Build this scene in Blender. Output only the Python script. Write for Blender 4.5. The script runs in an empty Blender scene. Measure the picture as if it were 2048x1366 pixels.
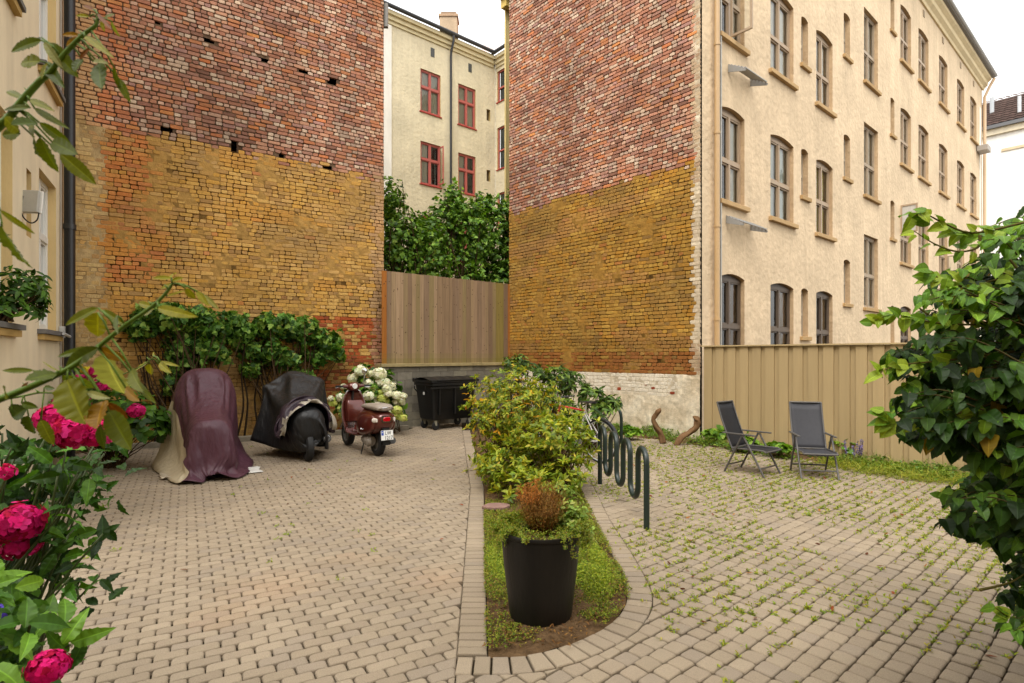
import bpy, math, random
import numpy as np
from mathutils import Vector, noise as mnoise, Matrix

# ---------------------------------------------------------------- camera, world, sun, exposure
sc = bpy.context.scene
random.seed(7)
rng = np.random.default_rng(7)
H = 1.7
F = 1130.0
cam_d = bpy.data.cameras.new("camera")
cam = bpy.data.objects.new("camera", cam_d)
sc.collection.objects.link(cam)
cam.location = (0, 0, H)
cam.rotation_euler = (math.radians(90), 0, 0)
cam_d.sensor_width = 36.0
cam_d.lens = F / 2048 * 36.0
cam_d.shift_y = 27 / 2048
cam_d.clip_start = 0.05
cam_d.clip_end = 500
cam_d.dof.use_dof = True
cam_d.dof.focus_distance = 7.5
cam_d.dof.aperture_fstop = 10.0
sc.camera = cam
sc.view_settings.view_transform = 'Standard'
sc.view_settings.look = 'None'
sc.view_settings.exposure = 1.05
sc.view_settings.gamma = 1.0
SUN_EL, SUN_AZ = 58.0, 200.0      # overcast: broad soft sun high behind the camera
world = bpy.data.worlds.new("World")
sc.world = world
world.use_nodes = True
wn = world.node_tree
wn.nodes.clear()
sky = wn.nodes.new('ShaderNodeTexSky')
sky.sky_type = 'NISHITA'
sky.sun_disc = False
sky.sun_elevation = math.radians(SUN_EL)
sky.sun_rotation = math.radians(SUN_AZ)
sky.air_density = 1.0
sky.dust_density = 4.0
hs = wn.nodes.new('ShaderNodeHueSaturation')
hs.inputs['Saturation'].default_value = 0.12
bg = wn.nodes.new('ShaderNodeBackground')
bg.inputs['Strength'].default_value = 0.10
bg2 = wn.nodes.new('ShaderNodeBackground')       # the flat white cloud layer
bg2.inputs['Color'].default_value = (1.0, 0.985, 0.95, 1)
bg2.inputs['Strength'].default_value = 0.68
addw = wn.nodes.new('ShaderNodeAddShader')
wo = wn.nodes.new('ShaderNodeOutputWorld')
wn.links.new(sky.outputs[0], hs.inputs['Color'])
wn.links.new(hs.outputs[0], bg.inputs['Color'])
wn.links.new(bg.outputs[0], addw.inputs[0])
wn.links.new(bg2.outputs[0], addw.inputs[1])
wn.links.new(addw.outputs[0], wo.inputs['Surface'])
sun_d = bpy.data.lights.new("sun", 'SUN')
sun_d.energy = 0.9
sun_d.angle = math.radians(35)
sun_d.color = (1.0, 0.95, 0.86)
sun = bpy.data.objects.new("sun", sun_d)
sc.collection.objects.link(sun)
sa = math.radians(SUN_AZ)
sdir = Vector((math.sin(sa) * math.cos(math.radians(SUN_EL)), math.cos(sa) * math.cos(math.radians(SUN_EL)), math.sin(math.radians(SUN_EL))))
sun.rotation_euler = sdir.to_track_quat('Z', 'Y').to_euler()

# ---------------------------------------------------------------- helpers
COL = sc.collection
def lin(h):
    if isinstance(h, str):
        h = h.lstrip('#'); c = [int(h[i:i+2], 16) / 255 for i in (0, 2, 4)]
    else:
        c = list(h)
    return tuple(x / 12.92 if x <= .04045 else ((x + .055) / 1.055) ** 2.4 for x in c)

def px(x, y, Y):
    """world point seen at photo pixel (x, y) at distance Y"""
    return Vector(((x - 1024) / F * Y, Y, H + (710 - y) / F * Y))
def gp(x, y):
    Y = F * H / (y - 710)
    return Vector(((x - 1024) / F * Y, Y, 0))

def tag(o, label=None, cat=None, group=None, kind=None):
    if label: o['label'] = label
    if cat: o['category'] = cat
    if group: o['group'] = group
    if kind: o['kind'] = kind
    return o
def empty(name, loc=(0, 0, 0), rz=0.0, label=None, cat=None, group=None):
    o = bpy.data.objects.new(name, None)
    o.empty_display_size = .2
    COL.objects.link(o)
    o.location = loc
    o.rotation_euler = (0, 0, rz)
    return tag(o, label, cat, group)

class MB:
    def __init__(s):
        s.v = []; s.f = []; s.c = []; s.m = []; s.cur = (1, 1, 1); s.mi = 0
    def add(s, vs, fs, c=None, m=None):
        b = len(s.v)
        s.v.extend([tuple(p) for p in vs])
        cc = c if c is not None else s.cur
        mm = m if m is not None else s.mi
        for f in fs:
            s.f.append([b + i for i in f]); s.c.append(cc); s.m.append(mm)
    def box(s, x0, x1, y0, y1, z0, z1, c=None, m=None, T=None):
        vs = [(x0, y0, z0), (x1, y0, z0), (x1, y1, z0), (x0, y1, z0), (x0, y0, z1), (x1, y0, z1), (x1, y1, z1), (x0, y1, z1)]
        if T: vs = [T(*v) for v in vs]
        s.add(vs, [(0, 3, 2, 1), (4, 5, 6, 7), (0, 1, 5, 4), (1, 2, 6, 5), (2, 3, 7, 6), (3, 0, 4, 7)], c, m)
    def tube(s, pts, r, n=10, c=None, m=None, caps=True):
        pts = [Vector(p) for p in pts]
        rs = r if isinstance(r, (list, tuple)) else [r] * len(pts)
        up = Vector((0, 0, 1)); vs = []; fs = []
        t0 = (pts[1] - pts[0]).normalized()
        a = t0.cross(up)
        if a.length < .1: a = t0.cross(Vector((1, 0, 0)))
        a.normalize()
        for i, p in enumerate(pts):
            t = (pts[min(i + 1, len(pts) - 1)] - pts[max(i - 1, 0)]).normalized()
            a = (a - t * a.dot(t))
            if a.length < 1e-5: a = t.orthogonal()
            a.normalize(); b = t.cross(a)
            for k in range(n):
                an = 2 * math.pi * k / n
                vs.append(p + (a * math.cos(an) + b * math.sin(an)) * rs[i])
        for i in range(len(pts) - 1):
            for k in range(n):
                k2 = (k + 1) % n
                fs.append((i * n + k, i * n + k2, (i + 1) * n + k2, (i + 1) * n + k))
        if caps:
            fs.append(tuple(range(n))[::-1]); e = (len(pts) - 1) * n
            fs.append(tuple(e + k for k in range(n)))
        s.add(vs, fs, c, m)
    def loft(s, rings, c=None, m=None, close=True, cap=True):
        n = len(rings[0]); vs = [p for r in rings for p in r]; fs = []
        for i in range(len(rings) - 1):
            for k in range(n if close else n - 1):
                k2 = (k + 1) % n
                fs.append((i * n + k, i * n + k2, (i + 1) * n + k2, (i + 1) * n + k))
        if cap and close:
            fs.append(tuple(range(n))[::-1]); e = (len(rings) - 1) * n
            fs.append(tuple(e + k for k in range(n)))
        s.add(vs, fs, c, m)
    def lathe(s, prof, n=32, cx=0, cy=0, c=None, m=None, axis='z', o=(0, 0, 0)):
        rings = []
        for r, z in prof:
            ring = []
            for k in range(n):
                a = 2 * math.pi * k / n
                if axis == 'z': ring.append((cx + r * math.cos(a), cy + r * math.sin(a), z))
                elif axis == 'y': ring.append((o[0] + r * math.cos(a), o[1] + z, o[2] + r * math.sin(a)))
                else: ring.append((o[0] + z, o[1] + r * math.cos(a), o[2] + r * math.sin(a)))
            rings.append(ring)
        s.loft(rings, c, m, True, False)
    def build(s, name, mats, parent=None, smooth=False, link=True):
        me = bpy.data.meshes.new(name)
        me.from_pydata(s.v, [], s.f)
        if not isinstance(mats, (list, tuple)): mats = [mats]
        for mt in mats: me.materials.append(mt)
        if len(s.f):
            at = me.attributes.new('col', 'FLOAT_COLOR', 'FACE')
            ar = np.ones((len(s.f), 4), dtype=np.float32)
            ar[:, :3] = np.array(s.c, dtype=np.float32)
            at.data.foreach_set('color', ar.ravel())
            me.polygons.foreach_set('material_index', np.array(s.m, dtype=np.int32))
            if smooth: me.polygons.foreach_set('use_smooth', np.ones(len(s.f), dtype=bool))
        me.update()
        o = bpy.data.objects.new(name, me)
        if link: COL.objects.link(o)
        if parent: o.parent = parent
        return o

def auto_smooth(o, ang=35):
    me = o.data
    me.polygons.foreach_set('use_smooth', np.ones(len(me.polygons), dtype=bool))
    try: me.set_sharp_from_angle(angle=math.radians(ang))
    except Exception: pass
    return o
def bevel(o, w=.01, seg=2):
    md = o.modifiers.new('bevel', 'BEVEL'); md.width = w; md.segments = seg; md.limit_method = 'ANGLE'; md.angle_limit = math.radians(40)
    return o
def subd(o, l=1):
    md = o.modifiers.new('subd', 'SUBSURF'); md.levels = l; md.render_levels = l
    return o

def fast_mesh(name, V, T, C, mat, parent=None, smooth=False):
    """V (n,3) verts, T (m,3) tris, C (m,3) colours"""
    me = bpy.data.meshes.new(name)
    nv, nt = len(V), len(T)
    me.vertices.add(nv); me.loops.add(nt * 3); me.polygons.add(nt)
    me.vertices.foreach_set('co', np.asarray(V, dtype=np.float32).ravel())
    me.loops.foreach_set('vertex_index', np.asarray(T, dtype=np.int32).ravel())
    me.polygons.foreach_set('loop_start', np.arange(0, nt * 3, 3, dtype=np.int32))
    try: me.polygons.foreach_set('loop_total', np.full(nt, 3, dtype=np.int32))
    except Exception: pass
    at = me.attributes.new('col', 'FLOAT_COLOR', 'FACE')
    ar = np.ones((nt, 4), dtype=np.float32); ar[:, :3] = C
    at.data.foreach_set('color', ar.ravel())
    if smooth: me.polygons.foreach_set('use_smooth', np.ones(nt, dtype=bool))
    me.materials.append(mat)
    me.update(calc_edges=True); me.validate()
    o = bpy.data.objects.new(name, me)
    COL.objects.link(o)
    if parent: o.parent = parent
    return o

def nrm(a): return a / np.maximum(np.linalg.norm(a, axis=-1, keepdims=True), 1e-8)
PROF = {
 'oval': ([0, .12, .35, .62, .85, 1], [0.05, .55, 1, .9, .45, 0]),
 'lance': ([0, .2, .5, .8, 1], [.05, .7, 1, .6, 0]),
 'heart': ([0, .08, .25, .5, .75, .92, 1], [.25, .75, 1, .95, .6, .15, 0]),
 'rose': ([0, .06, .15, .25, .36, .48, .6, .7, .8, .9, 1], [.08, .45, .72, .9, 1.0, 1.0, .93, .8, .62, .36, 0]),
 'hyd': ([0, .1, .25, .4, .55, .7, .82, .92, 1], [.08, .5, .88, 1, .95, .72, .46, .2, 0]),
 'petal': ([0, .5, 1], [.3, 1, .55]),
 'blade': ([0, .5, 1], [1, .7, 0]),
 'maple': ([0, .1, .3, .42, .6, .7, 1], [.15, .8, 1.0, .62, .75, .38, 0]),
}
def serr(shape, n, d):
    u = np.linspace(0, 1, n); w = np.interp(u, *shape); return (list(u), [x * (1 - d * (i % 2)) for i, x in enumerate(w)])
PROF['rose2'] = serr(PROF['rose'], 22, .10)
PROF['hyd2'] = serr(PROF['hyd'], 16, .09)
PROF['heart2'] = serr(([0, .03, .10, .22, .4, .6, .78, .90, .96, 1], [.30, .66, .90, 1, .98, .82, .52, .24, .09, 0]), 15, .0)
def leaves(P, D, N, L, W, C, prof='oval', bend=.25, fold=.25, wave=0.0, ribbed=False):
    """arrays of leaves -> V, T, C"""
    P = np.asarray(P, float); n = len(P)
    D = nrm(np.asarray(D, float)); N = np.asarray(N, float)
    N = nrm(N - D * np.sum(D * N, 1, keepdims=True)); S = np.cross(D, N)
    L = np.broadcast_to(np.asarray(L, float), (n,))[:, None]; W = np.broadcast_to(np.asarray(W, float), (n,))[:, None]
    u, w = PROF[prof]; K = len(u)
    bd = bend * (0.5 + rng.random((n, 1))); fd = fold * (0.4 + rng.random((n, 1)))
    cols = []
    for k in range(K):
        rib = P + D * L * u[k] - N * bd * L * u[k] ** 2
        hw = W * .5 * w[k]
        sg = wave * np.sin(k * 2.4 + rng.random((n, 1)) * 6) * hw
        if ribbed:
            a = hw * .07 + W * .004; lv = (k % 2) * .02 * hw
            cols += [rib - N * W * .012, rib + S * a, rib - S * a, rib + S * hw + N * (fd * hw + sg + lv), rib - S * hw + N * (fd * hw - sg + lv)]; continue
        cols += [rib, rib + S * hw + N * (fd * hw + sg), rib - S * hw + N * (fd * hw - sg)]
    V = np.stack(cols, 1).reshape(-1, 3)
    t = []
    for k in range(K - 1):
        a, b = 3 * k, 3 * (k + 1)
        t += [(a, a + 1, b + 1), (a, b + 1, b), (a, b, b + 2), (a, b + 2, a + 2)]
    if ribbed:
        t = []; cf = []
        for k in range(K - 1):
            a, b = 5 * k, 5 * (k + 1)
            for (i, j, q) in ((0, 1, 1), (1, 3, 0), (2, 0, 1), (4, 2, 0)):
                t += [(a + i, a + j, b + j), (a + i, b + j, b + i)]; cf += [1.45 if q else (1.0 if k % 2 else .93)] * 2
        t = np.array(t); T = (np.arange(n)[:, None, None] * (5 * K) + t[None]).reshape(-1, 3)
        C = (np.asarray(C, float)[:, None, :] * np.array(cf)[None, :, None]).reshape(-1, 3)
        return V, T, C
    t = np.array(t)
    T = (np.arange(n)[:, None, None] * (3 * K) + t[None]).reshape(-1, 3)
    C = np.repeat(np.asarray(C, float), len(t), axis=0)
    return V, T, C
def merge(parts):
    V, T, C = [], [], []; b = 0
    for v, t, c in parts:
        V.append(v); T.append(t + b); C.append(c); b += len(v)
    return np.concatenate(V), np.concatenate(T), np.concatenate(C)
def pal(cols, n, p=None, jit=.15):
    c = np.array([lin(h) for h in cols]); i = rng.choice(len(cols), n, p=p)
    return c[i] * (1 + jit * (rng.random((n, 1)) * 2 - 1)) * (1 + .06 * (rng.random((n, 3)) * 2 - 1))
def rdir(n):
    return nrm(rng.normal(size=(n, 3)))

# ---------------------------------------------------------------- materials
def M(name, col=None, rough=.6, metal=0, spec=.5, var=.12, vs=6, bump=0, bs=60, bd=.01, trans=0, coat=0, sheen=0, stretch=None, var2=0, vs2=1.0, streak=0, tint=None):
    m = bpy.data.materials.new(name); m.use_nodes = True
    nt = m.node_tree; N = nt.nodes; L = nt.links
    b = N['Principled BSDF']
    b.inputs['Roughness'].default_value = rough; b.inputs['Metallic'].default_value = metal
    b.inputs['Specular IOR Level'].default_value = spec
    if coat: b.inputs['Coat Weight'].default_value = coat; b.inputs['Coat Roughness'].default_value = .08
    if sheen: b.inputs['Sheen Weight'].default_value = sheen
    if col is None:
        at = N.new('ShaderNodeAttribute'); at.attribute_name = 'col'; src = at.outputs['Color']
    else:
        r = N.new('ShaderNodeRGB'); r.outputs[0].default_value = (*lin(col), 1); src = r.outputs[0]
    tc = N.new('ShaderNodeTexCoord'); co = tc.outputs['Object']
    if stretch:
        mp = N.new('ShaderNodeMapping'); mp.inputs['Scale'].default_value = stretch
        L.new(co, mp.inputs['Vector']); co = mp.outputs[0]
    def mul(src, scale, amt, det=6):
        nz = N.new('ShaderNodeTexNoise'); nz.inputs['Scale'].default_value = scale; nz.inputs['Detail'].default_value = det; nz.inputs['Roughness'].default_value = .65
        L.new(co, nz.inputs['Vector'])
        mr = N.new('ShaderNodeMapRange'); mr.inputs['From Min'].default_value = .25; mr.inputs['From Max'].default_value = .75
        mr.inputs['To Min'].default_value = 1 - amt; mr.inputs['To Max'].default_value = 1 + amt
        L.new(nz.outputs[0], mr.inputs['Value'])
        vm = N.new('ShaderNodeVectorMath'); vm.operation = 'SCALE'
        L.new(src, vm.inputs[0]); L.new(mr.outputs[0], vm.inputs['Scale'])
        return vm.outputs[0]
    if tint:
        tv = N.new('ShaderNodeVectorMath'); tv.operation = 'MULTIPLY'; tv.inputs[1].default_value = tint; L.new(src, tv.inputs[0]); src = tv.outputs[0]
    if var: src = mul(src, vs, var)
    if var2: src = mul(src, vs2, var2, 3)
    if streak:
        mp2 = N.new('ShaderNodeMapping'); mp2.inputs['Scale'].default_value = (2.2, 2.2, .10); L.new(tc.outputs['Object'], mp2.inputs['Vector']); keep = co; co = mp2.outputs[0]
        src = mul(src, 1.6, streak, 5); co = keep
    L.new(src, b.inputs['Base Color'])
    if bump:
        nz = N.new('ShaderNodeTexNoise'); nz.inputs['Scale'].default_value = bs; nz.inputs['Detail'].default_value = 5
        L.new(co, nz.inputs['Vector'])
        bp = N.new('ShaderNodeBump'); bp.inputs['Strength'].default_value = bump; bp.inputs['Distance'].default_value = bd
        L.new(nz.outputs[0], bp.inputs['Height']); L.new(bp.outputs[0], b.inputs['Normal'])
    if trans:
        tr = N.new('ShaderNodeBsdfTranslucent'); mx = N.new('ShaderNodeMixShader'); mx.inputs[0].default_value = trans
        vm = N.new('ShaderNodeVectorMath'); vm.operation = 'MULTIPLY'; vm.inputs[1].default_value = (1.5, 1.5, .5)
        L.new(src, vm.inputs[0]); L.new(vm.outputs[0], tr.inputs['Color'])
        L.new(b.outputs[0], mx.inputs[1]); L.new(tr.outputs[0], mx.inputs[2])
        L.new(mx.outputs[0], N['Material Output'].inputs['Surface'])
    return m
m_brick = M('brick', None, .92, spec=.15, var=.24, vs=24, bump=.9, bs=50, bd=.008, var2=.16, vs2=.9, streak=.10)
m_mortar = M('mortar', None, .95, spec=.1, var=.35, vs=9, bump=1, bs=70, bd=.008)
m_paver = M('paver', None, .9, spec=.2, var=.26, vs=190, bump=.8, bs=190, bd=.004, var2=.10, vs2=.9)
m_sand = M('joint_sand', '#383023', .95, spec=.1, var=.4, vs=12, bump=.6, bs=90)
m_soil = M('soil', '#5a4630', .97, spec=.1, var=.5, vs=14, bump=1, bs=50, bd=.02)
m_stucco = M('stucco', None, .92, spec=.15, var=.07, vs=10, bump=.6, bs=7, bd=.045, var2=.13, vs2=.9, streak=.09)
m_stucco_f = M('stucco_fine', None, .9, spec=.2, var=.10, vs=3, bump=.3, bs=35, bd=.015, var2=.08, vs2=.5, stretch=(1, 1, .35), streak=.06)
m_paint = M('painted_wood', None, .55, var=.06, vs=8, bump=.15, bs=40, stretch=(1, 1, .2))
m_fence = M('painted_boards', None, .75, spec=.3, var=.07, vs=5, bump=.25, bs=30, bd=.004, stretch=(3, 3, .25), var2=.05, vs2=1.5)
m_wood = M('weathered_wood', None, .85, spec=.2, var=.22, vs=9, bump=.4, bs=26, bd=.004, stretch=(3, 3, .16), var2=.12, vs2=1.2)
m_block = M('concrete_block', None, .92, spec=.2, var=.25, vs=7, bump=.6, bs=60, bd=.006)
m_metal = M('painted_metal', None, .4, spec=.5, var=.06, vs=12)
m_chrome = M('chrome', '#c8c8c8', .2, metal=1, var=.1, vs=20)
m_alu = M('aluminium', '#5a5754', .45, metal=.35, var=.08, vs=20)
m_plastic = M('plastic', None, .45, spec=.4, var=.1, vs=8, bump=.1, bs=80)
m_rubber = M('rubber', '#141414', .7, var=.2, vs=30)
m_tile = M('roof_tile', None, .85, spec=.2, var=.25, vs=12, bump=.4, bs=20)
m_leaf = M('leaf', None, .5, spec=.3, tint=(.95, .83, .55), var=.16, vs=60, trans=.30)
m_leaf_g = M('glossy_leaf', None, .5, spec=.25, tint=(.98, .80, .42), var=.14, vs=40, trans=.22, bump=.25, bs=90, bd=.002)
m_leaf_m = M('matt_leaf', None, .6, spec=.25, tint=(.92, .84, .6), var=.18, vs=40, trans=.35)
m_petal = M('petal', None, .65, spec=.1, var=.14, vs=60, trans=.15)
m_bark = M('bark', None, .9, spec=.1, var=.3, vs=30, bump=.8, bs=60, bd=.006, stretch=(1, 1, .3))
m_green = M('green_stem', None, .5, spec=.3, var=.12, vs=40, trans=.1)
m_paintcar = M('metallic_paint', '#5a241b', .28, metal=.35, coat=.7, var=.06, vs=30)
m_tarp = M('cover_cloth', None, .46, spec=.4, var=.14, vs=6, bump=.7, bs=9, bd=.03, stretch=(1.3, 1.3, .5))
m_curtain = M('curtain', None, .9, spec=.05, var=.12, vs=14, stretch=(4, 4, .15))
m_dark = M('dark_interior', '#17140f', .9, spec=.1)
m_mesh = M('woven_mesh', None, .6, spec=.3, var=.12, vs=25, bump=.3, bs=300, bd=.002)
m_stone = M('stone', None, .9, spec=.2, var=.25, vs=9, bump=.6, bs=25)
m_red = M('red_lens', '#b01018', .12, coat=.8, var=.05)
m_pot = M('pot_plastic', '#120f0b', .5, spec=.3, var=.6, vs=7, bump=.25, bs=40, stretch=(1, 1, .3), streak=.5)
m_white = M('white_plate', '#e4e4e0', .4, var=.04)
m_blue = M('blue_strip', '#2a4fb0', .4, var=.04)
m_ink = M('ink', '#151515', .5, var=.05)
def glass_mat(name, tint=(.93, .95, .93), refl=.38):
    m = bpy.data.materials.new(name); m.use_nodes = True; nt = m.node_tree; N = nt.nodes; L = nt.links; N.clear()
    o = N.new('ShaderNodeOutputMaterial'); t = N.new('ShaderNodeBsdfTransparent'); g = N.new('ShaderNodeBsdfGlossy')
    t.inputs[0].default_value = (*tint, 1); g.inputs['Roughness'].default_value = .03
    lw = N.new('ShaderNodeLayerWeight'); lw.inputs[0].default_value = refl
    nz = N.new('ShaderNodeTexNoise'); nz.inputs['Scale'].default_value = 2.5; tc = N.new('ShaderNodeTexCoord')
    bp = N.new('ShaderNodeBump'); bp.inputs['Strength'].default_value = .08; bp.inputs['Distance'].default_value = .05
    L.new(tc.outputs['Object'], nz.inputs['Vector']); L.new(nz.outputs[0], bp.inputs['Height']); L.new(bp.outputs[0], g.inputs['Normal'])
    mx = N.new('ShaderNodeMixShader'); L.new(lw.outputs['Fresnel'], mx.inputs[0]); L.new(t.outputs[0], mx.inputs[1]); L.new(g.outputs[0], mx.inputs[2])
    L.new(mx.outputs[0], o.inputs['Surface']); return m
m_glass = glass_mat('window_glass')

# ---------------------------------------------------------------- facade helper
class Fac:
    def __init__(s, ox, oy, dx, dy):
        l = math.hypot(dx, dy); s.o = (ox, oy); s.d = (dx / l, dy / l)
        n = (s.d[1], -s.d[0])                       # right-hand side of the direction
        if n[0] * (0 - ox) + n[1] * (0 - oy) < 0: n = (-n[0], -n[1])
        s.n = n
    def P(s, t, z, n=0):
        return (s.o[0] + s.d[0] * t + s.n[0] * n, s.o[1] + s.d[1] * t + s.n[1] * n, z)
    def T(s): return lambda x, y, z: s.P(x, z, y)   # box(x=t, y=n, z=z)
    def hit(s, x, y):                               # photo pixel -> (t, z)
        m = (x - 1024) / F
        t = (m * s.o[1] - s.o[0]) / (s.d[0] - m * s.d[1])
        Y = s.o[1] + s.d[1] * t
        return t, H + (710 - y) / F * Y
def arch_pts(t0, t1, z1, rise, k=8):
    return [(t0 + (t1 - t0) * i / k, z1 - rise * (2 * i / k - 1) ** 2) for i in range(k + 1)]
def wall_holes(mb, fc, T0, T1, Z0, Z1, cols, depth, c, cr=None):
    """cols: list of (t0, t1, [(z0, z1, rise)...]) ; wall sheet with openings and reveals"""
    cr = cr or c
    cols = sorted(cols); t = T0
    q = lambda a, b, z0, z1: mb.add([fc.P(a, z0), fc.P(b, z0), fc.P(b, z1), fc.P(a, z1)], [(0, 1, 2, 3)], c)
    for (a, b, ops) in cols:
        if a > t: q(t, a, Z0, Z1)
        z = Z0
        for (z0, z1, rise) in sorted(ops):
            if z0 > z: q(a, b, z, z0)
            if rise:
                ap = arch_pts(a, b, z1, rise)
                for (p, r) in zip(ap[:-1], ap[1:]):
                    mb.add([fc.P(p[0], p[1]), fc.P(r[0], r[1]), fc.P(r[0], z1 + .001), fc.P(p[0], z1 + .001)], [(0, 1, 2, 3)], c)
                    mb.add([fc.P(p[0], p[1]), fc.P(r[0], r[1]), fc.P(r[0], r[1], -depth), fc.P(p[0], p[1], -depth)], [(0, 1, 2, 3)], cr)
            else:
                mb.add([fc.P(a, z1), fc.P(b, z1), fc.P(b, z1, -depth), fc.P(a, z1, -depth)], [(0, 1, 2, 3)], cr)
            zj = z1 - rise
            for tt in (a, b):
                mb.add([fc.P(tt, z0), fc.P(tt, zj), fc.P(tt, zj, -depth), fc.P(tt, z0, -depth)], [(0, 1, 2, 3)], cr)
            mb.add([fc.P(a, z0), fc.P(b, z0), fc.P(b, z0, -depth), fc.P(a, z0, -depth)], [(0, 1, 2, 3)], cr)
            z = z1 + (.001 if rise else 0)
        q(a, b, z, Z1); t = b
    if t < T1: q(t, T1, Z0, Z1)
def window(fc, t0, t1, z0, z1, rise, setb, parent, fcol, style='cross', curtain=None, sill=None, scol=None, trans=.5, mat=None, pane_mat=None, proj=.09, sillh=.09):
    T = fc.T(); zj = z1 - rise; mat = mat or m_paint
    w = MB(); w.cur = fcol; fw = min(.06, (t1 - t0) * .16); nb, nf = -setb - .07, -setb
    w.box(t0, t0 + fw, nb, nf, z0, zj, T=T); w.box(t1 - fw, t1, nb, nf, z0, zj, T=T)
    w.box(t0 + fw, t1 - fw, nb, nf, z0, z0 + fw * 1.2, T=T); w.box(t0 + fw, t1 - fw, nb, nf, zj - fw * 1.1, zj, T=T)
    if rise:   # board filling the arch head
        ap = arch_pts(t0, t1, z1, rise)
        w.add([fc.P(a, z, -setb - .01) for a, z in ap], [tuple(range(len(ap)))], tuple(x * .8 for x in fcol))
    zt = z0 + (zj - z0) * trans; tm = (t0 + t1) / 2; a, b = t0 + fw, t1 - fw
    if style in ('cross', 'tee'):
        w.box(a, b, nb, nf + .015, zt - .045, zt + .045, T=T)
        w.box(tm - .035, tm + .035, nb, nf + .012, z0 + fw * 1.2, zt - .045, T=T)
        w.box(tm - .035, tm + .035, nb, nf + .012, zt + .045, zj - fw * 1.1, T=T)
        s = .035
        for (aa, bb) in ((a, tm - .035), (tm + .035, b)):
            for (za, zb) in ((z0 + fw * 1.2, zt - .045), (zt + .045, zj - fw * 1.1)):
                c2 = tuple(x * .93 for x in fcol)
                w.box(aa, aa + s, nb + .01, nf - .012, za, zb, c2, T=T); w.box(bb - s, bb, nb + .01, nf - .012, za, zb, c2, T=T)
                w.box(aa + s, bb - s, nb + .01, nf - .012, za, za + s, c2, T=T); w.box(aa + s, bb - s, nb + .01, nf - .012, zb - s, zb, c2, T=T)
    elif style == 'two':
        w.box(a, b, nb, nf + .012, zt - .035, zt + .035, T=T)
    fr = w.build('window', mat, parent)
    g = MB(); g.add([fc.P(a, z0 + fw, nb + .03), fc.P(b, z0 + fw, nb + .03), fc.P(b, zj - fw, nb + .03), fc.P(a, zj - fw, nb + .03)], [(0, 1, 2, 3)])
    g.build('pane', pane_mat or m_glass, fr)
    if curtain:
        q = MB(); kind, cc = curtain
        nseg = 14; spans = {'full': [(a, b)], 'left': [(a, a + (b - a) * .42)], 'sides': [(a, a + (b - a) * .3), (b - (b - a) * .3, b)], 'right': [(a + (b - a) * .55, b)]}[kind]
        for (ca, cb) in spans:
            pts = []
            for i in range(nseg + 1):
                pts.append((ca + (cb - ca) * i / nseg, nb - .04 + .02 * math.sin(i * 2.1 + ca * 9)))
            for (p, r) in zip(pts[:-1], pts[1:]):
                q.add([fc.P(p[0], z0 + .03, p[1]), fc.P(r[0], z0 + .03, r[1]), fc.P(r[0], zj - .02, r[1]), fc.P(p[0], zj - .02, p[1])], [(0, 1, 2, 3)], cc)
        q.build('curtain', m_curtain, fr)
    if sill:
        k = MB(); k.box(t0 - sill, t1 + sill, -.005, proj, z0 - sillh, z0 + .01, scol or fcol, T=T)
        k.box(t0 + .003, t1 - .003, -setb, -.006, z0 - .02, z0 + .012, scol or fcol, T=T)
        bevel(k.build('sill', m_stucco_f, fr), .008, 2)
    return fr
# ================================================================ SETTING
CX = Fac(3.80, 11.30, .757, .653)          # right plaster facade
RB = Fac(3.76, 11.30, -.6715, .741)        # right brick gable, t grows away from the corner
LB = Fac(-3.00, 13.25, -1, -.70)           # left brick gable, t grows to the left (towards the camera)
BW = Fac(-2.93, 12.95, .757, .653)         # block wall and board fence
LF = Fac(-7.72, 9.95, .495, -.869)         # left plaster facade, towards the camera
TF = Fac(3.74, 11.06, 2.43, -3.03)         # tan fence

g = MB(); g.add([(-60, -40, -.03), (60, -40, -.03), (60, 90, -.03), (-60, 90, -.03)], [(0, 1, 2, 3)])
tag(g.build('ground', m_sand), kind='structure')

# ---- bed outline and paving
L_IN = [(-.95, 12.8), (-.36, 7.25), (-.138, 3.19)]
def left_in(Y):
    if Y > 7.25: k = (Y - 7.25) / (12.8 - 7.25); return -.36 + k * (-.95 + .36)
    k = (Y - 3.19) / (7.25 - 3.19); return -.138 + k * (-.36 + .138)
CURVE = [(-.31, 3.185), (-.138, 3.185), (.017, 3.19), (.16, 3.225), (.311, 3.305), (.4735, 3.43), (.619, 3.575), (.735, 3.765), (.808, 3.97), (.842, 4.22), (.852, 4.8), (.842, 5.4), (.84, 6.0), (.87, 7.0), (.92, 9.0), (1.05, 12.4)]
def resample(pts, step):
    out = [Vector(pts[0])]; acc = 0
    for a, b in zip(pts[:-1], pts[1:]):
        a = Vector(a); b = Vector(b); l = (b - a).length; d = (b - a) / l; pos = step - acc
        while pos <= l: out.append(a + d * pos); pos += step
        acc = (acc + l) % step if l + acc >= step else acc + l
    return out
EW = .175
def smooth_curve(pts, n=6):
    P = [Vector(p) for p in pts]; out = []
    for i in range(len(P) - 1):
        p0, p1, p2, p3 = P[max(i-1, 0)], P[i], P[i+1], P[min(i+2, len(P)-1)]
        for k in range(n):
            t = k / n
            out.append(.5 * ((2 * p1) + (-p0 + p2) * t + (2*p0 - 5*p1 + 4*p2 - p3) * t*t + (-p0 + 3*p1 - 3*p2 + p3) * t**3))
    out.append(P[-1]); return out
CS = smooth_curve(CURVE[1:], 6)
CS = [Vector(CURVE[0])] + CS
def normal_at(pts, i):
    a = pts[max(i - 1, 0)]; b = pts[min(i + 1, len(pts) - 1)]; d = (b - a).normalized(); return Vector((d.y, -d.x))
OUTER = [p + normal_at(CS, i) * EW for i, p in enumerate(CS)]
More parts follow.
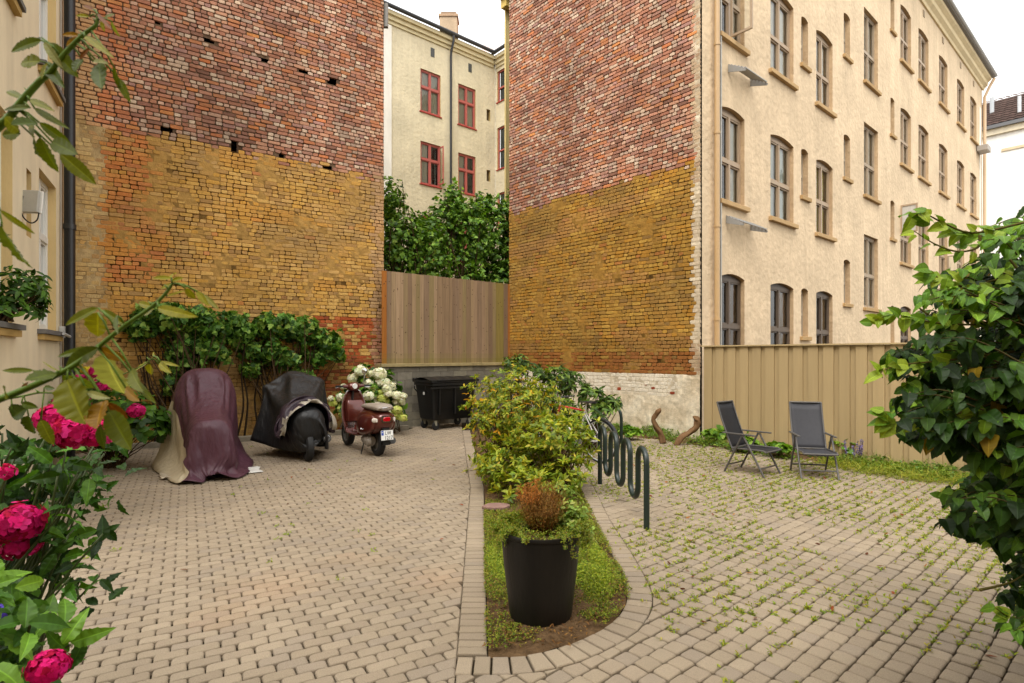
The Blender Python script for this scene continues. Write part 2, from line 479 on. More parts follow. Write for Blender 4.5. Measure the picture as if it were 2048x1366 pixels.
def clip(poly, p, n):
    out = []
    for i in range(len(poly)):
        a, b = poly[i], poly[(i + 1) % len(poly)]
        da, db = (a - p).dot(n), (b - p).dot(n)
        if da >= 0: out.append(a)
        if (da >= 0) != (db >= 0): out.append(a + (b - a) * (da / (da - db)))
    return out
def area(poly): return abs(sum(a.x * b.y - b.x * a.y for a, b in zip(poly, poly[1:] + poly[:1]))) / 2
def stone(mb, poly, c, zt=0.0, inset=.009, tilt=.002, h=.04, gap=.0021):
    ce = sum(poly, Vector((0, 0))) / len(poly)
    r = max((p - ce).length for p in poly)
    tx, ty = random.uniform(-tilt, tilt) / r, random.uniform(-tilt, tilt) / r
    n = len(poly)
    o = [ce + (p - ce) * (1 - gap / r * 1.6) for p in poly]
    i1 = [ce + (p - ce) * (1 - (gap + inset * .45) / r * 1.4) for p in poly]
    i2 = [ce + (p - ce) * (1 - (gap + inset) / r * 1.6) for p in poly]
    z = lambda q, d: zt + (q.x - ce.x) * tx + (q.y - ce.y) * ty - d
    vs = [(q.x, q.y, zt - h) for q in o] + [(q.x, q.y, z(q, .009)) for q in o] + [(q.x, q.y, z(q, .003)) for q in i1] + [(q.x, q.y, z(q, 0)) for q in i2]
    fs = []
    for k in range(n):
        k2 = (k + 1) % n
        for l in (0, 1, 2): fs.append((l * n + k, l * n + k2, (l + 1) * n + k2, (l + 1) * n + k))
    fs.append(tuple(3 * n + k for k in range(n)))
    mb.add(vs, fs, c)
def rect(cx, cy, ux, uy, l, w, cut=.020):
    u = Vector((ux, uy)); v = Vector((-uy, ux)); c = Vector((cx, cy)); hl, hw = l / 2, w / 2
    j = lambda: random.uniform(-.0025, .0025)
    P = []
    for (a, b) in ((-1, -1), (1, -1), (1, 1), (-1, 1)):
        if (a, b) in ((-1, -1), (1, 1)): seq = [(a * hl, b * (hw - cut)), (a * (hl - cut * .3), b * (hw - cut * .3)), (a * (hl - cut), b * hw)]
        else: seq = [(a * (hl - cut), b * hw), (a * (hl - cut * .3), b * (hw - cut * .3)), (a * hl, b * (hw - cut))]
        for p in seq: P.append(c + u * (p[0] + j()) + v * (p[1] + j()))
    return P
PAV = ['#8b7d69', '#8e806c', '#887a67', '#90826e', '#8a7c69', '#877a69']
def pav_col(x, y, rust=True):
    c = Vector(lin(random.choice(PAV))) * random.uniform(.95, 1.05)
    n = mnoise.noise(Vector((x * .8, y * .8, 3)))
    c *= 1 + .12 * n
    if rust:
        r = mnoise.noise(Vector((x * 1.3, y * 1.3, 11)))
        for (rx, ry, rr) in ((-1.75, 4.15, .45), (-1.9, 3.65, .25), (-1.3, 5.0, .5), (-.55, 4.3, .35)):
            d = math.hypot(x - rx, y - ry)
            if d < rr and r > -.25: c = c.lerp(Vector(lin('#a37850')), .17 * (1 - d / rr) + .02)
    return tuple(c)
kerb_a, kerb_b = Vector((-6.95, 10.10)), Vector((-2.33, 12.83))
kd = (kerb_b - kerb_a).normalized(); kn = Vector((kd.y, -kd.x))          # towards the camera
mb = MB()
# left field: running bond 200 x 100
ang = math.radians(30.0); ux, uy = math.cos(ang), math.sin(ang)
def lout(Y): return left_in(Y) - EW
for r in range(-180, 225):
    off = .084 * (r % 2)
    for q in range(-75, 75):
        u = q * .168 + off + random.uniform(-.002, .002); v = r * .0875
        x = -2.0 + u * ux - v * uy; y = 6.0 + u * uy + v * ux
        if y < 1.6 or y > 16.5 or x < -.92 * y - .45: continue
        lx = lout(y)
        if x > lx + .12: 
            continue
        c = Vector((x, y))
        dk = (c - kerb_a).dot(kn)
        if x < -2.3 and dk < -.02: continue
        if x >= -2.45:
            db = (x - BW.o[0]) * BW.n[0] + (y - BW.o[1]) * BW.n[1]
            if db < .05: continue
        dl = (x - LF.o[0]) * LF.n[0] + (y - LF.o[1]) * LF.n[1]
        if dl < .1: continue
        P = rect(x, y, ux, uy, .1665, .086, .015)
        if x > lx - .14:
            d = Vector((left_in(y + .1) - left_in(y - .1), .2)).normalized()
            P = clip(P, Vector((lx + .002, y)), Vector((-d.y, d.x)))
            if len(P) < 3 or area(P) < .0015: continue
        if x < -2.3 and dk < .14: 
            P = clip(P, kerb_a + kn * .012, kn)
            if len(P) < 3 or area(P) < .0015: continue
        stone(mb, P, pav_col(x, y), random.uniform(-.003, .0015) - (.004 if random.random() < .03 else 0), tilt=.003)
o = mb.build('paving', m_paver); tag(o, kind='structure')
# right field
mb = MB()
ang = math.radians(41.0); ux, uy = math.cos(ang), math.sin(ang)
joints = []
for r in range(-112, 136):
    off = random.uniform(0, .13)
    for q in range(-75, 112):
        u = q * .132 + off; v = r * .114
        x = 2.5 + u * ux - v * uy; y = 6.0 + u * uy + v * ux
        if y < 1.6 or y > 13 or x > .93 * y + .6 or x < -.5: continue
        c = Vector((x, y))
        bi = min(range(len(OUTER)), key=lambda i: (OUTER[i] - c).length_squared) if (x < 1.6) else None
        if x < lout(y) - .004 - .1: continue
        dr = (x - RB.o[0]) * RB.n[0] + (y - RB.o[1]) * RB.n[1]
        dt = (x - TF.o[0]) * TF.n[0] + (y - TF.o[1]) * TF.n[1]
        if dr < .42 or (x > 3.6 and dt < .32 + .12 * mnoise.noise(Vector((x, y, 0)))): continue
        P = rect(x, y, ux, uy, .1305, .1125, .017)
        if y < 3.4 and x < lout(y) + .15: P = clip(P, Vector((lout(y) + .004, y)), Vector((1, .055)).normalized())
        if bi is not None and y > 2.6:
            nn = normal_at(OUTER, bi); sd = (c - OUTER[bi]).dot(nn)
            if bi == 0 and x < -.31: sd = 1 if y < OUTER[0].y else -1
            if y > 3.1 and x < .6 and sd > 0 and x < 0: continue
            if sd < -.10: continue
            if sd < .11: P = clip(P, OUTER[bi] - nn * .001, nn)
        if len(P) < 3 or area(P) < .0012: continue
        stone(mb, P, pav_col(x, y, False), random.uniform(-.004, .002) - (.004 if random.random() < .04 else 0), tilt=.0035)
        joints.append((x - ux * .066 - (-uy) * .057, y - uy * .066 - ux * .057))
o = mb.build('paving', m_paver); tag(o, kind='structure')
# soldier-course edging
mb = MB()
Y = 3.20
while Y < 12.7:
    xi = left_in(Y); P = [Vector((xi - EW - .001, Y + .003)), Vector((xi, Y + .003)), Vector((left_in(Y + .083), Y + .081)), Vector((left_in(Y + .083) - EW + .002, Y + .081))]
    stone(mb, P, pav_col(xi, Y), .004 + random.uniform(-.002, .002), inset=.007); Y += .0845
RS = resample([tuple(p) for p in CS], .098)
for i in range(len(RS) - 1):
    a, b = RS[i], RS[i + 1]; na, nb_ = normal_at(RS, i), normal_at(RS, i + 1)
    if a.y > 12: break
    d = (b - a).normalized() * .004
    stone(mb, [a + d, b - d, b - d + nb_ * EW, a + d + na * EW][::-1], pav_col(a.x, a.y, False), .004 + random.uniform(-.003, .003), inset=.008)
tag(mb.build('paving_edge', m_paver), kind='structure')
# soil of the bed: lumpy sheet
mb = MB(); rows = []
NY = 90
for i in range(NY + 1):
    Y = 3.2 + (12.6 - 3.2) * (i / NY) ** 1.3
    xl = left_in(Y) + .005
    xr = min([p.x for p in CS if abs(p.y - Y) < .35 and p.x > .0] or [.9]) if Y > 4.1 else None
    if xr is None:
        xr = xl
        for a, b in zip(CS[:-1], CS[1:]):
            if min(a.y, b.y) - 1e-6 <= Y <= max(a.y, b.y) and abs(b.y - a.y) > 1e-6: xr = max(xr, a.x + (b.x - a.x) * (Y - a.y) / (b.y - a.y))
    row = []
    for k in range(25):
        x = xl + (xr - .004 - xl) * k / 24
        e = min(k, 24 - k) / 12
        row.append((x, Y, -.012 + .05 * min(1, e * 1.5) * min(1, i / 8) + .022 * mnoise.noise(Vector((x * 6, Y * 6, 0))) + .008 * mnoise.noise(Vector((x * 22, Y * 22, 4)))))
    rows.append(row)
mb.loft(rows, close=False)
bed = mb.build('soil_bed', m_soil, smooth=True); tag(bed, kind='structure')
# soil strips along the walls
mb = MB()
def strip(p0, p1, n, w, z=.01, seg=60, back=.1):
    rows = []
    for i in range(seg + 1):
        a = Vector(p0).lerp(Vector(p1), i / seg); row = []
        for k in range(7):
            wv = w * (1 + .25 * mnoise.noise(Vector((a.x * 1.5, a.y * 1.5, 7))))
            q = a + Vector(n) * (-back + (wv + back) * k / 6)
            row.append((q.x, q.y, z * (1 if k < 6 else -1.5) + .02 * mnoise.noise(Vector((q.x * 4, q.y * 4, 2)))))
        rows.append(row)
    mb.loft(rows, close=False)
c0 = RB.P(0, 0)[:2]; c1 = RB.P(5.7, 0)[:2]
strip(c1, c0, RB.n, .62); strip(TF.P(0, 0)[:2], TF.P(9, 0)[:2], TF.n, .42)
strip(LB.P(0, 0)[:2], LB.P(5.7, 0)[:2], LB.n, .42 if False else .30, .02)
tag(mb.build('soil_bed', m_soil, smooth=True), kind='structure')
# kerb
root = MB()
L = (kerb_b - kerb_a).length; s = 0
while s < L:
    l = min(random.uniform(.8, 1.1), L - s)
    if l < .1: break
    a = kerb_a + kd * (s + .006)
    b = kerb_a + kd * (s + l - .006)
    vs = []
    for q in (a, b, b - kn * .13, a - kn * .13): vs.append((q.x, q.y, -.03))
    for q in (a, b, b - kn * .13, a - kn * .13): vs.append((q.x, q.y, .10))
    root.add(vs, [(0, 3, 2, 1), (4, 5, 6, 7), (0, 1, 5, 4), (1, 2, 6, 5), (2, 3, 7, 6), (3, 0, 4, 7)], tuple(Vector(lin('#7d7464')) * random.uniform(.85, 1.1)))
    s += l
o = root.build('kerb', m_stone); bevel(o, .012, 2); tag(o, kind='structure')

# ================================================================ BRICK WALLS
PITCH = .079
def brick_wall(fc, T0, T1, Z0, Z1, colfn, holes, parent, mort_fn, name='brick_wall', cut=None):
    mb = MB(); pitch = PITCH; nrow = int((Z1 - Z0) / pitch)
    inh = lambda t, z: any(a < t < b and c < z < d for a, b, c, d in holes)
    for r in range(nrow):
        z0 = Z0 + r * pitch; t = T0 + (random.uniform(-.12, 0))
        head = (r % 3 == 1)
        while t < T1:
            if head: l = .122 if random.random() < .9 else .235
            else: l = .235 if random.random() < .55 else .122
            l *= random.uniform(.93, 1.06)
            a, b = max(t, T0), min(t + l, T1); t += l
            if b - a < .03: continue
            zm = z0 + pitch / 2
            if inh((a + b) / 2, zm): continue
            info = colfn((a + b) / 2, zm, l < .16)
            if info is None: continue
            c, jd, joint = info
            j = joint / 2; f = random.uniform(-jd, jd)
            if random.random() < .012: f -= .012
            jj = lambda k=.0048: random.uniform(-k, k)
            wob = .013 * mnoise.noise(Vector((a * 2.2, z0 * 1.2, 1)))
            A, B, C_, D_ = (a + j + jj(), z0 + j + jj() + wob), (b - j + jj(), z0 + j + jj() + wob), (b - j + jj(), z0 + pitch - j + jj() + wob), (a + j + jj(), z0 + pitch - j + jj() + wob)
            # rounded worn corners: 8-point outline
            o8 = []
            q = [A, B, C_, D_]
            for i in range(4):
                p, nx, pv = q[i], q[(i + 1) % 4], q[i - 1]
                for tgt in (pv, nx):
                    d = math.hypot(tgt[0] - p[0], tgt[1] - p[1]); k = random.uniform(.006, .022) / max(d, .01)
                    o8.append((p[0] + (tgt[0] - p[0]) * k, p[1] + (tgt[1] - p[1]) * k))
            ce = ((a + b) / 2, zm); hl = (b - a) / 2; hh = pitch / 2
            ins = lambda p, e: (ce[0] + (p[0] - ce[0]) * (1 - e / hl), ce[1] + (p[1] - ce[1]) * (1 - e / hh))
            tl = jj(.003); tz = jj(.002)
            vs = [fc.P(p[0], p[1], -.05) for p in o8] + [fc.P(*ins(p, .001), f - .005 + tl * (p[0] - ce[0]) / hl) for p in o8] + [fc.P(*ins(p, .006), f + tl * (p[0] - ce[0]) / hl + tz * (p[1] - ce[1]) / hh) for p in o8]
            fs = []
            for k in range(8):
                k2 = (k + 1) % 8
                fs += [(k, k2, 8 + k2, 8 + k), (8 + k, 8 + k2, 16 + k2, 16 + k)]
            fs.append(tuple(range(16, 24)))
            mb.add(vs, fs, c)
    wall = mb.build(name, m_brick, parent)
    # mortar bed, a rough recessed sheet
    mm = MB(); nt_, nz_ = int((T1 - T0) / .10), int((Z1 - Z0) / PITCH)
    dt, dz = (T1 - T0) / nt_, (Z1 - Z0) / nz_
    N = [[mort_fn(T0 + i * dt, Z0 + k * dz)[1] + random.uniform(-.003, .003) for k in range(nz_ + 1)] for i in range(nt_ + 1)]
    for i in range(nt_):
        for k in range(nz_):
            ta, tb, za, zb = T0 + i * dt, T0 + (i + 1) * dt, Z0 + k * dz, Z0 + (k + 1) * dz
            if inh((ta + tb) / 2, (za + zb) / 2): continue
            mm.add([fc.P(ta, za, N[i][k]), fc.P(tb, za, N[i+1][k]), fc.P(tb, zb, N[i+1][k+1]), fc.P(ta, zb, N[i][k+1])], [(0, 1, 2, 3)], mort_fn((ta + tb) / 2, (za + zb) / 2)[0])
    mm.build('mortar', m_mortar, wall)
    for (a, b, c, d) in holes:
        dk = MB(); a, b, c, d = a - .06, b + .06, c - .05, d + .05
        dk.add([fc.P(a, c, -.03), fc.P(b, c, -.03), fc.P(b, d, -.03), fc.P(a, d, -.03), fc.P(a, c, -.3), fc.P(b, c, -.3), fc.P(b, d, -.3), fc.P(a, d, -.3)],
               [(0, 1, 5, 4), (1, 2, 6, 5), (2, 3, 7, 6), (3, 0, 4, 7), (4, 5, 6, 7)], lin('#3a2a20'))
        dk.build('putlog_hole', m_mortar, wall)
    return wall
def mix(a, b, k): return tuple(x + (y - x) * k for x, y in zip(a, b))
RED = ['#a9745c', '#9a6650', '#b58068', '#8f6454', '#b98a6e', '#9d7464', '#b0744e', '#a87258', '#a07a70']
GREY = ['#c2ab96', '#b09a86', '#c9b49c', '#a8917f', '#cfb89e', '#bd9a84', '#c4a088']
ORA = ['#c47a44', '#bd6e3e', '#ca8648', '#bf7448']
OCH = ['#bd9450', '#c49a52', '#b68c4c', '#c0944c', '#c8a05c', '#b38c50', '#ba9052', '#c29b5e', '#ad8650', '#bf9146']
OCH2 = ['#a07a36', '#a88038', '#9a7434', '#a87a32', '#987438', '#ac863e', '#9c7438', '#a2752e']
def rc(l): return lin(random.choice(l))
def redbrick(head, t, z, seed):
    n = mnoise.noise(Vector((t * .35, z * .35, seed)))
    r = random.random()
    if head and r < .58: c = rc(GREY)
    elif r < .07 + max(0, n) * .15: c = mix(rc(ORA), lin('#b07450'), random.random() * .6)
    elif r < .17: c = rc(GREY)
    elif r < .24: c = lin('#755244')
    else: c = rc(RED)
    c = mix(c, lin('#a07760'), random.uniform(.08, .42))
    w = mnoise.noise(Vector((t * .45 + seed, z * .22, seed))) + .5 * mnoise.noise(Vector((t * 1.6, z * .9, seed)))
    return tuple(x * (1 + .30 * w) for x in c)
def left_col(t, z, head):      # t from the right edge (0) to the left (5.76)
    lim = 5.84 + .12 * mnoise.noise(Vector((t * 1.1, 0, 5))) + (.0 if t > .6 else -.06)
    W = 5.76 - t if False else t
    if z > lim + random.uniform(-.09, .09):
        c = redbrick(head, t, z, 2.0)
        if t > 4.9 + .3 * mnoise.noise(Vector((0, z * .8, 3))):
            c = mix(c, rc(ORA), .6 if random.random() < .7 else .1)
        if t > 5.4: c = mix(c, lin('#b39a70'), .6)
        if t < .30: c = mix(c, rc(ORA), .25)
        return c, .006, .014
    c = rc(OCH)
    n = mnoise.noise(Vector((t * .8, z * .8, 8))); n2 = mnoise.noise(Vector((t * .5 + 9, z * 1.6, 8)))
    if random.random() < .012: c = mix(rc(ORA), c, .4)
    if random.random() < .05: c = mix(lin('#8f6f48'), c, .3)
    c = tuple(q * (1 + .22 * n2) for q in c)
    if z > lim - .35: c = mix(c, lin('#9c7a50'), random.random() * .6)
    if t > 4.55 + .35 * mnoise.noise(Vector((0, z * .9, 3))) and t < 5.45 and z > 3.0:
        c = mix(c, rc(ORA), .75 if random.random() < .7 else .2)
    if t > 5.35: c = mix(c, rc(['#b79c6a', '#a98d5e', '#bfa878', '#a48a60']), .75)
    if n > .15: c = mix(c, lin('#967c54'), min(.45, n))
    if n2 > .2: c = mix(c, lin('#c08a3c'), .5)
    if z < 2.55 and t < 1.7 and random.random() < .75: c = rc(['#a8562e', '#9c4f2c', '#b0653a', '#8c4a30'])
    if z < 1.6: c = mix(c, lin('#5c4228'), .35)
    if t < .28: c = mix(c, lin('#a98c74'), .5)
    return c, .007, .008
def left_mort(t, z):
    n = mnoise.noise(Vector((t * 3, z * 3, 1)))
    lim = 5.84 + .12 * mnoise.noise(Vector((t * 1.1, 0, 5)))
    if z > lim: return mix(lin('#4f3d30'), lin('#6f5a46'), .5 + n), -.022 + .004 * n
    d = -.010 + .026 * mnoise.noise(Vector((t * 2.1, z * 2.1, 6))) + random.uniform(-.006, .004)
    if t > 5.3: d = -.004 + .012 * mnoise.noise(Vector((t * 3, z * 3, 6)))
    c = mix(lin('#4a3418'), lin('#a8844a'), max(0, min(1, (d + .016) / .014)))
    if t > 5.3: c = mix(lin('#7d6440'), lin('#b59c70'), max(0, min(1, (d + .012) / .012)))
    return c, min(d, .003)
# left building: brick gable and plaster facade
left_bld = empty('apartment_building', LF.P(0, 0), 0, 'left building with a pale plaster front and a tall ochre and red brick gable', 'building')
def setp(o, root):
    o.parent = root; o.matrix_parent_inverse = root.matrix_world.inverted() if False else Matrix.Translation(-Vector(root.location))
    return o
class Part:  # tiny proxy: children are modelled in world space
    pass
left_bld.location = (0, 0, 0)
holes = []
for (x, y) in ((333, 260), (468, 287), (563, 312), (658, 334), (310, 43), (420, 80), (527, 118), (607, 143), (665, 162)):
    t, z = LB.hit(x, y)
    holes.append((t - .09, t + .09, z - .062, z + .062))
t, z = LB.hit(468, 287); holes.append((t - .10, t + .03, z - .16, z - .05))
lw = brick_wall(LB, 0, 5.78, -.05, 11.6, left_col, holes, left_bld, left_mort)

# ---- right building
right_bld = empty('apartment_building', (0, 0, 0), 0, 'cream apartment building on the right with rows of arched windows and a brick gable', 'building')
def right_col(t, z, head):
    lim = 5.58 + .10 * mnoise.noise(Vector((t * .9, 0, 15)))
    edge = .16 + .10 * mnoise.noise(Vector((0, z * 1.7, 4))) + .06 * mnoise.noise(Vector((0, z * 6, 4)))
    if z < 1.29 + .02 * mnoise.noise(Vector((t * 4, 0, 1))):
        if z < .80 + .16 * mnoise.noise(Vector((t * .9, 0, 31))) or t < .5: return None
        c = mix(lin('#ddd3c0'), lin('#cabda6'), random.random() * .6)
        if random.random() < .02: c = lin('#9a4a30')
        return c, .003, .006
    if t < edge:
        if 1.9 < z < 5.2: return mix(lin('#cfc0a6'), lin('#b09a80'), random.random() * .6), .003, .008
        return mix(lin('#b8a283'), lin('#a3876c'), random.random()), .003, .008
    if z > lim + random.uniform(-.07, .07):
        return redbrick(head, t, z, 12.0), .006, .014
    c = rc(OCH2)
    n = mnoise.noise(Vector((t * .7, z * .7, 28))); n2 = mnoise.noise(Vector((t * .4 + 9, z * 1.9, 28)))
    if random.random() < .03: c = lin('#a06a36')
    c = tuple(q * (1 + .22 * n2) for q in c)
    if random.random() < .05: c = lin('#866638')
    if n > .1: c = mix(c, lin('#846a3e'), min(.5, n * 1.2))
    if n2 > .2: c = mix(c, lin('#9a7048'), .45)
    if z < 1.75 and random.random() < .7: c = mix(c, lin('#98552c'), .7)
    if z < 2.1: c = mix(c, lin('#5e4524'), .3)
    return c, .006, .009
def right_mort(t, z):
    n = mnoise.noise(Vector((t * 3, z * 3, 21)))
    if z < 1.29:
        if z < .85 or t < .5: return mix(lin('#d6cab2'), lin('#bdac90'), .5 + n), .004 - .002 * n
        return lin('#bcae96'), -.003
    edge = .16
    if t < edge: return mix(lin('#a08c70'), lin('#c9bba2'), .5 + n), -.002
    if z > 5.58: return mix(lin('#46352a'), lin('#6a523e'), .5 + n), -.022 + .003 * n
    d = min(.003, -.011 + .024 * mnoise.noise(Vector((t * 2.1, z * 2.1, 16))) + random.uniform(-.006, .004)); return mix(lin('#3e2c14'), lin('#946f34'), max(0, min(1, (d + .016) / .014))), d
rw = brick_wall(RB, 0, 5.73, -.05, 13.6, right_col, [], right_bld, right_mort)
for (x, y, w_, h_) in ((1306, 776, .055, .03), (1345, 786, .09, .028), (1292, 770, .05, .01)):
    mb = MB(); t, z = RB.hit(x, y); pts = []
    for k in range(9):
        a = 2 * math.pi * k / 9; r = random.uniform(.6, 1.1)
        pts.append(RB.P(t + w_ * r * math.cos(a), z + h_ * r * math.sin(a), .0085))
    mb.add(pts, [tuple(range(9))], lin('#8d4028')); mb.build('exposed_brick', m_brick, rw)

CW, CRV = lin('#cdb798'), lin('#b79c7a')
TAUPE = lin('#a08a70'); TAUPED = lin('#5a4c3e')
tx = lambda x: CX.hit(x, 700)[0]
main = [(1441, 1489), (1541, 1587), (1632.5, 1669), (1801, 1822), (1837, 1857), (1878, 1895), (1914, 1928.5), (1940.5, 1953)]
rows4 = [1.40, 4.93, 8.38, 12.0]
colsW = []; wins = []
for i, (a, b) in enumerate(main):
    t0, t1 = tx(a), tx(b); ops = []
    if i == 2: t1 = t0 + 1.12
    for r, z in enumerate(rows4):
        ops.append((z, z + 2.03, .085)); wins.append(('main', i, r, t0, t1, z, z + 2.03, .085))
    colsW.append((t0, t1, ops))
def addcol(a, b, lst, kind, rise, width=None):
    t0, t1 = tx(a), tx(b)
    if width: t1 = t0 + width
    colsW.append((t0, t1, [(z0, z1, rise) for z0, z1 in lst]))
    for r, (z0, z1) in enumerate(lst): wins.append((kind, 0, r, t0, t1, z0, z1, rise))
addcol(1602.5, 1617, [(2.16, 3.41), (5.74, 6.98), (9.10, 10.36), (12.6, 13.8)], 'nar', .06, .42)
addcol(1687.5, 1704, [(3.18, 4.47), (6.81, 8.09), (10.33, 11.6)], 'nar', .06, .5)
addcol(1728, 1764, [(3.15, 5.42), (6.62, 8.87), (10.12, 12.4)], 'stair', 0, 1.28)
addcol(1781, 1791, [(2.1, 3.37), (5.63, 6.93), (9.13, 10.4), (12.65, 13.9)], 'nar', .06, .42)
for (x, y) in ((1845.6, 22.8), (1884, 74), (1919.7, 118.6), (1946, 155)):
    pass
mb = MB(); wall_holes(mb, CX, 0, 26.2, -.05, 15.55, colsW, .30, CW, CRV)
mb.build('wall', m_stucco, right_bld)
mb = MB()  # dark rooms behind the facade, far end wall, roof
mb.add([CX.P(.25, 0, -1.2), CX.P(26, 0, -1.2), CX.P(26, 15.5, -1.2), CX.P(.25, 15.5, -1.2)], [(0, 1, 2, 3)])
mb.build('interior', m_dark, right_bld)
mb = MB()
mb.add([CX.P(26.2, -.05, 0), CX.P(26.2, -.05, -9), CX.P(26.2, 15.55, -9), CX.P(26.2, 15.55, 0)], [(0, 1, 2, 3)], CW)
mb.build('end_wall', m_stucco, right_bld)
mb = MB()
prof = [(0, 15.02), (.06, 15.02), (.09, 15.12), (.20, 15.22), (.22, 15.36), (.34, 15.46), (.36, 15.56), (0, 15.56)]
mb.loft([[CX.P(-.02, z, n) for n, z in prof], [CX.P(26.35, z, n) for n, z in prof]], lin('#d6c39c'))
mb.build('cornice', m_stucco_f, right_bld)
mb = MB(); prof = [(.36, 15.56), (.46, 15.56), (.50, 15.60), (.50, 15.66), (.30, 15.80), (.0, 16.0), (-3.5, 18.4), (-3.5, 15.6), (.0, 15.56)]
mb.loft([[CX.P(-.02, z, n) for n, z in prof], [CX.P(26.45, z, n) for n, z in prof]], lin('#7c7976'))
mb.build('roof', m_tile, right_bld)
mb = MB()
mb.tube([CX.P(-.02, 15.66, .50), CX.P(26.5, 15.66, .50)], .07, 10, lin('#8f8c88'))
mb.build('gutter', m_metal, right_bld)
mb = MB()
for (x, y) in ((1845.6, 22.8), (1884, 74), (1919.7, 118.6), (1946, 155)):
    mb = MB(); t, z = CX.hit(x, y); mb.box(t, t + .22, .0, .02, 14.62, 14.85, lin('#8a7350'), T=CX.T()); mb.build('vent', m_paint, right_bld)
WHT = lin('#c9c6bd'); 
for (kind, i, r, t0, t1, z0, z1, rise) in wins:
    if kind == 'main':
        cur = None; fc_ = TAUPE; 
        if r == 0: fc_ = TAUPED
        if i == 2 and r == 1: cur = ('full', lin('#b5a21e'))
        elif i == 0 and r >= 1: cur = ('right', lin('#e2dfd2'))
        elif i == 1 and r == 1: cur = ('full', lin('#cdd4cc'))
        elif i <= 2 and r >= 2: cur = ('full', lin('#dedacb'))
        elif r == 0: cur = ('right', lin('#8a6a3c'))
        elif i >= 3: cur = ('full', lin('#e2dfd4') if (i + r) % 3 else lin('#c5c1b4'))
        elif r >= 2: cur = ('sides', lin('#bdb9aa'))
        fr = window(CX, t0, t1, z0, z1, rise, .09, right_bld, fc_, 'cross', cur, .10, lin('#b2946a'), trans=.47)
    elif kind == 'nar':
        window(CX, t0, t1, z0, z1, rise, .13, right_bld, lin('#9f927f'), 'two', ('full', lin('#c5c1b5')), .08, lin('#a88a60'), proj=.07)
    else:
        window(CX, t0, t1, z0, z1, 0, .10, right_bld, lin('#9a8870'), 'cross', ('full', lin('#dddbd0')), .08, lin('#a88a60'), trans=.46)
# opened casement leaves
def casement(fc, t, z0, z1, w, col, fill=None, par=None):
    T = fc.T(); q = MB(); q.cur = col
    q.box(t - .02, t + .02, .0, w, z0, z0 + .05, T=T); q.box(t - .02, t + .02, .0, w, z1 - .05, z1, T=T)
    q.box(t - .02, t + .02, .0, .05, z0 + .05, z1 - .05, T=T); q.box(t - .02, t + .02, w - .05, w, z0 + .05, z1 - .05, T=T)
    o = q.build('casement', m_paint, par or right_bld)
    g = MB(); g.add([fc.P(t, z0 + .05, .05), fc.P(t, z0 + .05, w - .05), fc.P(t, z1 - .05, w - .05), fc.P(t, z1 - .05, .05)], [(0, 1, 2, 3)], lin('#b9b6ae'))
    g.build('pane', m_curtain if fill else m_glass, o)
casement(CX, tx(1801) + .02, 5.95, 6.92, .5, TAUPE, True)
casement(CX, tx(1441) + .42, 8.46, 9.7, .48, TAUPE)
casement(CX, tx(1895), 4.99, 5.9, .5, TAUPE)
# corner: downpipe, cable duct, plaster return
mb = MB(); c = lin('#b3946a')
tp = tx(1426)
mb.tube([CX.P(tp, 0, .09), CX.P(tp, 15.4, .09)], .055, 12, c)
for z in (2.4, 4.3, 6.2, 8.0, 9.9, 11.8): mb.tube([CX.P(tp, z, .09), CX.P(tp, z + .05, .09)], .066, 12, c)
auto_smooth(mb.build('downpipe', m_metal, right_bld))
mb = MB(); t = tx(1435.5)
mb.box(t - .03, t + .012, .004, .05, 0, 15, lin('#6a655c'), T=CX.T()); mb.box(t + .012, t + .04, .004, .07, 0, 15, lin('#a5a39c'), T=CX.T())
mb.build('cable_duct', m_metal, right_bld)
mb = MB(); te = 26.1
mb.tube([CX.P(te, 0, .12), CX.P(te, 14.6, .12), CX.P(te + .1, 15.1, .3), CX.P(te + .12, 15.45, .48)], .07, 10, lin('#c3a888'))
mb.build('downpipe', m_metal, right_bld)
mb = MB(); mb.box(25.55, 25.9, .003, .02, 0, 14, lin('#e4dccb'), T=CX.T()); mb.build('plaster_strip', m_stucco_f, right_bld)
t, z = CX.hit(1952, 297)
mb = MB(); mb.box(t, t + .75, .02, .45, z - .15, z + .12, lin('#9c948a'), T=CX.T()); bevel(mb.build('wall_lamp', m_metal, right_bld), .02)
# two grey slatted racks on the wall
for (xa, xb, y) in ((1456, 1500, 140), (1452, 1500, 442)):
    t0, zc = CX.hit(xa, y); t1, _ = CX.hit(xb, y)
    mb = MB(); c = lin('#8e8c88'); T = CX.T()
    for tt in (t0, t1):
        mb.add([CX.P(tt - .012, zc + .12, .01), CX.P(tt - .012, zc - .05, .01), CX.P(tt - .012, zc - .16, .38), CX.P(tt - .012, zc - .12, .40),
                CX.P(tt + .012, zc + .12, .01), CX.P(tt + .012, zc - .05, .01), CX.P(tt + .012, zc - .16, .38), CX.P(tt + .012, zc - .12, .40)],
               [(0, 1, 2, 3), (7, 6, 5, 4), (0, 3, 7, 4), (1, 5, 6, 2), (3, 2, 6, 7), (0, 4, 5, 1)], c)
    for k in range(5):
        n = .05 + k * .075; z = zc + .10 - n * .55
        mb.box(t0, t1, n, n + .035, z, z + .02, c, T=T)
    mb.build('drying_rack', m_metal, right_bld)
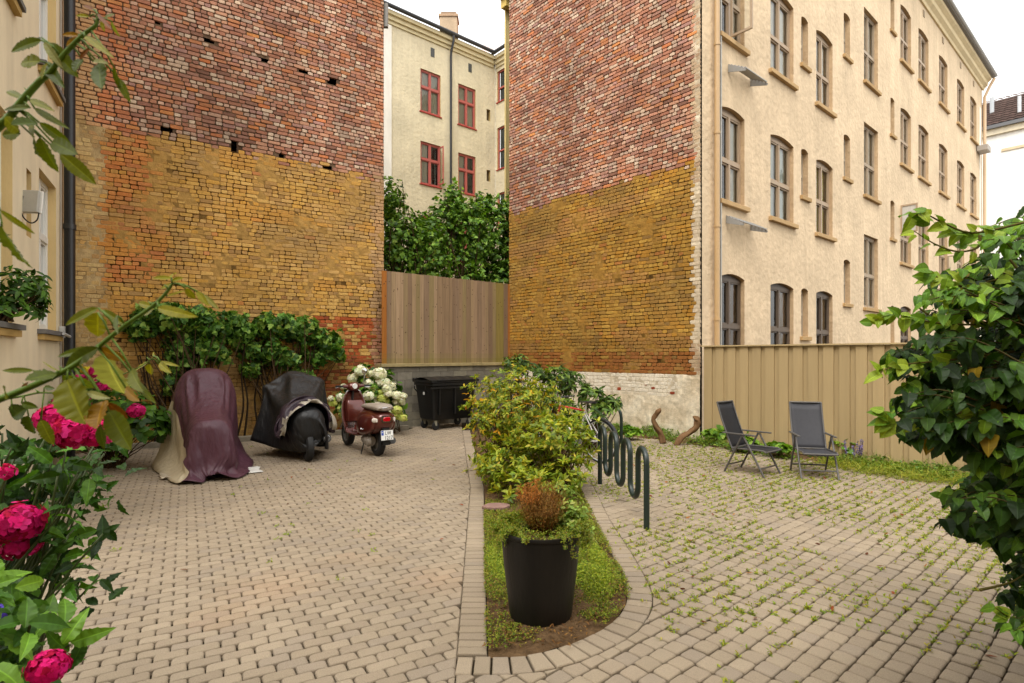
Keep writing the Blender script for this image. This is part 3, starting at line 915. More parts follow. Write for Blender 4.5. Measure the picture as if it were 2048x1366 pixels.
# rear wing seen past the brick edge
RW = Fac(-.20, 18.0, .757, .653)
mb = MB(); mb.box(0, 4, -.06, 0, 0, 12.7, lin('#cdb77c'), T=RW.T()); mb.build('rear_wing', m_stucco_f, right_bld)
mb = MB(); mb.box(-.15, 4, -.06, .2, 12.7, 12.95, lin('#c9ad62'), T=RW.T()); mb.box(-.25, 4, -.06, .3, 12.95, 13.2, lin('#c9ad62'), T=RW.T()); mb.build('cornice', m_stucco_f, right_bld)
mb = MB(); mb.box(-.35, 4, -.06, .4, 13.2, 13.4, lin('#3b3b3d'), T=RW.T()); mb.build('gutter', m_metal, right_bld)

# ---- left plaster facade
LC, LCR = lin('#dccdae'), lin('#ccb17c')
openL = [(1.5, 2.62, [(2.05, 4.25, 0), (5.68, 8.0, 0)]), (3.94, 5.1, [(2.05, 4.4, 0), (5.8, 8.0, 0)]), (3.05, 3.3, [(3.2, 4.05, 0)])]
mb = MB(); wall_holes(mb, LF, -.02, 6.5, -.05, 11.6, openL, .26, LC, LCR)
mb.build('plaster_wall', m_stucco_f, left_bld)
WH = lin('#dcdad2')
for (t0, t1, ops) in openL[:2]:
    for (z0, z1, r) in ops:
        fr = window(LF, t0, t1, z0, z1, 0, .10, left_bld, WH, 'cross', ('full', lin('#b9bab0')), None, trans=.62)
        k = MB(); k.box(t0 - .12, t1 + .12, -.005, .10, z0 - .06, z0 - .0, lin('#6d6a66'), T=LF.T()); k.box(t0 - .08, t1 + .08, -.005, .07, z0 - .14, z0 - .065, lin('#b5975e'), T=LF.T())
        k.build('sill', m_stucco_f, fr)
k = MB(); k.box(3.03, 3.32, -.27, -.2, 3.2, 4.05, lin('#9c7f4c'), T=LF.T()); k.build('niche', m_stucco_f, left_bld)
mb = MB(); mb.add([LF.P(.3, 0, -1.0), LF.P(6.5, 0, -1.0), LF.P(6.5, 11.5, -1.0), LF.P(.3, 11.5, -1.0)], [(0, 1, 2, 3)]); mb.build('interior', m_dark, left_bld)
mb = MB()
P = [LF.P(-.05, 0, .02)[:2], LF.P(6.5, 0, 0)[:2], (-14, 4), (-16, 14), (-8, 22), LB.P(-.0, 0)[:2], LB.P(5.78, 0, 0)[:2]]
P2 = [LF.P(0, 0, -.02)[:2], LF.P(6.5, 0, -.02)[:2], (-14, 4), (-16, 14), (-9, 20), LB.P(-.0, 0, -.06)[:2], LB.P(5.75, 0, -.06)[:2]]
mb.add([(x, y, 11.55) for x, y in P2], [tuple(range(len(P2)))], lin('#55504a'));  # unseen flat lid added so sky light cannot leak into the shell
a, b = P2[5], P2[4]
mb.add([(a[0], a[1], 0), (b[0], b[1], 0), (b[0], b[1], 11.55), (a[0], a[1], 11.55)], [(0, 1, 2, 3)], lin('#a08a74'))
mb.build('roof', m_stucco_f, left_bld)
P = [RB.P(0, 0, -.06)[:2], CX.P(26, 0, -.4)[:2], CX.P(26, 0, -9)[:2], RB.P(5.7, 0, -.06)[:2]]
mb = MB(); mb.add([(x, y, 13.6) for x, y in P], [(0, 1, 2, 3)], lin('#55504a')); mb.build('light_stop_lid', m_stucco_f, right_bld)  # unseen lid added below the eaves to stop light leaking in
mb = MB(); pp = LF.P(1.05, 0, .10); x, y = pp[0], pp[1]
mb.tube([(x, y, 0), (x, y, 11.5)], .075, 16, lin('#1b1b1c')); mb.tube([(x, y, 3.72), (x, y, 3.80)], .088, 16, lin('#2a2a2a')); mb.tube([(x, y, 7.6), (x, y, 7.68)], .088, 16, lin('#2a2a2a'))
auto_smooth(mb.build('downpipe', m_metal, left_bld))
mb = MB(); mb.tube([LF.P(1.25, 0, .02), LF.P(1.25, 11.5, .02)], .012, 6, lin('#9d958a')); mb.build('cable', m_metal, left_bld)
mb = MB(); a = LB.P(-.06, 9.6, -.1); mb.box(a[0] - .06, a[0] + .07, a[1] - .05, a[1] + .05, 9.45, 10.0, lin('#6a655c')); mb.build('gutter_end', m_metal, left_bld)
# junction box and flat antenna on the left facade
ant = empty('panel_antenna', LF.P(3.32, 3.62, 0), 0, 'small grey panel antenna on a wall bracket with a looping black cable', 'antenna')
o0 = Vector(ant.location)
def loc(v): return Vector(v) - o0
mb = MB(); c = lin('#a8a59c')
cc = Vector(px(60, 403, 6.95)); e1 = Vector((.98, .15, .0)); e2 = Vector((.0, .1, 1)).normalized()
def pbox(mb, c0, ex, ey, ez, a, b, d, col):
    vs = []
    for sz in (-1, 1):
        for (sx, sy) in ((-1, -1), (1, -1), (1, 1), (-1, 1)): vs.append(loc(c0 + ex * sx * a + ey * sy * b + ez * sz * d))
    mb.add(vs, [(0, 3, 2, 1), (4, 5, 6, 7), (0, 1, 5, 4), (1, 2, 6, 5), (2, 3, 7, 6), (3, 0, 4, 7)], col)
ez = e1.cross(e2).normalized()
pbox(mb, cc, e1, e2, ez, .10, .14, .022, c); bevel(mb.build('panel', m_plastic, ant), .01)
mb = MB(); pbox(mb, cc + Vector((.012, .035, 0)), e1, e2, ez, .105, .145, .012, lin('#e2dfd8')); bevel(mb.build('front_cover', m_plastic, ant), .008)
mb = MB(); w0 = Vector(LF.P(3.45, 3.58, 0)); mb.tube([loc(w0), loc(w0.lerp(cc, .5)), loc(cc - Vector((0, 0, .02)))], .02, 8, lin('#5d5a55'))
pbox(mb, w0, Vector(LF.d + (0,)), Vector((0, 0, 1)), Vector(LF.n + (0,)), .04, .07, .02, lin('#77746c')); mb.build('bracket', m_metal, ant)
mb = MB(); pts = [px(78, 425, 6.95), px(74, 440, 6.95), px(62, 446, 6.93), px(48, 436, 6.9), px(40, 418, 6.9), px(32, 392, 6.85), px(20, 368, 6.75), px(5, 372, 6.6), px(0, 400, 6.55)]
mb.tube([loc(p) for p in smooth_curve(pts, 4)], .008, 6, lin('#1e1c1a')); mb.build('cable', m_plastic, ant)
mb = MB(); a, b = Vector(LF.P(1.75, 2.02, .13)), Vector(LF.P(1.25, 1.99, .13))
cb = empty('surface_conduit', a, 0, 'grey surface conduit with a junction box beside the black downpipe', 'conduit'); o0 = Vector(cb.location)
mb = MB(); mb.tube([loc(a), loc(b)], .022, 6, lin('#b0b0ac')); pbox(mb, Vector(LF.P(1.27, 2.06, .04)), Vector(LF.d + (0,)), Vector((0, 0, 1)), Vector(LF.n + (0,)), .055, .09, .03, lin('#b6b5b0'))
mb.build('junction_box', m_plastic, cb)

# ================================================================ BACK COURT BUILDING
back = empty('rear_building', (0, 0, 0), 0, 'pale yellow rear building with red framed windows and a black downpipe', 'building')
BB = Fac(-4.05, 25.0, .757, .653); Y2 = lin('#cbbfa2'); PINK = lin('#a8564c')
cols = [(0.0, 1.06, [(9.29, 11.19, 0), (12.5, 14.4, 0), (6.0, 7.9, 0)]), (2.04, 3.05, [(9.29, 11.15, 0), (12.46, 14.37, 0), (6.0, 7.9, 0)]), (.5, .5, [])]
niche = [(3.72, 3.95, [(13.1, 13.65, 0), (10.15, 10.7, 0)])]
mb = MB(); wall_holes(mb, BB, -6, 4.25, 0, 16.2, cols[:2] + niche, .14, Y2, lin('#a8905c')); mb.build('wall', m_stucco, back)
for (t0, t1, ops) in cols[:2]:
    for k, (z0, z1, r) in enumerate(sorted(ops)):
        fr = window(BB, t0, t1, z0, z1, 0, .06, back, PINK, 'cross', ('full', lin('#c9c2b0')) if z0 > 12 else (('left', WH) if k == 1 else None), .06, lin('#9c4038'), trans=.6, proj=.05, sillh=.04)
casement(BB, .99, 9.4, 11.1, .34, PINK, None, back)
mb = MB()
for z0 in (13.1, 10.15):
    mb = MB(); mb.add([BB.P(3.6, z0 - .1, -.142), BB.P(4.1, z0 - .1, -.142), BB.P(4.1, z0 + .7, -.142), BB.P(3.6, z0 + .7, -.142)], [(0, 1, 2, 3)], lin('#5e4f38')); mb.build('niche_back', m_stucco_f, back)
mb.build('niche_back', m_stucco_f, back) if False else None
WG = Fac(-.83, 27.8, .653, -.757)
colw = [(.17, .79, [(14.04, 15.57, 0), (10.75, 12.8, 0), (7.6, 9.6, 0)])]
mb = MB(); wall_holes(mb, WG, 0, 8, 0, 16.2, colw, .14, Y2, lin('#a8905c')); mb.build('wing_wall', m_stucco, back)
for z0, z1, r in colw[0][2]: window(WG, .17, .79, z0, z1, 0, .06, back, PINK, 'two', ('full', lin('#5f6b6e')), .05, lin('#9c4038'), trans=.45, proj=.05, sillh=.04)
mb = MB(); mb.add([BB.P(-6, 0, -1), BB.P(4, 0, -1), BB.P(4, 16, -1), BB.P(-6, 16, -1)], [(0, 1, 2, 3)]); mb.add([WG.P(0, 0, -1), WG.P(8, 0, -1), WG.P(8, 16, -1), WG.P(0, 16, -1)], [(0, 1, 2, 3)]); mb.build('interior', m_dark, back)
mb = MB(); YC = lin('#cbbd98')
for fcx, a, b in ((BB, -6, 4.1), (WG, .1, 8)):
    for (p, z0, z1) in ((.06, 15.75, 15.9), (.14, 15.9, 16.08), (.24, 16.08, 16.25)):
        mb.box(a, b + (0 if fcx is BB else 0), .001, p, z0, z1 - .002, YC, T=fcx.T())
mb.build('cornice', m_stucco_f, back)
mb = MB()
for fcx, a, b in ((BB, -6, 4.0), (WG, .2, 8)): mb.tube([fcx.P(a, 16.35, .32), fcx.P(b, 16.35, .32)], .09, 10, lin('#2f3032'))
mb.build('gutter', m_metal, back)
mb = MB(); t = 1.56
mb.tube([BB.P(t, 16.3, .32), BB.P(t, 16.05, .32), BB.P(t - .0, 15.6, .12), BB.P(t, 15.4, .1), BB.P(t, 3, .1)], .055, 10, lin('#232426')); auto_smooth(mb.build('downpipe', m_metal, back))
mb = MB(); mb.box(-2.4, -1.45, .002, .05, 0, 15.7, lin('#ddd8cd'), T=BB.T()); mb.build('white_pilaster', m_stucco_f, back)
for (t0, zc) in ((.53, 15.3), (2.62, 15.3)):
    mb = MB(); mb.box(t0, t0 + .2, .001, .012, zc - .2, zc + .2, lin('#3a3a34'), T=BB.T()); mb.build('vent', m_metal, back)
mb = MB(); rows = []
mb.add([BB.P(-6, 16.4, .35), BB.P(4.6, 16.4, .35), BB.P(4.6, 19.6, -4.5), BB.P(-6, 19.6, -4.5)], [(0, 1, 2, 3)], lin('#4d4a48'))
mb.build('roof', m_tile, back)
mb = MB(); E0, E1, R1, R0 = Vector((-2.8, 30.1, 16.6)), Vector((2.0, 24.6, 16.6)), Vector((4.3, 26.5, 20.5)), Vector((-.5, 32, 20.5))
ns, nr = 26, 16
for i in range(ns):
    for k in range(nr):
        a = E0.lerp(E1, i / ns).lerp(R0.lerp(R1, i / ns), k / nr); b = E0.lerp(E1, (i + 1) / ns).lerp(R0.lerp(R1, (i + 1) / ns), k / nr)
        c = E0.lerp(E1, (i + 1) / ns).lerp(R0.lerp(R1, (i + 1) / ns), (k + 1) / nr); d = E0.lerp(E1, i / ns).lerp(R0.lerp(R1, i / ns), (k + 1) / nr)
        u = Vector((0, 0, .05)); mb.add([a + u, b + u, c, d], [(0, 1, 2, 3)], tuple(Vector(lin('#c07c52')) * random.uniform(.8, 1.2)))
mb.build('wing_roof', m_tile, back)
mb = MB(); cc = rc(GREY); mb.box(-3.55, -2.7, 27.7, 28.4, 16, 18.3, lin('#b09a80')); mb.box(-3.6, -2.65, 27.65, 28.45, 18.3, 18.42, lin('#a58a70')); mb.box(-3.5, -2.75, 27.8, 28.3, 18.42, 18.6, lin('#8a7562'))
mb.build('chimney', m_brick, back)
# far white building
far = empty('white_building', (0, 0, 0), 0, 'bright white building with a brown tiled roof at the far right', 'building')
FW = Fac(28.3, 34, .653, -.757); FW.n = (-FW.d[1] * -1, 0) if False else FW.n
mb = MB(); mb.box(-3, 14, -8, 0, 0, 15.1, lin('#e8e6e0'), T=FW.T()); mb.build('wall', m_stucco_f, far)
mb = MB(); mb.box(-3, 14, .001, .18, 14.75, 15.1, lin('#cfc4ac'), T=FW.T()); mb.build('cornice', m_stucco_f, far)
mb = MB(); mb.box(-3, 14, .0, .35, 15.1, 15.3, lin('#5f5f60'), T=FW.T()); mb.build('gutter', m_metal, far)
mb = MB()
for i in range(50):
    for k in range(12):
        t = -3 + i * .34; n = .3 - k * .34; z = 15.3 + k * .24
        mb.add([FW.P(t, z + .05, n), FW.P(t + .17, z + .09, n), FW.P(t + .34, z + .05, n), FW.P(t + .34, z + .24, n - .34), FW.P(t + .17, z + .28, n - .34), FW.P(t, z + .24, n - .34)], [(0, 1, 4, 5), (1, 2, 3, 4)], tuple(Vector(lin('#4c3a33')) * random.uniform(.75, 1.1)))
mb.add([FW.P(-3, 15.28, .3), FW.P(14, 15.28, .3), FW.P(14, 18.1, -3.8), FW.P(-3, 18.1, -3.8)], [(0, 1, 2, 3)], lin('#4a3a32'))
mb.build('roof', m_tile, far)
mb = MB(); mb.tube([FW.P(1.6, 15.9, -.6), FW.P(1.6, 16.9, -.6)], .09, 10, lin('#b5b8ba')); mb.build('roof_vent', m_metal, far)
mb = MB(); mb.tube([FW.P(.2, 16.4, -1.6), FW.P(.2, 17.6, -1.6)], .11, 10, lin('#a5a8aa')); mb.build('roof_vent', m_metal, far)
t, z = FW.hit(2003, 301); mb = MB(); mb.box(t, t + 1.2, .001, .06, z - .08, z + .08, lin('#c9b898'), T=FW.T()); mb.build('ledge', m_stucco_f, far)

# unseen building added behind the camera so light comes mainly from above
opp = empty('added_court_block', (0, 0, 0), 0, 'unseen plain cream building added behind the viewpoint to cut low sky light', 'building')
mb = MB(); mb.box(-16, 20, -9.3, -6.3, -.03, 12.5, lin('#cbb68e')); mb.build('wall', m_stucco, opp)
mb = MB(); mb.box(-16.2, 20.2, -9.5, -6.05, 12.505, 12.8, lin('#6a645c')); mb.build('roof', m_tile, opp)
for q in range(10):
    for zz in (1.2, 4.7, 8.2):
        x0 = -14 + q * 3.3
        w = MB(); w.box(x0, x0 + 1.1, -6.295, -6.26, zz, zz + 1.9, lin('#5c5042')); w.box(x0 - .1, x0 + 1.2, -6.295, -6.18, zz - .1, zz - .005, lin('#a88a60')); wo_ = w.build('window', m_paint, opp)
        w = MB(); w.box(x0 + .08, x0 + .52, -6.255, -6.25, zz + .08, zz + 1.82, lin('#39404a')); w.box(x0 + .58, x0 + 1.02, -6.255, -6.25, zz + .08, zz + 1.82, lin('#39404a')); w.build('pane', m_metal, wo_)
# ================================================================ OBJECTS
def finish(root, loc):
    """parts were modelled in world space around an unmoved root: move the root to its base"""
    M_ = Matrix.Translation(-Vector(loc))
    done = set()
    def walk(o):
        for ch in [c for c in bpy.data.objects if c.parent == o]:
            if ch.type == 'MESH' and ch.data.name not in done:
                ch.data.transform(M_); done.add(ch.data.name)
            walk(ch)
    walk(root); root.location = loc
    return root

# ---- block wall with cap, board fence above
bw = empty('block_wall', (0, 0, 0), 0, 'low grey concrete block wall with a flat cap behind the black bin', 'wall')
mb = MB()
for r in range(8):
    z0 = r * .19 - .03; z1 = z0 + .184; t = -.06 - (.2 if r % 2 else 0)
    while t < 3.95:
        a, b = max(t, -.06), min(t + .394, 3.95); t += .40
        if b - a < .03 or z0 > 1.3: continue
        z1c = min(z1, 1.42); f = random.uniform(-.002, .002)
        mb.box(a, b, -.2, f, z0, z1c, tuple(Vector(lin(random.choice(['#7d776a', '#86806f', '#746e62', '#8d8674', '#6f6a5e']))) * random.uniform(.9, 1.08)), T=BW.T())
bevel(mb.build('blocks', m_block, bw), .004, 1)
mb = MB(); mb.box(-.06, 3.95, -.19, -.008, -.03, 1.41, lin('#5f5a50'), T=BW.T()); mb.build('mortar', m_mortar, bw)
mb = MB(); mb.box(-.10, 3.95, -.24, .05, 1.425, 1.50, lin('#9a8a62'), T=BW.T()); bevel(mb.build('cap', m_block, bw), .006)
finish(bw, BW.P(0, 0))
wf = empty('board_fence', (0, 0, 0), 0, 'tall weathered vertical board fence standing on the grey block wall', 'fence')
mb = MB(); t = -.02; i = 0
WC = ['#927a60', '#877056', '#988064', '#826c56', '#8f7a5a', '#7c6650', '#957e60', '#8a7854']
while t < 3.86:
    w = random.choice([.095, .11, .12, .12, .145]); c = Vector(lin(random.choice(WC))) * random.uniform(.93, 1.07)
    if 3.3 < t < 3.55: c = Vector(lin('#84743f'))
    if t > 3.68 or t < .06: c = Vector(lin('#a0652c'))
    n = random.uniform(-.006, .006)
    b = min(t + w, 3.88)
    zs = [1.50, 1.62, 1.74, 3.645 + random.uniform(-.004, .004)]
    for k, (za, zb) in enumerate(zip(zs[:-1], zs[1:])):
        cc = c if k == 2 else mix(c, lin('#6f6a2c'), .40 if k == 0 else .18)
        mb.box(t + .001, b - .003, -.085 + n, -.062 + n, za, zb, tuple(cc), T=BW.T())
    # knots
    for q in range(random.randint(2, 5)):
        kt, kz = random.uniform(t + .02, b - .02), random.uniform(1.7, 3.5); pts = [BW.P(kt + .010 * math.cos(a), kz + .016 * math.sin(a), -.0605 + n) for a in (0, .9, 1.8, 2.7, 3.6, 4.5, 5.4)]
        mb.add(pts, [tuple(range(7))], lin('#4f3a28'))
    t += w
mb.build('boards', m_wood, wf)
mb = MB()
for z in (1.75, 3.3): mb.box(0, 3.86, -.13, -.095, z, z + .1, lin('#7d6850'), T=BW.T())
mb.build('rail', m_wood, wf)
finish(wf, BW.P(0, 1.5, -.07))
# ---- tan board-on-board fence
tf = empty('board_fence', (0, 0, 0), 0, 'tan painted board-on-board fence below the plaster facade', 'fence')
mb = MB(); TAN = lin('#a69069'); t = .03
mb.box(0, 10, -.055, -.030, .02, 1.86, TAN, T=TF.T())
while t < 9.7:
    z0 = .03 + random.uniform(-.01, .01)
    mb.box(t, t + .160, -.026, .002, z0, 1.86, tuple(Vector(TAN) * random.uniform(.95, 1.05)), T=TF.T())
    for z in (.35, 1.0, 1.6):
        for q in (.03, .118):
            pass
    t += .243 + random.uniform(-.004, .004)
mb.build('boards', m_fence, tf)
mb = MB(); mb.box(-.02, 10, -.08, .035, 1.862, 1.885, lin('#b09a70'), T=TF.T()); mb.build('cap_board', m_fence, tf)
mb = MB()
for t in (0.2, 2.4, 4.6, 6.8, 9.0): mb.box(t, t + .09, -.145, -.058, 0, 1.85, TAN, T=TF.T())
mb.build('post', m_fence, tf)
finish(tf, TF.P(0, 0))

# ---- black wheeled bin
bn = empty('waste_container', (-1.78, 12.6, 0), math.atan2(.653, .757), 'black four-wheeled waste container with a ridged lid against the block wall', 'bin')
BK = lin('#131313')
def ringrect(x0, x1, y0, y1, z, r=.06, n=4):
    P = []
    for (cx, cy, a0) in ((x1 - r, y1 - r, 0), (x0 + r, y1 - r, 90), (x0 + r, y0 + r, 180), (x1 - r, y0 + r, 270)):
        for k in range(n + 1):
            a = math.radians(a0 + 90 * k / n); P.append((cx + r * math.cos(a), cy + r * math.sin(a), z))
    return P
mb = MB(); mb.cur = BK
mb.loft([ringrect(.10, 1.13, .08, .62, .22), ringrect(.07, 1.16, .06, .66, .25), ringrect(.0, 1.24, .0, .74, 1.0), ringrect(-.03, 1.27, -.04, .77, 1.01), ringrect(-.03, 1.27, -.04, .77, 1.07), ringrect(.0, 1.24, 0, .74, 1.07)])
for xx in (.2, .62, 1.04): mb.box(xx - .02, xx + .02, -.015, .03, .35, .98)
mb.box(-.07, 1.31, -.06, -.03, .94, .98)
auto_smooth(mb.build('body', m_plastic, bn), 30)
mb = MB(); mb.cur = BK
def lidz(x, y): return 1.12 + .07 * math.sin(math.pi * min(max(y / .74, 0), 1)) + (.014 if (int((x + .05) / .14) % 2) else 0)
rows = [[(-.05 + 1.34 * i / 38, -.06 + .85 * k / 10, lidz(-.05 + 1.34 * i / 38, -.06 + .85 * k / 10)) for i in range(39)] for k in range(11)]
mb.loft(rows, close=False); 
edge = ringrect(-.05, 1.29, -.06, .79, 1.08, .03); e2_ = ringrect(-.05, 1.29, -.06, .79, 1.135, .03); mb.loft([edge, e2_], cap=False)
mb.tube([(-.04, .74, 1.14), (1.28, .74, 1.14)], .03, 8); mb.tube([(.1, -.07, 1.13), (1.14, -.07, 1.13)], .016, 8)
auto_smooth(mb.build('lid', m_plastic, bn), 30)
for (x, y) in ((.14, .12), (1.08, .12), (.14, .6), (1.08, .6)):
    w = MB(); w.lathe([(.0, -.02), (.085, -.02), (.095, -.012), (.095, .012), (.085, .02), (0, .02)], 20, axis='y', o=(x + .03, y, .095))
    wo_ = auto_smooth(w.build('wheel', m_rubber, bn))
    q = MB(); q.cur = lin('#8d8a7a')
    for s in (-1, 1): q.add([(x + .05, y + s * .03, .10), (x + .01, y + s * .03, .10), (x - .03, y + s * .03, .22), (x + .05, y + s * .03, .22), (x + .05, y + s * .025, .10), (x + .01, y + s * .025, .10), (x - .03, y + s * .025, .22), (x + .05, y + s * .025, .22)], [(0, 1, 2, 3), (7, 6, 5, 4), (0, 3, 7, 4), (1, 5, 6, 2)])
    q.box(x - .03, x + .05, y - .03, y + .03, .215, .225); q.build('castor_fork', m_metal, wo_)
mb = MB(); mb.box(-.03, -.022, .28, .34, .80, .86, lin('#c9c9c4')); mb.build('sticker', m_plastic, bn)
for s in (.14, .60):
    mb = MB(); mb.tube([(-.02, s, .86), (-.09, s, .93), (-.09, s, .99)], .016, 8, BK); auto_smooth(mb.build('handle', m_plastic, bn))

# ---- bicycle racks
def wave_rack(name, p0, p1, humps, ztop, zbot, label, base, r=.029):
    root = empty(name, base, 0, label, 'bicycle rack'); p0 = Vector(p0); p1 = Vector(p1)
    n = humps * 2 - 1; sp = (p1 - p0).length / n; d = (p1 - p0).normalized(); R = sp / 2
    pts = [p0 + Vector((0, 0, -.03))]
    for i in range(n):
        c0 = p0 + d * sp * i; up = (i % 2 == 0); zc = ztop - R if up else zbot + R
        for k in range(13):
            a = math.pi * k / 12
            pts.append(Vector((0, 0, 0)) + c0 + d * (R - R * math.cos(a)) + Vector((0, 0, zc + (R if up else -R) * math.sin(a))))
    pts.append(p1 + Vector((0, 0, -.03)))
    mb = MB(); mb.tube([p - Vector(base) for p in pts], r, 14, lin('#1b2722')); auto_smooth(mb.build('rail', m_metal, root), 50)
    return root
wave_rack('bicycle_rack', (1.16, 7.45, 0), (1.315, 5.52, 0), 4, .765, .22, 'dark green wave-shaped bicycle rack rising from the square pavers beside the planting bed', (1.24, 6.5, 0))
wave_rack('bicycle_rack', (1.72, 11.25, 0), (2.10, 10.85, 0), 1, .76, .2, 'single tall dark green hoop of the rear bicycle rack nearest the white wall', (1.95, 11.1, 0), .031)

# ---- bicycle, half hidden in the bushes
def bicycle():
    rx, ry = 1.38, 8.9
    d = Vector((-.66, .75, 0)).normalized(); root = empty('bicycle', (rx, ry, 0), math.atan2(d.y, d.x), 'red and silver bicycle with a black saddle and rear mudguard, half hidden behind the bushes', 'bicycle')
    for nm, cx in (('rear_wheel', 0), ('front_wheel', 1.05)):
        w = MB(); R = .33; ring = []
        pts = [(cx + R * math.cos(a), 0, .345 + R * math.sin(a)) for a in [2 * math.pi * k / 40 for k in range(41)]]
        w.tube(pts, .018, 8, lin('#151515'), caps=False)
        wo_ = w.build('wheel', m_rubber, root, smooth=True)
        s = MB()
        for k in range(18):
            a = 2 * math.pi * k / 18; s.tube([(cx, 0, .345), (cx + .31 * math.cos(a), 0, .345 + .31 * math.sin(a))], .0018, 4, lin('#a0a0a0'))
        s.tube([(cx, -.05, .345), (cx, .05, .345)], .02, 10, lin('#808080')); s.tube([(cx + .31 * math.cos(a), 0, .345 + .31 * math.sin(a)) for a in [2 * math.pi * k / 40 for k in range(41)]], .009, 6, lin('#b0b0b0'), caps=False)
        s.build('spokes', m_metal, wo_)
    f = MB(); red, sil = lin('#b02a2c'), lin('#b9b4b0')
    bb, st, ht, hb = (.43, 0, .29), (.30, 0, .80), (.86, 0, .84), (.91, 0, .70)
    f.tube([bb, st], .016, 8, sil); f.tube([st, ht], .016, 8, red); f.tube([bb, hb], .018, 8, sil); f.tube([ht, hb], .019, 8, red)
    for s in (-1, 1):
        f.tube([(0, s * .06, .345), (.3, s * .02, .76)], .009, 6, sil); f.tube([(0, s * .06, .345), (.43, s * .03, .29)], .009, 6, sil)
    auto_smooth(f.build('frame', m_metal, root))
    k = MB()
    for s in (-1, 1): k.tube([(1.05, s * .05, .345), (.94, s * .045, .64), (.91, 0, .70)], .011, 6, sil)
    auto_smooth(k.build('fork', m_metal, root))
    k = MB(); k.tube([ht, (.84, 0, .98)], .013, 8, sil); k.tube([(.80, -.30, 1.0), (.86, -.12, .99), (.86, .12, .99), (.80, .30, 1.0)], .012, 8, lin('#222222')); auto_smooth(k.build('handlebar', m_metal, root))
    k = MB(); k.tube([st, (.27, 0, .93)], .012, 8, sil)
    rings = []
    for (x, w_, z, h) in ((.10, .075, .945, .03), (.16, .08, .95, .035), (.24, .06, .945, .03), (.32, .03, .94, .025), (.40, .018, .935, .02)):
        rings.append([(x, w_ * math.cos(a), z + h * .5 * math.sin(a)) for a in [2 * math.pi * i / 12 for i in range(12)]])
    so = MB(); so.loft(rings, lin('#17171a')); auto_smooth(so.build('saddle', m_plastic, root), 50); k.build('seat_post', m_metal, root)
    k = MB(); rows = []
    for i in range(20):
        a = math.radians(60 + 135 * i / 19); rows.append([(.375 * math.cos(a), y, .345 + .375 * math.sin(a) - .012 * abs(y / .03) ** 2) for y in (-.03, -.015, 0, .015, .03)])
    k.loft(rows, lin('#17171b'), close=False); k.build('mudguard', m_plastic, root, smooth=True)
    k = MB(); k.lathe([(0, -.004), (.09, -.004), (.09, .004), (0, .004)], 20, axis='y', o=(.43, .05, .29), c=lin('#666666')); k.tube([(.43, .06, .29), (.50, .08, .14)], .01, 6, sil); k.build('crank', m_metal, root)
bicycle()

# ---- folding recliner chairs
def chair(loc, rz, label, dark):
    root = empty('folding_chair', loc, rz, label, 'chair', 'recliner chairs in front of the tan fence'); root.scale = (.93, .88, .95)
    G = lin('#484542')
    W = .265
    for s in (-1, 1):
        y = s * W
        for pts in (((-.31, y, .0), (-.02, y, .575)), ((.33, y, .0), (-.0, y, .575))):
            q = MB(); q.tube(pts, .0155, 8, G); auto_smooth(q.build('leg', m_alu, root))
        q = MB(); q.box(-.34, .19, y - .022, y + .022, .585, .607, lin('#5f5c58')); bevel(q.build('armrest', m_alu, root), .008, 2)
    fr = MB()
    for s in (-1, 1):
        y = s * .245; fr.tube([(-.17, y, .33), (-.22, y, .42), (-.37, y, .80), (-.45, y, 1.05)], .013, 8, G)
        fr.tube([(-.2, y, .37), (.30, y, .385), (.35, y, .365)], .012, 8, G)
    fr.tube([(-.45, -.245, 1.05), (-.45, .245, 1.05)], .013, 8, G); fr.tube([(-.2, -.245, .37), (-.2, .245, .37)], .012, 8, G); fr.tube([(.35, -.245, .365), (.35, .245, .365)], .012, 8, G)
    auto_smooth(fr.build('frame', m_alu, root))
    for x in (-.245, .265):
        q = MB(); q.tube([(x, -W, .115), (x, W, .115)], .012, 8, G); auto_smooth(q.build('stretcher', m_alu, root))
    bk = MB(); c = lin(dark); rows = []
    for (x, z) in ((-.19, .37), (-.215, .43), (-.265, .55), (-.315, .67), (-.36, .79), (-.41, .93), (-.452, 1.055)):
        rows.append([(x - .022 * (1 - (2 * k / 8 - 1) ** 2), -.243 + .486 * k / 8, z) for k in range(9)])
    bk.loft(rows, c, close=False)
    bo = bk.build('backrest', m_mesh, root, smooth=True); sd = bo.modifiers.new('th', 'SOLIDIFY'); sd.thickness = .004
    st = MB(); rows = []
    for (x, z) in ((-.18, .375), (-.05, .368), (.1, .368), (.22, .376), (.31, .380), (.358, .362)):
        rows.append([(x, -.243 + .486 * k / 8, z - .02 * (1 - (2 * k / 8 - 1) ** 2)) for k in range(9)])
    st.loft(rows, c, close=False); so = st.build('seat', m_mesh, root, smooth=True); sd = so.modifiers.new('th', 'SOLIDIFY'); sd.thickness = .004
    return root
chair((3.475, 8.2, 0), math.atan2(-.77, .63), 'grey recliner chair turned sideways, left of the pair by the tan fence', '#1b1b1e')
chair((4.27, 8.0, 0), math.atan2(-.96, -.22), 'grey recliner chair facing the camera, right of the pair by the tan fence', '#37373b')

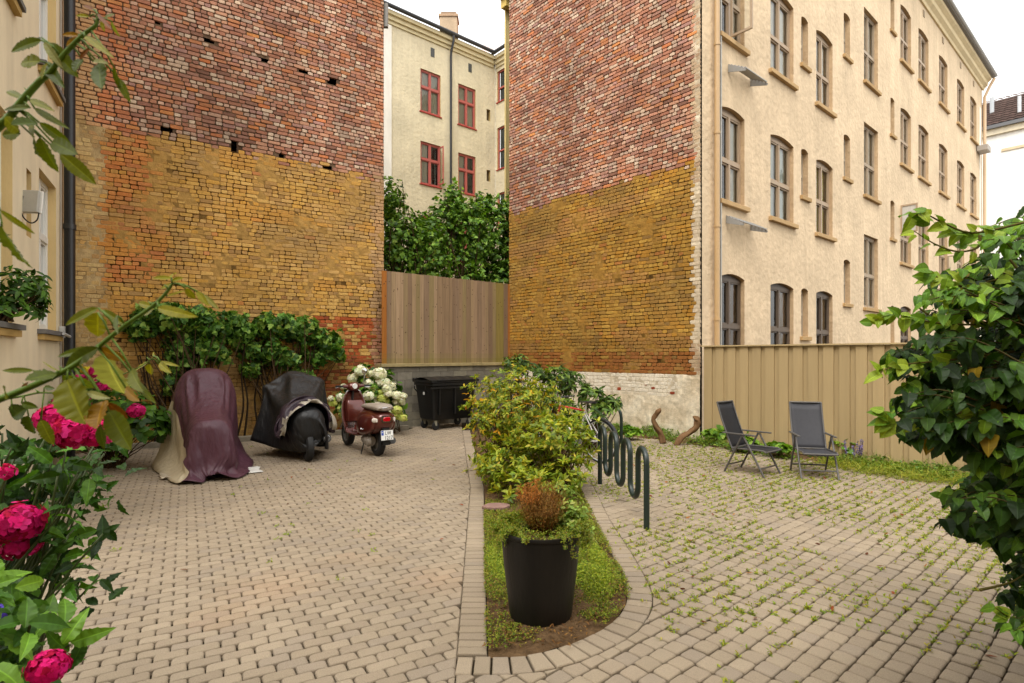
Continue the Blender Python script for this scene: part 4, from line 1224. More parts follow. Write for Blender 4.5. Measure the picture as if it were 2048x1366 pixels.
# ---- black planter pot with its plants
pc = Vector((.185, 3.66, 0))
pot = empty('planter_pot', pc, 0, 'tall tapered black planter pot at the tip of the planting bed', 'planter')
mb = MB(); mb.cur = (1, 1, 1)
mb.lathe([(0, .012), (.180, .012), (.196, .02), (.204, .05), (.217, .18), (.240, .37), (.256, .555), (.262, .56), (.266, .572), (.262, .584), (.250, .584), (.246, .56), (.236, .45), (0, .45)], 64)
auto_smooth(mb.build('shell', m_pot, pot), 40)
mb = MB(); rows = []
mb.lathe([(0, .54), (.12, .535), (.244, .52)], 40, c=(1, 1, 1)); mb.build('potting_soil', m_soil, pot, smooth=True)

# ---- purple covered scooter
sf = Vector((-.53, .85, 0)).normalized(); sl = Vector((-sf.y, sf.x, 0))
srz = math.atan2(sf.y, sf.x)
def draped(name, grid, ns, nr, colf, root, sub=2):
    """fabric surface: a grid of settled cloth points, in units of 2.5 mm, row by row"""
    V = np.array(grid, float).reshape(ns + 1, nr + 1, 3) / 400.0
    mb = MB(); mb.v = [tuple(p) for p in V.reshape(-1, 3)]; n = nr + 1
    for i in range(ns):
        for j in range(nr):
            mb.f.append([i * n + j, (i + 1) * n + j, (i + 1) * n + j + 1, i * n + j + 1]); mb.c.append(colf(V[i, j], i, j)); mb.m.append(0)
    o = mb.build(name, m_tarp, root, smooth=True)
    if sub: subd(o, sub)
    sd = o.modifiers.new('th', 'SOLIDIFY'); sd.thickness = .003
    return o
CLOTH_A = [
-456,51,8,-438,45,7,-426,43,7,-423,38,11,-416,41,6,-411,40,7,-414,34,15,-404,38,13,-406,36,17,-403,35,19,-396,39,21,-404,31,23,-393,36,24,-397,31,28,-404,26,29,-396,26,28,-400,21,35,-402,18,27,-401,13,37,-409,15,29,-407,12,36,-412,10,37,-414,8,33,-415,3,36,-413,3,40,-418,-3,38,-421,-7,38,-417,-10,44,-417,-15,47,-427,-12,47,-426,-20,55,-436,-22,58,-447,-20,50,-434,130,29,-417,119,41,-408,112,40,-400,105,43,-392,95,34,-382,85,32,-379,81,36,-375,76,39,-371,73,42,-369,70,46,-365,67,48,-362,64,51,-359,60,55,-363,51,63,-360,46,63,-357,40,62,-369,26,67,-368,7,65,-374,-3,64,-373,-8,61,-365,-12,54,-367,-17,51,-371,-22,49,-370,-30,45,-377,-35,43,-379,-40,39,-380,-46,34,-387,-55,32,-389,-61,26,-402,-64,28,-410,-73,22,-416,-81,8,-438,-97,14,-421,148,17,-394,121,31,-371,113,39,-373,106,57,-371,104,69,-368,102,78,-373,97,89,-373,90,97,-373,82,104,-372,76,110,-370,70,113,-370,65,118,-369,58,121,-362,52,125,-356,47,128,-359,33,129,-360,3,129,-360,-20,128,-366,-31,125,-365,-41,121,-368,-45,118,-369,-50,113,-372,-51,109,-366,-53,100,-366,-56,94,-373,-56,87,-366,-57,77,-364,-61,68,-364,-59,53,-371,-67,42,-377,-70,24,-392,-88,11,-422,-119,8,-410,158,10,-370,121,26,-369,124,54,-368,124,78,-366,120,95,-374,110,110,-366,102,123,-367,92,135,-366,87,144,-365,82,151,-365,73,159,-360,66,164,-357,59,167,-355,55,173,-360,44,177,-355,27,178,-360,1,179,-361,-21,179,-361,-39,175,-359,-50,170,-358,-56,165,-367,-62,158,-362,-68,149,-361,-78,139,-363,-83,129,-363,-83,118,-364,-79,108,-357,-74,93,-354,-72,74,-348,-69,55,-356,-71,31,-372,-91,14,-411,-130,8,-399,167,9,-355,128,36,-356,133,68,-358,134,94,-362,122,113,-363,110,130,-356,106,146,-358,100,163,-357,95,173,-359,89,183,-360,84,194,-359,76,202,-358,67,206,-362,56,211,-358,43,214,-355,30,216,-363,2,217,-356,-27,216,-357,-41,212,-361,-52,207,-358,-68,200,-353,-76,190,-353,-80,181,-354,-83,172,-360,-89,161,-355,-91,144,-356,-98,127,-358,-98,107,-357,-95,86,-354,-86,64,-338,-79,43,-358,-99,23,-401,-139,8,-386,173,7,-347,137,51,-344,132,76,-353,141,107,-355,119,125,-348,117,146,-349,115,167,-348,107,182,-351,102,195,-349,95,207,-347,91,219,-349,81,228,-352,73,234,-351,61,239,-361,48,243,-353,29,246,-362,-2,246,-353,-36,244,-357,-52,240,-355,-64,233,-347,-72,225,-351,-81,217,-351,-90,207,-342,-89,194,-336,-92,180,-337,-96,163,-337,-96,146,-339,-95,123,-339,-97,99,-343,-104,73,-333,-89,52,-349,-108,32,-388,-148,8,-368,181,8,-333,129,46,-340,139,78,-339,140,114,-337,117,132,-335,122,155,-333,119,179,-337,111,196,-336,108,212,-335,98,225,-341,90,236,-337,81,246,-341,77,256,-345,64,265,-353,51,266,-352,36,268,-360,-4,268,-353,-34,271,-352,-54,263,-350,-69,254,-343,-76,246,-346,-86,238,-335,-89,226,-340,-96,212,-342,-102,196,-342,-107,178,-342,-111,157,-341,-114,135,-341,-115,109,-339,-119,80,-327,-104,57,-336,-116,34,-371,-159,8,-345,188,8,-330,140,48,-333,143,83,-323,134,114,-319,119,135,-319,113,157,-318,105,181,-319,104,202,-324,107,222,-328,98,237,-335,97,250,-336,90,260,-335,79,270,-340,64,279,-346,51,284,-351,36,287,-353,-4,289,
-349,-37,288,-343,-56,285,-337,-71,277,-342,-81,266,-335,-84,252,-337,-94,241,-336,-103,225,-336,-106,206,-334,-112,186,-332,-118,166,-328,-120,143,-324,-123,118,-324,-128,88,-322,-125,55,-321,-114,32,-351,-170,11,-325,196,10,-316,150,49,-314,129,84,-306,121,107,-306,113,133,-301,110,159,-304,115,182,-314,115,202,-320,115,225,-320,112,245,-322,108,260,-322,96,270,-330,86,284,-332,71,292,-336,57,298,-339,36,303,-340,-2,306,-338,-39,304,-333,-58,302,-331,-73,296,-331,-84,281,-333,-94,266,-327,-102,252,-324,-102,233,-323,-104,214,-319,-106,191,-314,-108,170,-313,-114,148,-307,-115,121,-306,-125,93,-305,-136,60,-305,-108,26,-333,-179,15,-310,203,19,-291,142,52,-288,125,78,-282,114,105,-288,122,133,-288,127,159,-293,123,183,-298,117,208,-301,110,228,-303,105,247,-306,102,264,-312,95,278,-312,87,293,-314,77,304,-317,67,312,-323,41,321,-326,-5,322,-319,-45,322,-318,-63,314,-315,-77,304,-315,-88,291,-315,-95,279,-309,-102,261,-303,-109,241,-302,-113,221,-300,-116,197,-298,-117,176,-296,-115,152,-290,-117,126,-284,-125,96,-282,-136,65,-275,-117,24,-307,-187,9,-292,199,8,-268,132,43,-269,119,75,-261,121,109,-266,112,138,-268,113,162,-272,113,187,-277,114,210,-283,114,230,-285,111,251,-287,103,270,-293,97,284,-294,88,298,-295,76,311,-294,63,318,-297,39,324,-302,-11,326,-295,-42,324,-293,-62,318,-290,-78,308,-291,-88,298,-291,-97,285,-283,-106,266,-277,-112,246,-274,-112,225,-278,-113,203,-274,-116,182,-271,-118,158,-264,-125,132,-257,-127,101,-265,-136,70,-254,-124,30,-280,-196,8,-262,204,8,-245,129,35,-238,108,76,-239,107,110,-245,116,139,-245,122,165,-245,122,192,-249,121,215,-253,118,235,-256,113,256,-262,108,274,-270,100,287,-274,88,304,-273,74,316,-270,60,322,-275,36,327,-275,-8,334,-266,-48,331,-265,-63,322,-261,-80,313,-258,-93,301,-257,-103,287,-254,-109,273,-251,-114,256,-245,-118,234,-246,-121,213,-246,-123,191,-239,-128,165,-234,-126,138,-233,-128,106,-236,-146,71,-244,-142,36,-259,-201,8,-237,209,8,-216,139,39,-207,110,75,-213,113,111,-216,120,142,-219,119,171,-221,119,196,-220,118,220,-218,117,243,-226,114,264,-231,107,284,-237,98,299,-243,86,312,-246,73,319,-246,60,329,-243,36,332,-250,-4,341,-244,-51,337,-238,-68,325,-235,-86,315,-230,-96,302,-229,-107,290,-229,-110,276,-224,-115,259,-217,-118,240,-212,-121,221,-206,-125,199,-209,-130,171,-206,-136,144,-210,-142,113,-207,-149,74,-210,-135,31,-223,-209,8,-205,215,8,-180,139,36,-172,120,78,-176,119,115,-181,114,148,-188,117,176,-187,119,202,-184,117,227,-190,115,249,-194,111,271,-202,105,288,-211,98,302,-210,83,317,-212,73,330,-217,57,335,-217,40,336,-217,-7,351,-218,-55,344,-213,-68,330,-210,-84,322,-203,-94,309,-198,-106,296,-194,-108,282,-192,-112,266,-190,-117,247,-186,-117,228,-181,-123,203,-174,-126,177,-176,-132,147,-177,-137,115,-177,-142,77,-171,-138,30,-188,-217,8,-166,223,8,-146,146,38,-137,133,82,-140,122,120,-149,119,153,-153,117,182,-156,115,211,-158,117,233,-161,116,254,-161,111,276,-165,104,295,-173,98,310,-177,84,327,-181,73,341,-180,55,345,-187,38,350,-187,-8,360,-190,-59,353,
-180,-69,338,-174,-82,331,-170,-92,321,-164,-99,308,-160,-106,291,-157,-110,274,-154,-115,256,-151,-120,233,-146,-124,207,-139,-128,181,-143,-129,151,-143,-131,118,-145,-132,79,-141,-142,34,-153,-224,8,-128,231,8,-106,152,40,-109,139,87,-113,135,126,-114,128,161,-117,125,192,-120,123,219,-122,121,243,-126,119,264,-131,112,285,-134,106,304,-137,100,321,-143,91,339,-144,80,349,-144,61,359,-149,40,367,-151,-5,370,-151,-57,373,-140,-66,357,-140,-82,347,-139,-92,335,-131,-101,321,-127,-105,306,-122,-105,290,-121,-114,268,-114,-123,242,-109,-125,217,-105,-129,188,-100,-131,158,-106,-132,125,-114,-139,86,-105,-148,38,-124,-230,8,-90,240,8,-76,151,52,-76,149,105,-79,141,149,-80,137,187,-79,136,221,-77,131,251,-87,122,276,-86,125,299,-84,117,319,-86,103,337,-88,105,357,-90,97,372,-83,85,373,-88,65,387,-93,39,395,-98,-2,397,-103,-53,397,-101,-78,393,-90,-79,378,-92,-84,368,-91,-102,361,-85,-108,344,-87,-114,325,-80,-120,300,-85,-129,276,-77,-126,251,-69,-136,217,-63,-134,183,-70,-133,147,-74,-144,104,-65,-151,51,-80,-238,8,-49,248,8,-31,152,65,-43,149,124,-40,147,173,-42,148,215,-43,137,251,-40,127,283,-39,132,311,-44,127,337,-39,115,357,-41,104,375,-41,104,393,-43,94,406,-36,71,407,-33,54,412,-44,54,427,-49,2,431,-43,-54,427,-50,-82,428,-48,-84,418,-44,-85,405,-46,-92,390,-53,-112,385,-41,-115,361,-42,-123,337,-44,-135,312,-44,-140,281,-38,-138,248,-27,-145,211,-34,-144,169,-34,-144,121,-28,-163,67,-35,-246,8,-5,256,8,6,157,82,4,148,148,-2,157,201,-7,153,248,2,147,288,1,131,322,-4,135,354,5,121,381,9,106,402,7,108,424,8,105,442,16,88,446,26,70,445,20,52,455,13,48,469,15,6,467,20,-63,469,11,-81,469,3,-93,470,10,-90,451,16,-93,433,5,-111,429,-2,-120,412,-1,-122,384,5,-136,354,1,-149,323,-4,-143,286,5,-149,245,12,-149,198,8,-139,144,16,-168,83,7,-254,8,31,262,8,49,162,99,38,158,172,42,154,232,39,163,284,29,151,327,39,134,363,37,138,402,48,120,425,50,104,448,49,114,472,57,98,481,70,79,481,74,61,493,63,42,506,53,47,523,72,-9,517,75,-61,516,64,-73,516,54,-92,517,56,-101,498,62,-94,479,58,-105,463,42,-123,457,46,-126,428,41,-132,398,38,-151,366,40,-149,325,38,-153,280,46,-145,229,55,-150,168,50,-158,97,43,-259,8,75,269,8,83,170,105,83,169,180,82,159,241,71,159,294,65,164,339,72,153,378,79,140,412,71,136,445,81,113,461,78,109,488,81,110,511,96,92,511,96,69,519,91,56,530,89,31,546,102,-5,547,104,-61,542,93,-81,545,91,-96,539,93,-93,518,96,-99,493,81,-116,487,77,-132,468,77,-132,438,75,-147,410,77,-158,376,76,-162,335,79,-153,288,82,-157,235,89,-161,175,87,-157,103,83,-263,8,117,277,8,123,181,114,117,183,186,109,170,248,106,162,301,112,163,349,110,166,390,105,154,425,103,137,455,104,131,484,115,114,500,116,107,526,118,103,545,121,84,543,120,63,557,115,50,569,123,3,574,126,-57,568,125,-79,560,120,-90,551,121,-94,536,121,-108,516,109,-133,505,106,-137,476,113,-148,450,113,-164,423,110,-168,386,114,-166,342,115,-165,294,119,-164,242,121,-168,180,125,-162,107,125,-263,8,151,279,8,150,191,119,146,195,191,139,186,252,139,179,306,140,177,354,139,171,398,133,169,436,
133,151,467,138,138,493,137,131,519,143,112,542,145,105,562,146,87,569,146,71,580,147,48,588,147,0,592,153,-49,588,155,-77,580,151,-90,570,148,-106,554,147,-119,538,139,-137,516,144,-148,490,148,-164,464,143,-172,430,147,-168,393,152,-170,349,150,-174,301,151,-178,246,155,-177,183,165,-168,111,164,-262,8,190,281,8,177,204,121,182,208,194,173,194,255,173,189,308,170,176,356,166,172,399,167,168,437,166,164,471,173,155,501,173,144,526,172,128,551,174,112,570,172,94,583,179,72,592,183,49,598,179,-5,600,183,-55,597,183,-78,589,185,-97,580,177,-115,569,176,-131,549,178,-146,524,183,-157,496,185,-164,464,176,-168,430,179,-170,392,177,-172,350,185,-181,303,181,-185,248,182,-187,184,199,-176,112,197,-259,8,221,283,8,208,230,122,215,226,198,204,207,258,201,196,311,199,186,358,197,175,401,200,176,439,201,161,470,205,153,499,203,142,525,201,128,550,206,112,566,209,91,581,214,70,588,213,44,593,217,0,595,220,-52,592,214,-81,584,214,-99,575,209,-117,562,208,-130,546,210,-143,522,216,-154,492,214,-162,463,209,-166,428,209,-175,392,203,-185,348,212,-181,301,213,-186,247,219,-182,186,231,-188,122,226,-256,8,248,284,8,236,236,124,240,237,201,230,227,262,224,213,314,219,197,361,219,183,400,229,170,434,232,160,466,235,152,496,235,142,521,239,130,542,241,111,563,243,91,577,245,71,584,246,44,590,246,-8,593,242,-56,589,241,-80,582,244,-98,572,243,-115,560,237,-130,542,244,-144,517,245,-153,491,243,-162,461,240,-166,426,228,-169,388,232,-177,346,236,-187,300,239,-187,247,238,-162,197,256,-202,138,262,-249,8,277,283,8,257,219,128,239,228,197,248,216,258,243,191,306,237,183,354,232,170,394,246,164,430,257,160,464,254,150,492,260,137,516,263,117,532,261,102,550,266,89,566,259,71,571,264,43,578,263,-5,576,262,-46,574,263,-69,571,260,-89,562,260,-106,548,262,-121,529,263,-128,505,266,-140,481,261,-149,455,253,-163,424,251,-172,385,256,-173,342,262,-173,297,263,-188,245,263,-160,190,271,-203,141,285,-239,8,308,280,8,276,227,134,243,208,193,260,197,248,252,172,294,255,167,341,262,168,382,268,168,420,271,154,454,266,139,480,268,122,499,271,113,519,271,97,533,281,86,547,271,66,552,278,44,558,275,0,556,274,-39,557,278,-65,553,269,-85,542,277,-98,527,274,-109,511,275,-118,492,272,-126,468,275,-143,444,264,-148,412,275,-162,377,282,-170,336,284,-167,290,285,-175,238,281,-154,182,288,-191,132,305,-224,8,331,274,9,294,232,136,250,192,179,268,178,235,273,172,284,273,177,330,280,172,371,279,160,405,276,143,439,270,131,463,281,113,483,279,105,502,284,101,519,287,85,529,283,65,534,289,47,540,285,1,540,284,-36,540,290,-60,534,288,-80,521,292,-87,509,283,-98,491,292,-113,474,281,-113,453,280,-126,428,282,-139,396,280,-138,360,296,-150,325,308,-163,281,296,-158,230,291,-138,178,305,-174,121,323,-209,8,345,263,8,305,219,127,258,178,167,275,173,223,288,176,272,287,166,316,278,156,354,279,149,389,272,135,418,279,122,445,284,109,465,288,98,483,294,104,501,292,87,507,290,65,515,294,49,522,296,6,522,296,-33,519,296,-54,511,302,-74,501,295,-77,490,295,-88,471,304,-105,457,291,-104,436,286,-114,410,
294,-130,381,291,-124,346,300,-134,309,322,-147,270,312,-155,221,304,-129,172,323,-158,108,336,-195,8,358,249,8,314,201,114,269,168,156,286,172,210,293,167,257,284,153,299,291,152,335,287,142,367,274,135,396,286,117,420,288,107,442,296,109,461,307,106,475,307,88,485,300,71,489,300,45,495,301,13,495,303,-30,490,305,-49,484,313,-64,477,299,-68,464,309,-80,450,314,-94,435,300,-97,414,293,-105,389,309,-114,361,299,-116,329,312,-118,293,332,-136,256,330,-149,209,315,-126,159,332,-143,100,350,-180,8,367,237,8,322,192,101,276,162,142,285,158,194,285,158,239,294,151,278,293,134,310,280,130,338,282,123,365,290,116,388,302,122,412,310,112,428,311,99,440,313,83,449,302,63,453,307,46,458,310,8,458,308,-27,452,324,-41,453,317,-55,443,309,-62,433,316,-75,421,319,-88,404,304,-88,386,306,-96,360,311,-100,335,318,-106,304,327,-109,274,336,-125,238,328,-131,194,324,-130,143,339,-129,89,363,-164,8,376,223,8,327,184,86,290,161,126,286,148,171,283,146,213,298,139,247,294,132,276,297,120,303,299,129,327,301,132,350,306,127,368,306,116,382,305,102,393,314,82,401,314,60,407,317,44,410,315,12,410,328,-16,411,335,-35,407,321,-44,399,321,-53,391,328,-67,380,322,-75,363,323,-80,346,331,-83,327,330,-89,300,331,-95,277,331,-101,245,344,-112,212,328,-116,173,325,-111,127,348,-115,75,375,-150,8,385,207,8,324,170,64,313,152,108,294,140,142,298,142,177,299,143,209,314,143,235,316,137,261,319,120,279,329,123,298,320,117,311,322,110,324,321,98,334,317,81,339,317,66,344,320,49,347,335,17,349,347,-8,350,332,-20,346,331,-34,339,337,-46,331,340,-52,323,342,-59,310,342,-63,295,333,-68,276,346,-76,258,338,-83,234,341,-88,209,340,-106,179,335,-99,145,333,-99,105,353,-100,58,384,-135,8,392,190,8,349,157,45,320,145,71,309,141,102,313,134,131,312,128,156,321,130,177,331,132,197,339,125,214,342,121,228,339,109,239,338,97,249,338,92,255,338,86,260,345,76,266,350,62,269,357,30,269,345,7,267,349,-7,264,355,-18,260,356,-27,254,353,-37,245,361,-42,237,355,-46,225,359,-56,212,358,-63,196,357,-69,178,361,-84,157,354,-83,134,344,-75,109,351,-78,77,355,-82,37,391,-121,8,404,159,15,362,139,20,362,143,44,358,132,63,348,119,74,342,116,87,343,113,101,347,116,113,350,115,122,351,113,131,353,109,139,350,101,146,345,97,151,343,91,155,339,86,157,337,74,160,347,48,158,363,31,158,371,20,157,372,7,154,374,-4,150,371,-14,144,376,-16,138,372,-26,132,373,-37,123,369,-46,113,370,-50,102,374,-50,90,371,-52,75,365,-53,57,356,-53,36,367,-61,13,407,-89,8,422,50,12,402,50,38,398,53,43,384,53,42,374,51,47,372,51,57,369,52,62,362,54,66,365,54,70,370,54,73,366,55,80,375,53,76,369,55,84,381,55,79,375,56,88,384,56,92,378,50,92,377,48,82,383,47,85,388,46,86,388,45,80,392,42,82,395,41,79,398,39,79,402,38,77,404,40,69,409,40,65,414,38,61,415,39,49,419,35,38,425,29,26,430,27,9,461,15,8,
]
